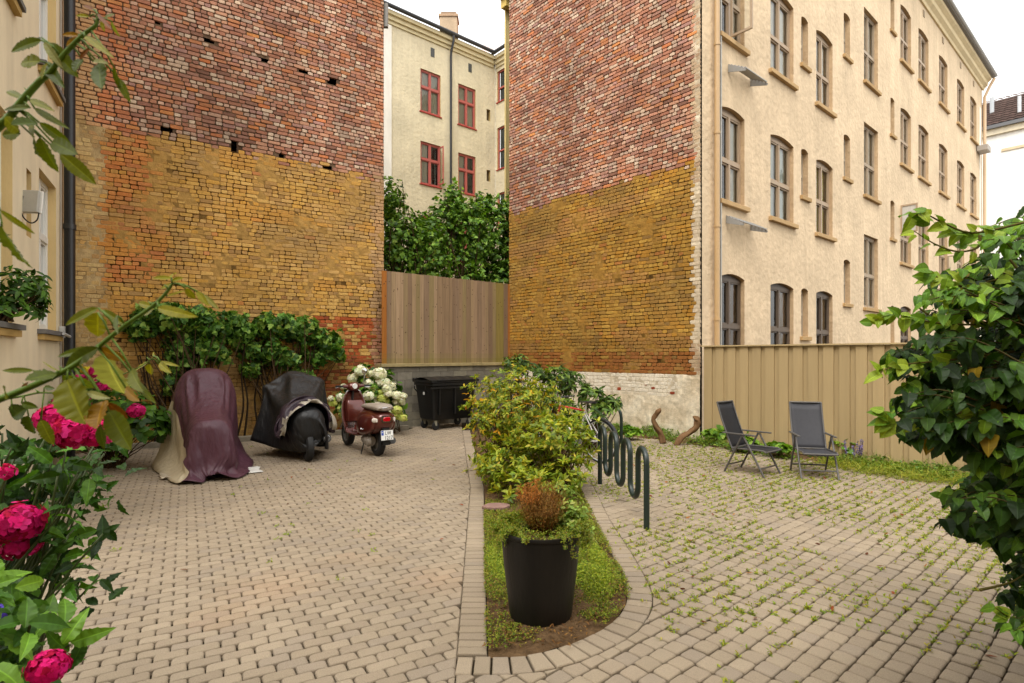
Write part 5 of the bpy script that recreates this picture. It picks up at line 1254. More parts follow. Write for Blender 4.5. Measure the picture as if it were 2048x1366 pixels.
CLOTH_B = [
-342,-47,112,-337,-51,119,-347,-48,120,-339,-49,125,-345,-45,130,-335,-47,127,-341,-43,134,-331,-44,130,-337,-40,138,-332,-40,139,-327,-41,133,-329,-37,137,-326,-38,138,-324,-35,135,-327,-37,141,-322,-33,140,-321,-33,135,-323,-33,132,-327,-30,130,-321,-30,131,-328,-28,128,-329,-26,122,-325,-25,124,-322,-21,120,-329,-26,117,-325,-22,115,-320,-19,115,-323,-20,107,-317,-18,111,-312,-16,108,-308,-16,112,-338,-10,97,-333,-11,105,-338,-7,107,-334,-8,112,-328,-15,113,-331,-14,117,-328,-17,119,-333,-7,127,-326,-17,124,-327,-13,132,-324,-19,127,-324,-24,134,-321,-24,140,-320,-28,135,-320,-35,146,-319,-37,138,-324,-48,134,-331,-50,129,-327,-51,124,-328,-48,116,-319,-53,123,-317,-52,112,-312,-52,120,-312,-53,112,-306,-51,118,-308,-52,112,-302,-53,112,-300,-54,110,-299,-54,104,-296,-51,104,-291,-48,111,-336,2,90,-334,12,105,-327,14,97,-322,14,99,-316,16,99,-310,18,101,-309,19,104,-305,20,106,-303,13,104,-303,9,108,-301,5,108,-298,3,110,-304,4,117,-303,-3,117,-302,-11,119,-303,-27,122,-304,-43,124,-305,-52,129,-303,-60,129,-305,-67,131,-306,-72,131,-309,-76,130,-305,-81,129,-302,-81,128,-297,-81,129,-294,-87,126,-290,-84,125,-286,-72,130,-292,-76,117,-286,-68,118,-287,-68,103,-329,13,78,-321,29,96,-308,32,102,-311,40,108,-306,40,117,-308,39,124,-310,42,129,-312,39,132,-314,41,136,-316,38,138,-318,37,142,-319,33,147,-322,28,151,-325,20,154,-328,10,157,-329,-10,161,-328,-34,168,-326,-45,172,-327,-51,171,-326,-56,171,-324,-61,170,-326,-68,163,-323,-71,165,-315,-71,163,-311,-76,160,-306,-79,158,-304,-86,153,-297,-88,147,-291,-91,136,-282,-87,126,-286,-79,102,-314,18,69,-312,37,96,-298,47,109,-308,55,120,-305,59,134,-307,61,143,-310,62,151,-318,64,157,-322,64,161,-324,63,169,-319,56,177,-322,55,182,-326,51,184,-329,42,189,-329,28,195,-330,1,203,-329,-20,207,-330,-31,209,-333,-40,208,-326,-49,208,-328,-56,205,-328,-63,203,-327,-69,201,-326,-76,199,-330,-82,190,-322,-85,185,-314,-91,177,-310,-93,162,-305,-97,148,-299,-98,130,-282,-93,97,-299,23,64,-303,47,95,-304,64,115,-298,70,133,-299,77,146,-302,79,157,-310,82,168,-312,83,176,-309,77,188,-313,77,194,-318,74,200,-322,70,208,-322,59,214,-328,49,221,-328,33,227,-330,13,232,-328,-11,238,-330,-24,240,-329,-34,240,-331,-40,238,-331,-48,235,-332,-54,231,-334,-59,226,-338,-65,219,-337,-79,214,-340,-84,201,-334,-87,187,-329,-94,173,-321,-99,156,-314,-99,133,-298,-101,92,-284,27,59,-294,58,99,-287,72,123,-288,83,141,-288,87,157,-292,91,172,-297,96,183,-299,90,195,-302,88,204,-305,83,214,-307,82,222,-314,77,231,-317,67,239,-324,56,247,-328,42,253,-328,18,261,-330,-9,267,-335,-22,267,-337,-28,265,-339,-33,263,-331,-43,260,-337,-54,256,-343,-60,251,-348,-65,240,-352,-69,228,-353,-75,212,-349,-77,195,-343,-82,178,-341,-87,157,-334,-94,131,-313,-100,86,-267,34,58,-275,70,101,-275,88,126,-271,93,147,-275,91,167,-279,98,182,-284,100,196,-288,96,209,-294,102,222,-295,96,232,-301,93,243,-307,87,253,-309,77,260,-315,68,266,-323,54,274,-329,25,287,-332,-1,289,-329,-17,290,-328,-31,289,-333,-38,285,-334,-44,281,-330,-50,273,
-332,-63,267,-333,-70,253,-337,-77,238,-340,-84,223,-345,-91,206,-351,-93,186,-352,-93,162,-351,-97,132,-327,-91,82,-245,44,56,-258,83,102,-255,98,130,-255,91,154,-261,100,174,-268,102,193,-271,102,210,-275,101,226,-280,98,237,-286,100,248,-289,96,260,-293,94,271,-297,90,278,-303,82,287,-313,60,296,-320,24,308,-318,-2,311,-318,-19,310,-318,-34,307,-319,-47,304,-320,-55,298,-317,-57,288,-319,-66,276,-316,-73,262,-319,-77,246,-321,-85,228,-322,-95,211,-330,-98,190,-339,-106,167,-338,-108,136,-344,-97,77,-227,53,55,-231,87,111,-235,93,134,-236,98,160,-243,101,182,-248,108,202,-254,112,218,-260,104,234,-266,97,247,-271,98,260,-276,98,272,-281,94,284,-280,86,291,-285,79,303,-296,65,318,-305,26,327,-300,-3,331,-300,-19,331,-301,-36,328,-302,-51,323,-305,-62,317,-308,-69,306,-308,-79,293,-308,-88,275,-309,-95,258,-316,-98,240,-310,-104,220,-312,-108,197,-316,-111,170,-316,-113,136,-328,-116,74,-198,69,55,-211,95,114,-215,94,141,-217,103,168,-221,114,188,-227,119,209,-233,111,223,-237,105,241,-248,110,253,-252,101,267,-259,101,284,-260,95,295,-262,89,304,-266,79,312,-274,63,324,-280,27,338,-272,-10,335,-274,-25,335,-275,-42,333,-276,-57,327,-278,-69,321,-280,-78,310,-282,-85,297,-282,-90,281,-282,-93,263,-285,-94,243,-291,-96,222,-291,-101,198,-291,-104,170,-296,-112,136,-306,-117,71,-173,83,54,-191,105,115,-195,97,145,-195,108,172,-202,117,194,-200,121,215,-206,111,232,-216,114,250,-221,111,267,-230,111,280,-235,105,291,-236,97,303,-238,90,314,-243,79,324,-247,62,334,-257,27,347,-256,-12,338,-257,-31,339,-256,-51,335,-255,-64,325,-255,-74,317,-259,-87,310,-260,-88,297,-262,-95,283,-258,-97,264,-258,-98,244,-257,-99,223,-262,-103,197,-265,-106,168,-267,-105,132,-285,-119,68,-149,96,56,-168,115,118,-170,111,153,-174,107,180,-172,123,201,-172,119,223,-178,117,242,-187,118,261,-198,119,274,-204,114,287,-206,106,304,-210,100,315,-214,91,321,-219,80,334,-224,60,343,-231,23,356,-236,-18,343,-236,-38,343,-233,-52,337,-233,-67,330,-232,-83,319,-233,-94,308,-234,-97,296,-236,-98,282,-237,-104,265,-235,-102,245,-233,-104,223,-233,-105,197,-238,-113,166,-245,-108,130,-260,-118,65,-121,113,58,-137,127,124,-144,126,161,-146,112,188,-146,122,208,-149,122,230,-155,121,249,-160,122,270,-171,124,285,-177,118,299,-179,108,317,-185,99,327,-191,89,334,-195,74,347,-197,57,352,-209,15,364,-210,-23,355,-213,-44,342,-212,-59,344,-204,-69,335,-202,-81,326,-201,-92,313,-202,-102,300,-201,-105,284,-202,-107,265,-203,-107,245,-204,-108,223,-198,-107,196,-203,-113,166,-212,-111,128,-220,-116,60,-91,133,62,-104,132,133,-113,134,167,-112,120,194,-119,132,217,-121,125,239,-129,127,257,-132,129,279,-139,128,296,-147,123,309,-152,114,324,-155,104,334,-159,93,343,-163,76,359,-168,57,364,-178,15,371,-180,-32,367,-177,-51,355,-178,-65,350,-178,-73,340,-175,-84,331,-171,-91,318,-172,-101,304,-172,-108,287,-172,-106,268,-171,-111,247,-171,-111,221,-168,-112,194,-171,-117,164,-181,-118,127,-191,-120,58,-67,152,66,-75,152,136,-83,146,174,-84,131,202,-90,133,226,-92,135,249,-96,131,269,
-107,133,287,-112,130,303,-115,129,320,-121,118,335,-123,105,348,-127,93,358,-135,76,372,-143,55,375,-148,14,378,-152,-38,380,-148,-58,367,-148,-74,357,-144,-85,348,-143,-92,335,-142,-99,322,-139,-103,309,-138,-102,292,-142,-109,272,-141,-116,246,-139,-117,222,-138,-120,194,-138,-121,163,-152,-124,126,-162,-132,56,-45,172,71,-45,155,144,-53,154,183,-53,147,215,-52,140,242,-58,146,265,-71,138,284,-73,141,302,-76,137,319,-79,135,337,-84,123,351,-87,112,360,-95,101,369,-102,82,381,-110,60,392,-118,14,387,-120,-39,395,-118,-64,383,-118,-77,371,-116,-89,363,-109,-100,350,-112,-105,335,-111,-110,316,-108,-116,295,-110,-120,275,-107,-120,253,-105,-125,226,-98,-130,196,-109,-133,165,-116,-134,126,-128,-143,53,-13,192,77,-18,174,152,-17,158,192,-20,155,225,-25,152,255,-25,150,280,-34,149,302,-39,148,321,-46,144,340,-52,138,355,-53,128,366,-57,112,375,-61,96,387,-67,81,398,-74,62,411,-81,10,400,-87,-42,407,-85,-70,400,-84,-87,387,-84,-97,377,-80,-109,361,-78,-116,343,-80,-119,325,-76,-120,305,-78,-127,281,-75,-130,258,-75,-136,231,-70,-145,201,-79,-145,168,-84,-150,127,-88,-156,50,26,211,84,22,189,161,17,176,202,15,165,236,8,157,266,13,159,294,8,158,318,-4,157,338,-11,154,359,-19,143,374,-21,130,385,-24,111,395,-26,98,402,-35,80,414,-42,60,429,-32,7,418,-50,-55,420,-56,-75,414,-56,-93,405,-53,-108,390,-51,-118,374,-47,-126,353,-43,-132,333,-41,-136,312,-44,-138,290,-41,-140,265,-37,-145,236,-37,-146,205,-40,-147,170,-48,-152,127,-49,-170,48,50,239,93,46,208,182,52,190,230,51,177,269,52,166,304,44,161,334,34,167,359,30,170,385,29,154,406,31,137,414,38,121,417,38,101,422,32,80,433,23,69,452,14,49,470,21,-16,458,14,-73,451,10,-89,447,1,-110,446,-1,-125,431,1,-134,415,-3,-145,397,-1,-147,375,4,-152,352,2,-154,324,-5,-156,298,-9,-159,266,-10,-169,231,-14,-173,189,-9,-177,138,-14,-164,43,71,271,104,75,233,206,84,213,260,80,188,302,80,171,338,78,175,373,74,180,403,75,174,430,84,152,435,85,128,439,94,107,438,94,84,448,88,64,465,78,61,485,67,41,509,75,-20,498,66,-84,486,66,-113,472,56,-127,473,47,-147,469,54,-154,448,48,-168,432,41,-172,413,43,-164,388,45,-164,358,38,-167,326,35,-168,290,24,-172,251,17,-178,204,14,-195,147,-6,-202,39,93,300,113,98,263,220,98,241,278,100,218,321,107,197,360,111,179,389,111,183,423,107,185,448,115,160,446,117,136,454,111,115,465,120,94,468,123,69,477,115,48,497,96,40,525,102,-19,518,103,-88,500,99,-119,491,85,-145,490,79,-162,482,82,-171,458,79,-185,443,80,-172,421,85,-173,394,85,-173,364,82,-176,328,72,-181,291,60,-193,252,51,-195,203,45,-196,143,28,-191,33,128,288,110,125,254,222,134,241,283,126,229,333,117,220,377,128,203,409,136,186,439,128,190,462,126,167,467,128,147,476,139,123,473,148,103,480,153,75,496,149,57,514,134,34,539,130,-20,537,128,-93,515,120,-121,506,115,-150,504,112,-177,495,112,-192,473,117,-181,452,118,-186,427,113,-191,401,111,-197,370,102,-200,334,101,-198,294,97,-199,251,87,-207,202,75,-215,140,56,-173,34,136,264,104,141,233,221,145,212,283,144,211,336,135,200,382,144,204,420,142,216,449,153,217,476,
154,168,492,171,154,476,175,129,489,172,101,500,172,78,517,167,58,537,161,32,557,159,-25,557,155,-97,539,147,-126,533,141,-152,524,138,-180,516,134,-205,494,129,-200,467,125,-207,441,123,-212,413,122,-216,380,125,-225,340,120,-226,299,121,-226,254,117,-223,202,105,-210,140,89,-167,29,140,231,98,137,204,217,142,198,281,150,187,332,160,201,371,163,218,410,159,207,437,187,207,457,185,177,479,185,161,493,183,135,508,184,108,523,188,86,539,187,62,551,191,34,572,186,-31,570,181,-96,542,176,-121,531,171,-148,524,170,-177,514,165,-195,490,164,-202,468,156,-195,441,148,-191,415,142,-196,383,143,-199,344,145,-200,303,151,-205,256,147,-200,204,135,-194,140,112,-162,25,147,200,92,160,184,210,170,177,274,176,186,323,186,210,362,183,201,396,182,184,422,188,169,446,183,152,467,195,131,486,206,118,504,209,99,525,210,80,539,213,55,552,222,32,562,218,-38,564,209,-89,537,202,-119,525,191,-140,515,181,-151,499,172,-164,476,177,-176,455,185,-192,433,175,-191,406,166,-182,377,157,-176,341,153,-170,302,153,-174,256,164,-177,204,155,-165,142,145,-157,22,159,168,87,190,162,202,200,176,263,202,198,310,210,199,354,191,176,381,198,163,408,212,151,433,216,136,457,220,121,479,218,107,497,224,93,513,231,73,530,241,49,544,247,27,552,243,-41,550,218,-82,524,208,-103,508,203,-120,500,195,-139,488,192,-153,464,179,-151,444,190,-166,425,203,-173,401,194,-178,371,181,-175,337,176,-172,296,176,-155,256,176,-148,204,173,-145,140,175,-143,22,182,155,81,215,161,193,223,186,251,231,190,301,220,174,341,199,158,370,203,147,400,221,135,424,222,117,446,225,105,468,230,91,485,237,74,498,250,61,516,260,45,530,258,19,536,259,-39,529,238,-71,513,227,-95,499,216,-112,486,207,-128,470,209,-139,450,195,-136,434,189,-142,411,202,-149,391,211,-166,366,204,-167,332,200,-157,294,202,-157,251,198,-148,202,206,-141,138,201,-126,22,210,153,73,239,165,183,243,180,242,249,170,290,228,158,326,214,141,355,216,131,385,223,112,412,236,102,435,242,100,457,246,92,475,257,77,489,267,63,501,261,43,509,265,14,513,263,-32,507,255,-66,496,243,-84,484,229,-99,469,220,-118,455,220,-122,437,213,-122,420,207,-134,400,201,-136,376,224,-147,356,227,-146,323,223,-142,287,221,-137,244,222,-142,196,230,-135,135,213,-105,25,234,151,67,255,164,173,264,165,229,259,160,276,240,148,307,231,128,335,223,117,363,226,105,388,235,91,414,245,84,433,257,75,450,267,67,463,266,57,473,270,42,482,270,20,484,270,-20,481,264,-57,470,253,-78,458,253,-95,443,244,-108,428,235,-112,414,226,-117,397,223,-120,378,214,-114,354,227,-122,332,245,-126,306,236,-122,273,233,-121,232,241,-120,188,245,-122,130,231,-90,28,254,148,63,273,158,160,276,152,214,274,144,257,253,131,284,249,118,312,246,108,339,243,97,361,245,90,382,253,81,400,266,75,417,273,67,429,271,52,438,275,36,444,288,20,449,280,-11,445,273,-48,436,268,-66,426,256,-77,414,250,-92,399,246,-98,385,244,-98,372,238,-102,352,232,-103,331,239,-107,308,254,-106,284,253,-108,254,250,-106,217,258,-115,175,258,-102,123,246,-83,29,271,143,59,283,151,149,288,141,197,288,130,235,269,119,259,258,107,283,
256,98,306,261,94,329,265,95,348,272,88,365,276,78,379,276,64,388,285,53,398,286,39,403,299,23,408,288,-7,401,281,-32,396,278,-51,386,273,-62,376,268,-66,366,260,-74,353,255,-80,337,250,-84,320,252,-92,301,248,-85,280,261,-94,259,270,-100,230,265,-94,197,262,-94,162,273,-93,116,265,-68,32,289,134,55,295,139,135,298,132,176,296,123,208,289,107,230,283,98,254,276,88,272,277,90,290,282,89,307,279,80,319,285,76,330,295,67,341,290,53,346,302,45,352,310,32,355,303,1,351,290,-25,343,284,-35,337,284,-48,329,278,-57,319,273,-58,309,270,-63,297,269,-67,284,269,-74,267,264,-76,245,274,-84,225,285,-84,204,282,-79,175,278,-79,147,285,-81,106,279,-53,37,308,120,54,307,122,119,304,115,152,306,115,178,307,108,199,299,96,213,299,87,229,298,84,241,299,75,254,306,70,266,310,65,274,311,60,282,306,50,286,314,47,291,321,35,293,316,10,289,303,-15,283,294,-21,277,296,-31,271,291,-40,263,290,-50,254,284,-50,244,287,-60,233,280,-58,220,288,-65,206,292,-65,192,283,-60,174,289,-66,152,293,-67,127,297,-67,95,281,-35,48,306,101,55,319,102,99,318,98,122,319,92,141,321,90,156,322,88,166,317,81,175,316,75,183,316,70,190,316,66,196,319,62,202,322,58,207,329,54,213,330,49,215,332,41,215,334,23,213,325,-1,208,314,-12,202,309,-20,197,308,-25,193,307,-27,187,306,-31,183,311,-39,176,310,-41,166,306,-41,156,307,-47,144,306,-48,133,305,-48,119,308,-47,106,303,-36,86,284,-16,62,292,88,79,304,73,80,315,70,85,321,70,94,322,67,99,325,61,100,330,58,101,336,59,112,342,54,108,341,51,117,343,45,112,344,39,120,341,33,124,343,24,123,348,31,121,359,33,117,359,14,116,357,3,114,351,-5,113,348,-7,110,343,-7,110,341,-12,105,334,-10,103,337,-6,94,334,-5,89,333,-11,84,329,-8,82,324,-6,80,313,-4,82,309,-1,74,291,-1,84,295,61,61,294,52,64,304,58,67,298,47,65,303,49,69,305,46,70,308,54,72,307,43,73,311,52,75,313,51,77,314,46,74,317,47,76,318,51,80,320,45,78,323,46,81,327,45,84,329,45,80,331,40,75,323,42,79,331,36,72,321,39,74,322,35,70,322,32,70,329,30,70,325,30,68,324,26,67,330,21,70,322,24,65,322,18,65,320,15,64,317,25,62,
]
CLOTH_C = [
-231,-158,180,-232,-165,192,-224,-180,181,-201,-192,163,-204,-168,155,-201,-165,163,-195,-155,161,-174,-147,164,-199,-161,178,-208,-156,180,-176,-171,173,-137,-143,164,-119,-140,163,-121,-154,171,-130,-168,178,-119,-172,178,-104,-169,181,-88,-163,185,-92,-140,209,-80,-143,198,-72,-184,198,-245,-154,201,-239,-188,204,-225,-201,196,-212,-173,179,-218,-148,173,-204,-144,177,-189,-142,184,-173,-147,192,-189,-153,199,-200,-162,204,-167,-173,197,-129,-147,188,-111,-137,187,-121,-157,193,-131,-176,202,-113,-170,204,-89,-165,204,-76,-166,207,-72,-150,222,-61,-150,215,-68,-184,222,-260,-158,220,-237,-194,223,-216,-197,219,-214,-158,199,-228,-139,193,-210,-138,201,-186,-140,210,-173,-152,215,-186,-154,224,-189,-162,225,-158,-173,221,-125,-144,209,-108,-136,212,-116,-155,219,-125,-174,227,-103,-168,224,-76,-157,222,-69,-167,231,-64,-156,236,-55,-157,237,-75,-176,244,-262,-155,242,-232,-189,243,-212,-191,241,-226,-160,219,-237,-135,214,-216,-140,222,-184,-143,235,-171,-150,240,-173,-156,245,-175,-162,246,-147,-169,241,-126,-137,230,-107,-143,232,-110,-155,241,-123,-173,250,-100,-166,247,-66,-146,240,-67,-155,252,-62,-163,259,-54,-165,262,-80,-168,267,-254,-157,264,-225,-185,265,-210,-184,263,-235,-159,240,-246,-134,234,-224,-143,240,-185,-144,257,-173,-156,262,-162,-153,263,-161,-166,266,-147,-153,256,-122,-144,249,-104,-144,248,-105,-159,262,-121,-175,272,-96,-164,268,-56,-139,261,-53,-153,272,-58,-152,277,-65,-160,284,-85,-162,289,-244,-152,284,-221,-174,284,-208,-168,279,-248,-154,258,-255,-131,255,-230,-135,252,-190,-158,274,-173,-158,285,-162,-157,284,-145,-159,282,-144,-140,274,-119,-139,266,-104,-143,267,-104,-158,285,-119,-177,295,-99,-161,289,-52,-133,281,-38,-146,287,-59,-142,297,-71,-152,306,-87,-155,310,-238,-144,303,-219,-158,302,-213,-149,293,-254,-146,278,-257,-130,264,-234,-132,271,-191,-152,293,-180,-163,305,-158,-159,305,-146,-141,299,-132,-143,293,-120,-143,288,-111,-137,286,-99,-150,305,-117,-167,315,-99,-157,308,-53,-127,298,-30,-133,304,-52,-135,317,-77,-143,328,-89,-144,329,-230,-137,324,-218,-142,319,-223,-137,310,-259,-138,299,-261,-127,286,-235,-129,291,-185,-146,315,-193,-161,326,-162,-154,326,-136,-141,319,-129,-134,311,-122,-132,309,-113,-132,310,-97,-136,324,-114,-150,331,-96,-143,327,-46,-115,318,-20,-115,318,-40,-133,335,-76,-128,347,-90,-128,347,-218,-126,341,-220,-124,334,-231,-124,328,-262,-129,320,-263,-121,308,-239,-125,312,-186,-136,333,-203,-149,344,-170,-146,345,-132,-131,339,-132,-119,329,-123,-128,332,-111,-125,332,-99,-117,335,-115,-136,350,-100,-127,343,-46,-109,332,-24,-101,333,-27,-121,351,-71,-109,355,-84,-109,356,-220,-108,354,-232,-112,351,-242,-118,348,-266,-115,338,-263,-109,324,-244,-116,331,-189,-114,340,-203,-128,353,-168,-127,359,-147,-112,342,-136,-109,350,-126,-112,347,-114,-114,353,-102,-103,352,-113,-120,365,-97,-120,362,-56,-105,350,-25,-100,352,-23,-106,368,-71,-88,367,-86,-87,366,-230,-95,371,-241,-97,363,-254,-101,358,-267,-98,353,-260,-96,341,-241,-98,343,-191,-97,355,-207,-109,365,
-169,-108,371,-158,-96,355,-143,-89,357,-129,-101,367,-117,-99,372,-106,-91,371,-109,-103,378,-96,-100,373,-63,-86,358,-33,-84,365,-18,-87,375,-69,-71,379,-85,-68,378,-241,-80,383,-252,-82,376,-269,-83,362,-260,-82,362,-253,-77,352,-239,-80,355,-195,-78,364,-208,-90,376,-173,-89,382,-167,-84,372,-147,-79,374,-120,-83,376,-119,-86,391,-115,-77,386,-108,-81,388,-96,-77,378,-67,-71,372,-39,-74,374,-16,-65,374,-61,-51,381,-81,-47,386,-254,-65,394,-264,-66,386,-260,-62,367,-254,-63,364,-248,-65,370,-236,-62,368,-199,-58,370,-206,-69,383,-173,-69,392,-170,-61,375,-150,-61,368,-117,-66,389,-125,-68,405,-116,-62,400,-104,-60,395,-97,-55,383,-69,-52,376,-47,-53,377,-19,-43,376,-59,-30,388,-74,-26,388,-268,-48,397,-275,-47,385,-251,-40,372,-241,-44,367,-244,-46,383,-227,-44,380,-203,-39,381,-203,-51,392,-177,-47,395,-169,-39,377,-147,-43,379,-122,-46,398,-131,-46,411,-118,-41,406,-101,-37,391,-84,-34,385,-68,-31,373,-52,-32,380,-29,-23,374,-52,-12,398,-68,-5,388,-279,-30,395,-282,-26,381,-246,-19,373,-231,-25,371,-236,-27,396,-227,-24,387,-209,-24,395,-195,-29,394,-177,-25,391,-165,-17,376,-143,-21,377,-128,-25,402,-139,-25,412,-123,-19,409,-96,-15,391,-79,-10,385,-67,-9,376,-57,-11,373,-36,-2,378,-43,8,401,-58,14,387,-283,-22,396,-286,-5,379,-240,2,370,-228,-5,379,-233,-7,401,-216,-4,391,-206,-5,385,-196,-6,390,-174,-3,389,-158,5,375,-139,-3,382,-135,-4,404,-147,-4,413,-131,1,408,-94,7,389,-72,11,379,-65,12,383,-55,11,376,-39,18,387,-35,29,401,-47,34,387,-294,-7,385,-282,17,378,-233,24,371,-231,18,382,-238,14,398,-215,19,388,-203,17,385,-193,16,385,-174,16,383,-149,24,377,-130,14,375,-144,16,403,-155,16,410,-136,22,406,-96,29,383,-71,34,372,-63,33,380,-50,33,381,-36,36,377,-26,47,392,-37,44,390,-304,9,374,-282,29,378,-232,45,367,-239,39,383,-239,37,396,-211,44,389,-204,37,381,-189,37,376,-170,38,376,-142,41,380,-125,36,374,-152,36,396,-163,37,406,-147,41,402,-103,48,376,-73,56,369,-67,55,381,-47,56,372,-32,57,367,-30,60,375,-36,64,385,-311,27,363,-291,46,376,-245,59,373,-247,57,380,-243,59,389,-209,68,386,-212,58,375,-185,60,370,-166,61,369,-146,60,369,-132,60,372,-161,55,385,-170,57,399,-154,61,402,-111,67,370,-76,77,360,-77,75,374,-50,77,362,-34,79,360,-28,79,364,-27,79,371,-319,50,353,-293,60,357,-247,72,357,-253,72,367,-253,80,381,-215,89,377,-216,77,363,-180,83,360,-161,83,360,-149,80,359,-146,82,369,-171,73,373,-181,76,391,-164,80,390,-119,89,362,-80,96,347,-88,93,364,-49,95,352,-36,96,345,-30,93,347,-23,94,354,-322,76,343,-296,82,345,-257,91,344,-260,91,352,-261,100,368,-221,111,367,-220,96,349,-176,103,345,-158,105,346,-150,102,350,-159,100,359,-179,93,362,-185,94,377,-170,95,376,-126,112,357,-88,114,331,-99,109,348,-56,108,332,-39,115,328,-30,106,331,-20,106,331,-321,96,327,-298,99,329,-266,106,328,-268,109,338,-267,119,352,-226,135,356,-234,118,346,-185,116,326,-162,119,324,-156,122,334,-169,121,346,-184,110,348,-193,113,360,-178,113,361,-138,134,352,-111,117,328,-106,131,338,-62,121,311,-43,129,309,-42,116,313,-20,115,307,-322,112,308,
-302,116,312,-276,115,309,-272,121,316,-278,133,333,-240,149,339,-238,133,327,-192,128,305,-169,131,302,-167,138,315,-186,125,321,-191,129,332,-197,131,341,-184,131,344,-149,147,338,-135,119,327,-115,127,316,-71,133,289,-48,146,289,-54,125,291,-23,122,282,-318,133,290,-307,123,289,-291,122,289,-285,132,296,-277,147,312,-255,158,321,-242,151,310,-198,134,287,-177,132,279,-173,146,292,-202,137,305,-203,140,314,-199,145,319,-187,144,321,-156,155,315,-147,129,308,-130,136,300,-82,145,271,-55,158,267,-64,131,269,-26,126,255,-306,147,273,-309,133,266,-300,131,269,-296,141,278,-276,157,290,-263,166,300,-246,168,297,-210,136,266,-181,143,260,-184,153,273,-218,148,291,-208,156,296,-199,154,296,-184,153,296,-157,160,291,-159,136,289,-144,137,282,-96,160,259,-64,164,246,-72,134,247,-28,127,231,-299,151,249,-294,137,247,-289,136,252,-278,138,262,-275,159,267,-268,170,277,-253,172,274,-217,147,247,-187,138,237,-191,157,250,-229,163,276,-217,170,277,-202,157,273,-183,160,272,-163,165,268,-160,142,266,-149,137,259,-102,156,237,-74,172,226,-82,142,227,-33,128,208,-293,151,226,-297,135,224,-277,130,236,-278,143,244,-269,158,246,-273,176,255,-258,176,252,-226,144,230,-194,139,221,-199,160,229,-237,174,258,-220,184,260,-204,162,251,-180,163,249,-167,165,246,-168,155,247,-152,150,241,-114,159,219,-85,172,207,-90,146,207,-39,129,186,-287,149,204,-291,132,204,-268,145,224,-280,158,229,-272,171,233,-277,182,235,-261,180,230,-233,149,215,-203,147,202,-209,163,210,-241,186,239,-223,195,244,-199,175,235,-178,157,227,-170,162,224,-164,155,222,-154,152,218,-121,153,201,-94,161,190,-96,142,185,-43,128,164,-278,147,184,-274,131,194,-268,162,209,-284,175,212,-278,175,210,-273,184,209,-264,173,207,-237,153,193,-211,146,182,-221,169,192,-238,199,221,-215,200,226,-205,169,216,-173,160,204,-165,148,205,-158,159,199,-148,152,198,-128,165,183,-107,167,172,-102,142,163,-50,128,142,-260,142,172,-252,136,191,-274,169,190,-286,193,197,-271,191,195,-273,176,189,-260,173,183,-244,159,173,-225,156,167,-235,177,182,-230,202,200,-214,190,205,-207,177,195,-179,145,183,-172,137,187,-154,149,183,-143,151,176,-128,149,167,-121,161,153,-102,150,141,-61,124,122,-248,133,164,-239,149,178,-276,172,170,-278,199,174,-270,200,174,-264,181,169,-260,169,159,-248,165,151,-239,174,158,-244,188,164,-228,196,178,-219,179,186,-217,168,177,-182,140,163,-165,138,166,-156,146,160,-139,148,151,-132,141,148,-128,143,140,-110,142,129,-75,122,105,
]
def wheel(mb_t, mb_r, cx, cz, R=.235, tw=.055, y=0):
    mb_t.lathe([(R * .62, -tw), (R * .85, -tw * 1.05), (R * .97, -tw * .7), (R, 0), (R * .97, tw * .7), (R * .85, tw * 1.05), (R * .62, tw)], 36, axis='y', o=(cx, y, cz))
    mb_r.lathe([(0, -tw * .5), (R * .2, -tw * .55), (R * .5, -tw * .35), (R * .64, -tw * .9), (R * .64, tw * .9), (R * .5, tw * .35), (R * .2, tw * .55), (0, tw * .5)], 28, axis='y', o=(cx, y, cz))
s1 = empty('covered_scooter', (-4.56, 8.46, 0), srz, 'parked scooter under a dark purple cover with a beige side panel', 'scooter')
PUR = lin('#4b2b36')
def pc1(P, i, j):
    if i > 1 and j < 1.8 + .15 * i and j < 7: return lin('#b3a68b')
    return PUR
draped('cover', CLOTH_A, 36, 32, pc1, s1)
for cx in (-.62, .72):
    t_, r_ = MB(), MB(); r_.cur = lin('#3a3a3a'); wheel(t_, r_, cx, .235); w = auto_smooth(t_.build('wheel', m_rubber, s1)); auto_smooth(r_.build('rim', m_metal, w))
mb = MB(); rows = []
for i in range(14):
    rows.append([(-.86 + .03 * math.sin(i), -.50 - .20 * (k / 6) + .03 * math.sin(k * 2 + i), .02 + .035 * abs(math.sin(i * .9 + k * 1.3)) * (1 - k / 8)) for k in range(7)] if False else [(-.75 + .05 * i, -.45 - .04 * k + .02 * math.sin(i + k), .015 + .03 * abs(math.sin(i * .9 + k * 1.3)) * math.sin(math.pi * i / 13)) for k in range(6)])
mb.loft(rows[:8], lin('#c9c6bf'), close=False); o = mb.build('cover_hem', m_tarp, s1, smooth=True); sd = o.modifiers.new('th', 'SOLIDIFY'); sd.thickness = .003
mb = MB(); rows = [[(-.62 + .06 * i, .46 + .035 * k + .015 * math.sin(i * 2 + k), .015 + .03 * abs(math.sin(i * 1.3 + k * .9))) for k in range(5)] for i in range(12)]
mb.loft(rows, lin('#b7ab95'), close=False); o = mb.build('cover_hem', m_tarp, s1, smooth=True); sd = o.modifiers.new('th', 'SOLIDIFY'); sd.thickness = .003

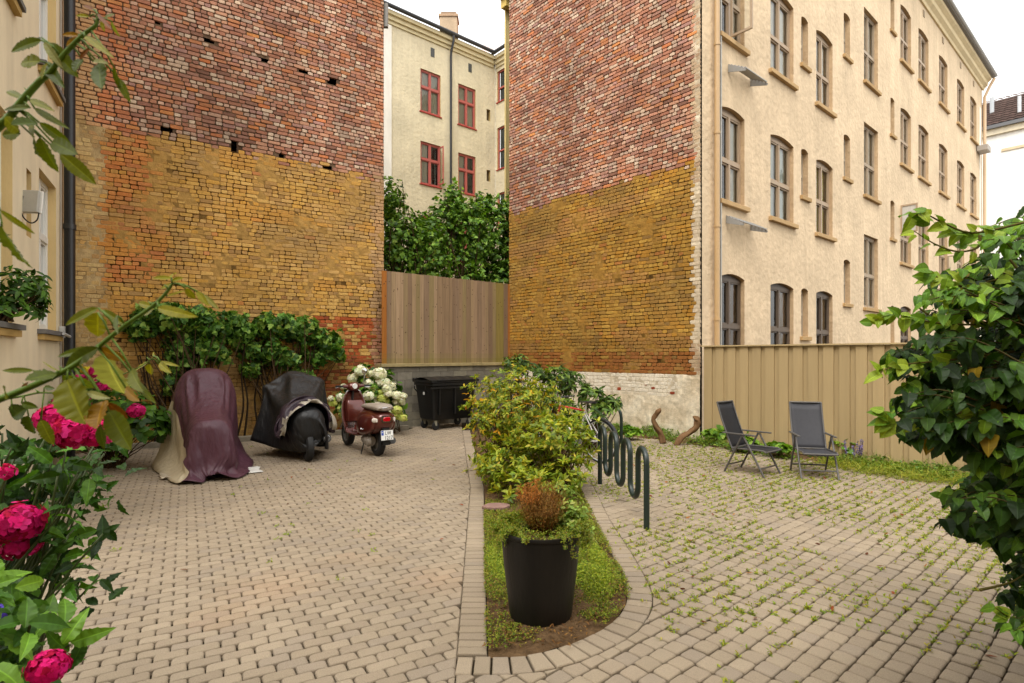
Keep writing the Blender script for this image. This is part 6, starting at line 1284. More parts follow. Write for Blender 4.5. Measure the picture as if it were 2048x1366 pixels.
# ---- black covered scooter with a bunched purple cover over its seat
s2 = empty('covered_scooter', (-3.62, 9.62, 0), srz, 'parked scooter under a glossy black cover with its rear wheel showing', 'scooter')
for cx in (-.66, .80):
    t_, r_ = MB(), MB(); r_.cur = lin('#3a3a3a'); wheel(t_, r_, cx, .235); w = auto_smooth(t_.build('wheel', m_rubber, s2)); auto_smooth(r_.build('rim', m_metal, w))
mb = MB(); mb.tube([(-.1, -.20, .22), (-.45, -.24, .28), (-.78, -.27, .36)], [.04, .075, .07], 14, lin('#2a2a2a')); mb.lathe([(0, 0), (.045, 0), (.05, -.01), (.035, -.02), (.03, .005)], 14, axis='x', o=(-.785, -.27, .362), c=lin('#777777')); auto_smooth(mb.build('exhaust', m_metal, s2))
draped('cover', CLOTH_B, 36, 30, lambda P, i, j: lin('#161617'), s2)
bd_ = MB(); bd_.loft([[(x, hw * math.cos(a), zc + hz * math.sin(a)) for a in [2 * math.pi * k / 20 for k in range(20)]] for (x, hw, zc, hz) in ((-.70, .08, .50, .12), (-.55, .17, .48, .18), (-.2, .17, .48, .2), (.1, .12, .42, .14), (.5, .14, .40, .12))], lin('#6e6a66')); auto_smooth(bd_.build('body', m_metal, s2))
dr = empty('bunched_cover', (-3.62, 9.62, .9), srz, 'crumpled purple and silver cover thrown over the seat of the black covered scooter', 'cover')
def dc(P, i, j):
    k = j / 20; v = i / 30
    if k < .10 + .06 * math.sin(v * 17) and (v < .58 or v > .62): return lin('#a39b8c')
    if v < .20 and k > .55: return lin('#62667f')
    if v > .86 and k > .6: return lin('#3d3a4c')
    return lin('#33262f')
o = draped('folded_cloth', CLOTH_C, 30, 20, dc, dr); o.location = (0, 0, -.9)
# ---- burgundy scooter
def scooter():
    root = empty('motor_scooter', (-2.27, 9.56, 0), math.atan2(.80, -.60), 'burgundy classic motor scooter with a pale grey seat and a white number plate', 'scooter')
    BUR = (1, 1, 1)
    def ell(x, hw, zb, zt, n=28, e=2.5, y0=0):
        cz, hz = (zb + zt) / 2, (zt - zb) / 2; R = []
        for k in range(n):
            a = 2 * math.pi * k / n; c, s = math.cos(a), math.sin(a)
            R.append((x, y0 + hw * math.copysign(abs(c) ** (2 / e), c), cz + hz * math.copysign(abs(s) ** (2 / e), s)))
        return R
    for cx in (0, 1.36):
        t_, r_ = MB(), MB(); t_.cur = (1, 1, 1); r_.cur = lin('#55524e'); wheel(t_, r_, cx, .235, .235, .055)
        w = auto_smooth(t_.build('wheel', m_rubber, root)); auto_smooth(r_.build('rim', m_metal, w))
    b = MB()
    b.loft([ell(-.36, .05, .60, .68), ell(-.33, .13, .50, .73), ell(-.26, .18, .43, .77), ell(-.12, .215, .38, .79), (ell(.08, .24, .34, .80)), ell(.28, .235, .32, .80), ell(.44, .19, .33, .78), ell(.56, .13, .34, .70), ell(.60, .10, .34, .50)], BUR)
    body = auto_smooth(b.build('body', m_paintcar, root), 60); subd(body, 1)
    # swollen side cowls
    for s in (-1, 1):
        q = MB(); q.loft([ell(-.27, .03, .50, .68, y0=s * .16), ell(-.18, .06, .42, .72, y0=s * .18), ell(.02, .09, .36, .72, y0=s * .20), ell(.22, .09, .35, .68, y0=s * .20), ell(.38, .055, .38, .60, y0=s * .18), ell(.44, .02, .42, .54, y0=s * .17)], BUR)
        c_ = auto_smooth(q.build('side_cowl', m_paintcar, root), 60); subd(c_, 1)
    q = MB(); pts = [(-.10 + .018 * k, .297 - .0006 * k * k * .2, .475 + .012 * math.sin(k * 1.9)) for k in range(9)]; q.tube(pts, .003, 5, lin('#cfcfcf')); q.build('script_badge', m_chrome, root)
    st = MB(); SC = lin('#8f8478')
    st.loft([ell(-.34, .10, .78, .83), ell(-.30, .15, .77, .88), ell(-.18, .175, .77, .895), ell(.05, .18, .77, .89), (ell(.22, .165, .77, .875)), ell(.42, .13, .77, .86), ell(.52, .08, .77, .83), ell(.55, .04, .78, .81)], SC)
    so = auto_smooth(st.build('seat', m_plastic, root), 60); subd(so, 1)
    q = MB()
    for s in (-1, 1): q.tube([(-.12, s * .17, .79), (-.30, s * .15, .80), (-.37, s * .08, .83), (-.38, 0, .84)], .009, 8)
    auto_smooth(q.build('grab_rail', m_chrome, root))
    f = MB(); f.loft([ell(.52, .15, .29, .36), ell(.60, .17, .27, .33), ell(.95, .19, .27, .33), ell(1.03, .19, .29, .42)], BUR); auto_smooth(f.build('floorboard', m_paintcar, root), 50)
    g_ = MB()
    for k in range(4): g_.box(.66, .98, -.12 + k * .075, -.10 + k * .075, .331, .343, lin('#b8b4ae'))
    g_.build('floor_rail', m_chrome, root)
    # leg shield: curved plate
    sh = MB(); rows = []; edge_l = []; edge_r = []
    for (x, hw, z) in ((1.00, .19, .30), (1.03, .215, .42), (1.06, .235, .56), (1.09, .235, .70), (1.11, .215, .84), (1.12, .17, .96), (1.12, .12, 1.04)):
        row = [(x + .07 * (1 - (2 * k / 12 - 1) ** 2) - .02, hw * (2 * k / 12 - 1), z) for k in range(13)]
        rows.append(row); edge_l.append(row[0]); edge_r.append(row[-1])
    sh.loft(rows, BUR, close=False); so = sh.build('leg_shield', m_paintcar, root, smooth=True); md = so.modifiers.new('th', 'SOLIDIFY'); md.thickness = .012
    e_ = MB(); e_.tube(edge_l + [(1.13, 0, 1.07)] + edge_r[::-1], .008, 8); auto_smooth(e_.build('shield_trim', m_chrome, root))
    gb = MB(); gb.loft([ringrect(.97, 1.12, -.165, .165, .50, .04), ringrect(.96, 1.12, -.17, .17, .56, .04), ringrect(.97, 1.13, -.17, .17, .82, .04), ringrect(1.0, 1.13, -.15, .15, .87, .04)], BUR); auto_smooth(gb.build('glovebox', m_paintcar, root), 50)
    gl = MB()
    for k in range(4): gl.box(.985, 1.0, .03 + k * .035, .045 + k * .035, .34, .47, lin('#c9a095'))
    gl.build('grille', m_chrome, root)
    ff = MB(); rows = []
    for i in range(15):
        a = math.radians(25 + 150 * i / 14); rows.append([(1.36 + .275 * math.cos(a) * (1 - .06 * abs(k - 4) / 4), -.085 + .17 * k / 8, .235 + .285 * math.sin(a) - .07 * ((k - 4) / 4) ** 2) for k in range(9)])
    ff.loft(rows, BUR, close=False); fo = ff.build('front_fender', m_paintcar, root, smooth=True); md = fo.modifiers.new('th', 'SOLIDIFY'); md.thickness = .006
    q = MB(); q.tube([(1.36, .07, .235), (1.27, .05, .50), (1.18, 0, .75), (1.12, 0, 1.05)], .022, 10, lin('#2a2a2a')); auto_smooth(q.build('fork', m_metal, root))
    hd = MB(); hd.loft([ell(1.02, .05, 1.06, 1.14), ell(1.05, .10, 1.04, 1.18), ell(1.12, .13, 1.04, 1.20), ell(1.2, .09, 1.06, 1.18), ell(1.24, .05, 1.08, 1.15)], BUR)
    for s in (-1, 1): hd.tube([(1.12, s * .08, 1.12), (1.10, s * .2, 1.13)], [.04, .026], 12, BUR)
    hdo = auto_smooth(hd.build('headset', m_paintcar, root), 60)
    d = MB(); d.lathe([(0, 0), (.045, 0), (.052, .008), (.052, .02)], 24, axis='x', o=(1.018, 0, 1.125), c=lin('#d9d9d4')); d.build('speedometer', m_plastic, hdo)
    for s in (-1, 1):
        g2 = MB(); g2.tube([(1.10, s * .2, 1.13), (1.06, s * .34, 1.13)], .018, 10, lin('#17171a')); auto_smooth(g2.build('grip', m_rubber, root))
        l_ = MB(); l_.tube([(1.14, s * .17, 1.12), (1.15, s * .22, 1.11), (1.12, s * .33, 1.10)], .006, 6); l_.build('brake_lever', m_chrome, root)
    for s, zt in ((-1, 1.42),):
        mi = MB(); mi.tube([(1.10, s * .16, 1.15), (1.09, s * .20, 1.25), (1.10, s * .22, 1.34)], .006, 6)
        mo = mi.build('mirror', m_chrome, root)
        mm_ = MB(); mm_.lathe([(0, -.012), (.04, -.01), (.055, 0), (.055, .012), (0, .012)], 22, axis='x', o=(1.10, s * .22, zt - .02)); auto_smooth(mm_.build('mirror_head', m_chrome, mo))
    tl = MB(); tl.loft([ell(-.375, .055, .615, .675, e=4), ell(-.352, .075, .60, .69, e=4)], (1, 1, 1)); auto_smooth(tl.build('tail_light', m_red, root), 40)
    tb = MB(); tb.loft([ell(-.362, .086, .592, .70, e=4), ell(-.335, .09, .585, .705, e=4)], (1, 1, 1)); auto_smooth(tb.build('light_surround', m_chrome, root), 40)
    for s in (-1, 1):
        ind = MB(); ind.loft([ell(-.32, .012, .60, .66, y0=s * .155), ell(-.25, .03, .585, .665, y0=s * .175), ell(-.17, .012, .60, .65, y0=s * .195)], lin('#d8cfc4')); auto_smooth(ind.build('indicator', m_plastic, root), 60)
    mf = MB(); rows = []
    for i in range(9):
        a = math.radians(95 + 90 * i / 8); rows.append([(.30 * math.cos(a), -.08 + .16 * k / 6, .25 + .30 * math.sin(a)) for k in range(7)])
    mf.loft(rows, lin('#151515'), close=False); mf.loft([[(-.30, -.07, .50), (-.30, .07, .50), (-.30, .07, .22), (-.30, -.07, .22)], [(-.33, -.06, .50), (-.33, .06, .50), (-.36, .06, .22), (-.36, -.06, .22)]], lin('#151515'))
    mf.build('mudguard', m_plastic, root)
    # number plate
    pl = MB(); ex = Vector((0, -1, 0)); ez_ = Vector((.14, 0, .99)).normalized(); o_ = Vector((-.372, 0, .385)); nn = ex.cross(ez_)
    def pq(a0, a1, b0, b1, d, m): pl_ = []; return [o_ + ex * a + ez_ * b + nn * d * -1 for a, b in ((a0, b0), (a1, b0), (a1, b1), (a0, b1))]
    vs = pq(-.105, .105, -.08, .08, -.004, 0) + pq(-.105, .105, -.08, .08, .004, 0)
    pl.add(vs, [(0, 3, 2, 1), (4, 5, 6, 7), (0, 1, 5, 4), (1, 2, 6, 5), (2, 3, 7, 6), (3, 0, 4, 7)]); 
    plate = pl.build('number_plate', m_white, root)
    outn = Vector((-.99, 0, .14)).normalized()
    bl = MB(); vs = [o_ + ex * a + ez_ * b + outn * .0065 for a, b in ((-.10, -.0), (-.062, -.0), (-.062, .075), (-.10, .075))]; bl.add(vs, [(0, 1, 2, 3)]); bl.build('country_strip', m_blue, plate)
    fx = MB(); c0 = o_ + ex * -.081 + ez_ * .05
    for (w_, h_) in ((.012, .003), (.003, .010)):
        fx.add([c0 + ex * a + ez_ * b + outn * .008 for a, b in ((-w_, -h_), (w_, -h_), (w_, h_), (-w_, h_))], [(0, 1, 2, 3)])
    fx.build('flag_cross', m_white, plate)
    for txt, cx, cz in (('LW', .015, .008), ('1217', .022, -.072)):
        cu = bpy.data.curves.new('t', 'FONT'); cu.body = txt; cu.size = .088; cu.align_x = 'CENTER'; cu.extrude = .0008
        to = bpy.data.objects.new('t', cu); COL.objects.link(to); bpy.context.view_layer.update()
        me = bpy.data.meshes.new_from_object(to.evaluated_get(bpy.context.evaluated_depsgraph_get())); bpy.data.objects.remove(to)
        Mx = Matrix((ex, ez_, outn)).transposed().to_4x4(); Mx.translation = o_ + ex * cx + ez_ * cz + outn * .007
        me.transform(Matrix.Diagonal((.82, 1, 1, 1)).to_4x4()); me.transform(Mx); me.materials.clear(); me.materials.append(m_ink)
        lo = bpy.data.objects.new('lettering', me); COL.objects.link(lo); lo.parent = plate
    en = MB(); c = lin('#8a8176')
    en.tube([(.30, .10, .26), (.05, .13, .26), (-.02, .13, .25)], [.075, .095, .085], 16, c); en.lathe([(0, 0), (.07, 0), (.08, -.03), (.085, -.06)], 20, axis='y', o=(.02, .20, .25), c=c)
    auto_smooth(en.build('engine', m_metal, root), 45)
    ex_ = MB(); ex_.tube([(.2, -.12, .2), (0, -.15, .22), (-.25, -.16, .27)], [.02, .06, .055], 14, lin('#444444')); auto_smooth(ex_.build('exhaust', m_metal, root))
    k_ = MB(); k_.tube([(.36, .08, .26), (.33, .16, .01), (.28, .18, .01)], .011, 8, lin('#222222')); k_.build('side_stand', m_metal, root)
scooter()
# ================================================================ PLANTS
JIT = .12
def ell_tips(ells, lo=.55, up=.6, bottom=-.6):
    T, A = [], []
    for (c, r, n) in ells:
        d = rdir(n * 2); d = d[d[:, 2] > bottom][:n]
        k = (lo + (1 - lo) * rng.random((len(d), 1)) ** .6) * (1 + JIT * rng.normal(size=(len(d), 1)))
        T.append(np.array(c) + d * np.array(r) * k); A.append(nrm(d / np.array(r) * min(r) + np.array([0, 0, up]) + .25 * rng.normal(size=d.shape)))
    return np.concatenate(T), np.concatenate(A)
def whorls(T, A, per, L, W, cols, prof='oval', spread=70, jit=.2, bend=.25, fold=.25, p=None, cj=.15, wave=0, L2=.25, alongstem=0, ribbed=False):
    n = len(T); P = np.repeat(T, per, 0); A_ = np.repeat(A, per, 0)
    az = rng.random((n, 1)) * 6.28 + np.arange(per)[None] * (6.28 / per) + rng.normal(size=(n, per)) * .35; az = az.reshape(-1, 1)
    ref = np.where(np.abs(A_[:, 2:3]) < .9, np.array([[0, 0, 1.]]), np.array([[1., 0, 0]])); e1 = nrm(np.cross(A_, ref)); e2 = np.cross(A_, e1)
    rad = e1 * np.cos(az) + e2 * np.sin(az); sp = np.radians(spread + 18 * rng.normal(size=(n * per, 1)))
    D = A_ * np.cos(sp) + rad * np.sin(sp); N = A_ * np.sin(sp) - rad * np.cos(sp)
    N = N + .25 * rng.normal(size=N.shape)
    P = P + rng.normal(size=P.shape) * jit * L * .4 - A_ * (rng.random((n * per, 1)) * alongstem)
    s = (1 + L2 * (rng.random(n * per) * 2 - 1))
    tw = np.repeat(1 + cj * (rng.random((n, 1)) * 2 - 1), per, 0)
    C = pal(cols, n * per, p, .12) * tw
    return leaves(P, D, N, L * s, W * s, C, prof, bend, fold, wave, ribbed)
def stem_mb(base, T, frac=.15, r0=.012, col=(1, 1, 1), bspread=.1, mid=.5):
    mb = MB(); mb.cur = col; idx = rng.choice(len(T), max(3, int(len(T) * frac)), replace=False)
    for i in idx:
        t = Vector(T[i]); b = Vector(base) + Vector((random.uniform(-bspread, bspread), random.uniform(-bspread, bspread), -.02))
        m = b.lerp(t, mid) + Vector((random.uniform(-1, 1), random.uniform(-1, 1), random.uniform(0, 1))) * (t - b).length * .12
        P = smooth_curve([b, b.lerp(m, .5) + Vector((0, 0, .04)), m, t], 3)
        mb.tube(P, [r0 * (1 - .75 * k / (len(P) - 1)) for k in range(len(P))], 5, caps=False)
    return mb
def plant(name, label, cat, base, ells, per, L, W, cols, prof='oval', mat=None, stemmat=None, frac=.12, r0=.012, up=.6, spread=70, group=None, p=None, stems='stem', fol='foliage', bottom=-.6, lo=.55, bspread=.12, **kw):
    root = empty(name, (0, 0, 0), 0, label, cat, group)
    T, A = ell_tips(ells, lo, up, bottom)
    V, Tt, C = whorls(T, A, per, L, W, cols, prof, spread, p=p, **kw)
    fast_mesh(fol, V, Tt, C, mat or m_leaf, root)
    stem_mb(base, T, frac, r0, lin('#4a3a28'), bspread).build(stems, stemmat or m_bark, root, smooth=True)
    return root, T
def flower_head(c, r, cols, root, n=90, petal=.3, squash=.85, mat=None, name='flower_head'):
    """a ball of four-petalled florets"""
    k = np.arange(n) + .5; ph = np.arccos(1 - 1.75 * k / n); th = np.pi * (1 + 5 ** .5) * k
    d = np.stack([np.cos(th) * np.sin(ph), np.sin(th) * np.sin(ph), np.cos(ph)], 1)
    d = nrm(d + .10 * rng.normal(size=d.shape)); lump = 1 + .10 * np.sin(d[:, :1] * 5 + rng.random() * 6) * np.sin(d[:, 1:2] * 4 + rng.random() * 6) + .08 * np.sin(d[:, 2:3] * 6 + rng.random() * 6)
    P = d * np.array([r, r, r * squash]) * (.84 + .24 * rng.random((n, 1))) * lump
    ref = nrm(rng.normal(size=(n, 3))); e1 = nrm(np.cross(d, ref)); e2 = np.cross(d, e1)
    Ps, Ds, Ns = [], [], []
    for q in range(4):
        a = q * math.pi / 2; Ds.append(e1 * math.cos(a) + e2 * math.sin(a) + .12 * d); Ns.append(d + .13 * rng.normal(size=d.shape)); Ps.append(P)
    P, D, N = np.concatenate(Ps), np.concatenate(Ds), np.concatenate(Ns)
    C = np.tile(pal(cols, n, None, .14), (4, 1)) * (1 + .1 * (rng.random((4 * n, 1)) - .5))
    s = r * petal * (.85 + .3 * rng.random(4 * n))
    V, T, C = leaves(P + np.array(c), D, N, s, s * 1.05, C, 'petal', .1, .15)
    # inner core so the head is not see-through
    return fast_mesh(name, V, T, C, mat or m_petal, root)

YG = ['#85992c', '#97a536', '#728d2a', '#5f7c24', '#a8a83a', '#4f6b20', '#aea338']
DG = ['#2f4f26', '#3c6030', '#27431f', '#4b7038', '#5c8240']
MG = ['#3f6a28', '#4e7d2e', '#345a24', '#5f8f36', '#2c4c20']
# --- yellow-green azaleas in the bed
JIT = .20
r_, T = plant('azalea_bush', 'large yellow-green azalea bush in the middle of the planting bed', 'bush', (.0, 8.0, 0),
    [((.03, 8.1, .95), (.64, .75, .54), 360), ((.12, 7.9, .5), (.62, .7, .4), 200), ((-.16, 8.3, .72), (.36, .5, .45), 70), ((.45, 8.6, .75), (.5, .5, .45), 90), ((-.1, 7.4, .28), (.45, .5, .26), 90), ((.2, 7.3, .2), (.6, .5, .2), 90)], 9, .068, .025, YG, 'oval', m_leaf, spread=62, frac=.16, p=[.2, .2, .18, .15, .12, .08, .07], bspread=.3)
finish(r_, (.0, 8.0, 0))
r_, T = plant('azalea_bush', 'smaller yellow-green azalea bush right behind the planter pot', 'bush', (.5, 7.0, 0),
    [((.55, 7.05, .66), (.52, .42, .28), 120), ((.62, 7.1, .45), (.5, .4, .25), 50), ((-.1, 6.95, .36), (.30, .3, .26), 55), ((.3, 6.9, .4), (.3, .3, .22), 40), ((.1, 6.55, .20), (.38, .35, .2), 60), ((.62, 6.7, .26), (.26, .35, .24), 50)], 9, .080, .029, YG, 'oval', m_leaf, spread=62, frac=.25, p=[.22, .24, .2, .15, .1, .06, .03], bspread=.2)
finish(r_, (.5, 7.0, 0))
# yellow-orange old leaves
T, A = ell_tips([((0, 8.0, .8), (.66, .7, .5), 60), ((-.58, 8.2, 1.0), (.1, .1, .08), 7)])
V, Tt, C = whorls(T, A, 3, .075, .03, ['#c79a22', '#b9861e', '#c2a92c', '#a8782a'], 'oval', 75)
o = bpy.data.objects.get('azalea_bush'); V = V - np.array(o.location); fast_mesh('yellow_leaves', V, Tt, C, m_leaf, o)
# --- rhododendrons by the wall
JIT = .12
for lab, base, ells in (('tall dark rhododendron in front of the board fence corner', (.15, 11.8, 0), [((.14, 11.8, 1.45), (.36, .36, .24), 34), ((.45, 12.0, 1.38), (.2, .2, .15), 10), ((0, 11.9, .9), (.45, .4, .4), 45)]),
                        ('dark rhododendron behind the yellow-green azaleas', (.8, 10.7, 0), [((.88, 10.8, 1.16), (.52, .45, .32), 75), ((.7, 10.6, .7), (.6, .45, .4), 60)]),
                        ('spreading rhododendron leaning over the bicycle', (1.4, 10.2, 0), [((1.42, 10.2, 1.0), (.22, .25, .2), 24), ((1.72, 10.1, .82), (.26, .25, .14), 22), ((1.35, 9.9, .6), (.35, .3, .3), 26)])):
    r_, T = plant('rhododendron', lab, 'bush', base, ells, 9, .125, .040, DG + ['#6d9048'], 'lance', m_leaf_g, spread=82, frac=.5, r0=.016, bend=.45, p=None)
    finish(r_, base)
# --- climbers on the left gable
def wall_ells(lst, out=.22):
    E = []
    for (x, y, wpx, hpx, n) in lst:
        t, z = LB.hit(x, y); c = LB.P(t, z, out); Y = c[1]; s = Y / F
        E.append((c, (wpx * s * 1.0, wpx * s * .45 if wpx * s * .45 < .35 else .35, hpx * s), n))
    return E
VG = ['#4e7e38', '#3e6a2e', '#629648', '#78a856', '#90b862', '#305826']
for lab, L_, bx in (('leafy green climber on the ochre brick wall behind the purple covered scooter', [(330, 640, 75, 32, 150), (410, 655, 50, 36, 110), (385, 700, 40, 30, 70), (275, 660, 32, 24, 45), (430, 700, 30, 34, 50), (350, 700, 30, 40, 40), (300, 625, 30, 16, 22), (335, 770, 18, 20, 12), (470, 660, 34, 34, 70), (360, 735, 50, 24, 40)], 370),
                ('leafy green climber on the ochre brick wall above the black covered scooter', [(540, 655, 55, 26, 110), (600, 665, 45, 30, 100), (645, 685, 42, 26, 60), (520, 700, 45, 28, 80), (560, 720, 40, 26, 50), (625, 715, 30, 20, 30), (500, 740, 30, 16, 24), (665, 712, 20, 16, 16), (600, 750, 25, 12, 14)], 560)):
    base = LB.P(LB.hit(bx, 700)[0], 0, .2)
    r_, T = plant('climbing_vine', lab, 'climber', base, wall_ells(L_), 5, .115, .105, VG, 'maple', m_leaf, spread=78, frac=.10, r0=.022, up=-.1, bottom=-1, lo=.3, bend=.35, wave=.3, bspread=.35)
    mb = MB(); mb.cur = lin('#2e2418')
    for k in range(7):
        b = Vector(base) + Vector(LB.d + (0,)) * random.uniform(-.9, .9); t_ = b + Vector((random.uniform(-.25, .25), 0, random.uniform(1.5, 2.3)))
        P = smooth_curve([b, b.lerp(t_, .35) + Vector((random.uniform(-.12, .12), 0, 0)), b.lerp(t_, .7) + Vector((random.uniform(-.12, .12), 0, 0)), t_], 4); mb.tube(P, [.022 - .001 * i for i in range(len(P))], 6)
    mb.build('trunk', m_bark, r_, smooth=True)
    finish(r_, base)
# --- leafy trees behind the board fence
HG = ['#5c8a34', '#6c9c3e', '#4a7429', '#86b04e', '#3a6026', '#78a844']
for lab, base, ells in (('leafy tree behind the board fence, nearest the left brick wall', (-3.2, 15.4, 0), [((-3.1, 15.3, 4.7), (.9, .8, 1.1), 420), ((-3.35, 15.6, 5.9), (.45, .5, .8), 130), ((-2.3, 15.6, 4.4), (.7, .7, 1.0), 260), ((-3.0, 15.3, 3.5), (1.0, .7, .7), 160), ((-2.5, 15.9, 5.2), (.5, .5, .6), 110)]),
                        ('leafy tree in the middle behind the board fence', (-1.7, 16.6, 0), [((-1.9, 16.5, 5.3), (.75, .7, 1.15), 360), ((-1.2, 16.6, 5.0), (.7, .7, 1.1), 300), ((-1.75, 16.5, 6.2), (.4, .4, .55), 80), ((-1.6, 16.3, 3.8), (1.0, .7, .8), 220), ((-1.4, 16.6, 5.9), (.7, .5, .45), 120)]),
                        ('leafy tree behind the board fence, nearest the right brick wall', (-.4, 17.6, 0), [((-.5, 17.5, 5.4), (.8, .7, 1.3), 420), ((-.9, 17.4, 6.2), (.45, .4, .65), 110), ((.0, 17.5, 6.2), (.4, .4, .7), 90), ((-.4, 17.2, 4.0), (.9, .7, .8), 220)])):
    r_, T = plant('tree', lab, 'tree', base, ells, 6, .105, .075, HG, 'heart', m_leaf, spread=70, frac=.06, r0=.035, bottom=-1, lo=.35, stems='trunk', fol='crown', group='trees behind the board fence', L2=.35, alongstem=.16)
    V, Tt, C = None, None, None
    finish(r_, base)
# --- white hydrangea next to the grey block wall
base = (-2.75, 12.55, 0)
r_, T = plant('hydrangea_bush', 'hydrangea with white and lime ball flowers between the burgundy scooter and the grey block wall', 'bush', base, [((-3.0, 12.2, .85), (.62, .35, .60), 120), ((-2.75, 12.2, .6), (.38, .3, .5), 60), ((-3.3, 12.0, .7), (.5, .3, .4), 40)], 4, .14, .10, MG + ['#6c9a3c'], 'oval', m_leaf, spread=75, frac=.2, bspread=.3)
heads = [(722, 742, 'w', 17), (743, 748, 'w', 11), (758, 748, 'w', 18), (707, 757, 'w', 14), (762, 765, 'w', 17), (737, 768, 'w', 17), (772, 766, 'w', 13), (687, 773, 'w', 9), (699, 774, 'w', 9), (782, 774, 'w', 13), (774, 778, 'w', 13), (749, 780, 'y', 13), (763, 785, 'y', 14), (738, 792, 'w', 15), (765, 797, 'y', 14), (750, 801, 'w', 14), (777, 788, 'w', 11), (793, 791, 'w', 12), (807, 792, 'w', 9), (803, 800, 'w', 9), (792, 804, 'w', 10), (805, 806, 'w', 7), (682, 795, 'w', 13), (669, 805, 'y', 15), (661, 797, 'w', 8), (682, 817, 'y', 13), (685, 829, 'y', 10), (794, 820, 'y', 13), (793, 829, 'y', 15), (806, 836, 'y', 11), (770, 805, 'y', 13), (698, 792, 'y', 11), (757, 812, 'w', 12), (777, 824, 'w', 7), (738, 806, 'y', 12), (700, 805, 'y', 10)]
for (x, y, k, s) in heads:
    Y = 11.95 + random.uniform(-.12, .12); p = px(x, y, Y)
    flower_head(p, s * .76 / F * Y, ['#e2e0c8', '#e8e6d2', '#d4d4b0'] if k == 'w' else ['#b9bf62', '#c6c872', '#a9b352'], r_, 60, .34)
finish(r_, base)
# --- pink hydrangea by the corner of the left building
base = (-6.05, 8.6, 0)
r_, T = plant('hydrangea_bush', 'hydrangea with small pink flowers at the foot of the black downpipe', 'bush', base, [((-6.1, 8.5, .85), (.62, .5, .5), 110), ((-5.7, 8.4, .7), (.55, .4, .45), 70), ((-6.3, 8.3, .5), (.5, .4, .4), 50), ((-5.35, 8.4, .62), (.25, .2, .18), 16)], 4, .13, .085, MG, 'oval', m_leaf, spread=75, frac=.2)
PK = ['#b31a5c', '#c4206a', '#9c1450', '#d0307a']
for (x, y, s, Y) in ((196, 745, 14, 8.1), (205, 769, 15, 8.0), (160, 758, 11, 8.1), (118, 806, 11, 7.6), (272, 822, 16, 7.9), (176, 803, 9, 8.2)):
    flower_head(px(x, y, Y), s / F * Y, PK, r_, 60, .34)
for (x, y, s, Y) in ((172, 741, 9, 8.2), (158, 728, 6, 8.2)): flower_head(px(x, y, Y), s / F * Y, ['#b5a62a', '#c2b440'], r_, 30, .4)
finish(r_, base)
# --- plant on the left window ledge
base = LF.P(4.5, 2.08, .02)
r_, T = plant('window_plant', 'leafy green plant on the ledge of the left plaster facade', 'plant', base, [((base[0] + .12, base[1] + .15, base[2] + .30), (.20, .30, .28), 60), ((base[0] + .1, base[1] + .05, base[2] + .12), (.2, .3, .14), 30)], 5, .09, .04, MG, 'oval', m_leaf, spread=80, frac=.3, bend=.6)
finish(r_, base)

# --- foreground pink hydrangea
base = Vector((-1.95, 1.95, 0))
fh = empty('hydrangea_bush', (0, 0, 0), 0, 'foreground hydrangea with big magenta flower heads at the left edge', 'bush')
tips = [(240, 905, 2.2), (200, 925, 2.15), (150, 950, 2.05), (215, 985, 2.1), (165, 1010, 1.95), (185, 1070, 2.0), (110, 1150, 1.9), (75, 1120, 1.95), (160, 1120, 2.0), (190, 1150, 2.05), (90, 930, 2.1), (20, 985, 1.9), (50, 950, 2.0), (120, 1005, 2.05), (40, 885, 2.1), (85, 870, 2.25), (130, 905, 2.2), (175, 890, 2.3), (225, 950, 2.2), (-30, 900, 2.0), (-50, 1000, 1.9), (-40, 1100, 1.9), (10, 1140, 1.85), (-60, 1200, 1.8), (120, 965, 2.15), (60, 1010, 2.1), (150, 1060, 2.1), (10, 860, 2.2), (-20, 830, 2.2), (60, 905, 1.95), (230, 890, 2.3), (95, 1095, 1.95)]
T = np.array([px(t[0] * .93 - 8, t[1], t[2]) for t in tips]); A = nrm(np.array([(.5, -.25, .55)] * len(T)) + .35 * rng.normal(size=T.shape))
T = np.concatenate([T + rng.normal(size=T.shape) * .035, T - np.array([.12, -.05, .03]) + rng.normal(size=T.shape) * .05]); A = np.concatenate([A, nrm(A + .4 * rng.normal(size=A.shape))])
v1 = whorls(T, A, 5, .078, .038, ['#345a22', '#41702a', '#2b4a1d', '#558a34', '#213c18'], 'hyd2', 74, jit=.5, bend=.5, fold=.45, alongstem=.16, wave=.3, ribbed=True)
tl = [(30, 1200, 1.55), (60, 1250, 1.5), (20, 1290, 1.5), (100, 1225, 1.6), (70, 1310, 1.55), (-20, 1180, 1.5), (-30, 1260, 1.45), (140, 1290, 1.6), (-20, 1340, 1.45), (0, 1165, 1.6)]
T2 = np.array([px(*t) for t in tl]); A2 = nrm(np.array([(.35, -.35, .75)] * len(T2)) + .3 * rng.normal(size=T2.shape))
v2 = whorls(T2, A2, 7, .082, .042, ['#5a8a30', '#4c7a2a', '#6a9838', '#3f6c26'], 'hyd2', 72, jit=.5, bend=.45, fold=.4, alongstem=.08, wave=.25, ribbed=True)
V, Tt, C = merge([v1, v2]); fast_mesh('foliage', V, Tt, C, m_leaf, fh)
mb = MB(); mb.cur = lin('#3f4a22')
for p in list(T) + list(T2):
    t_ = Vector(p); b = base + Vector((random.uniform(-.25, .2), random.uniform(-.25, .2), 0)); m = b.lerp(t_, .55) + Vector((0, 0, .12))
    P = smooth_curve([b, m, t_], 5); mb.tube(P, [.008 - .00045 * i for i in range(len(P))], 6)
mb.build('stem', m_green, fh, smooth=True)
PKF = ['#b40e52', '#c91a68', '#960a42', '#da3480', '#a20c36', '#c0145c']
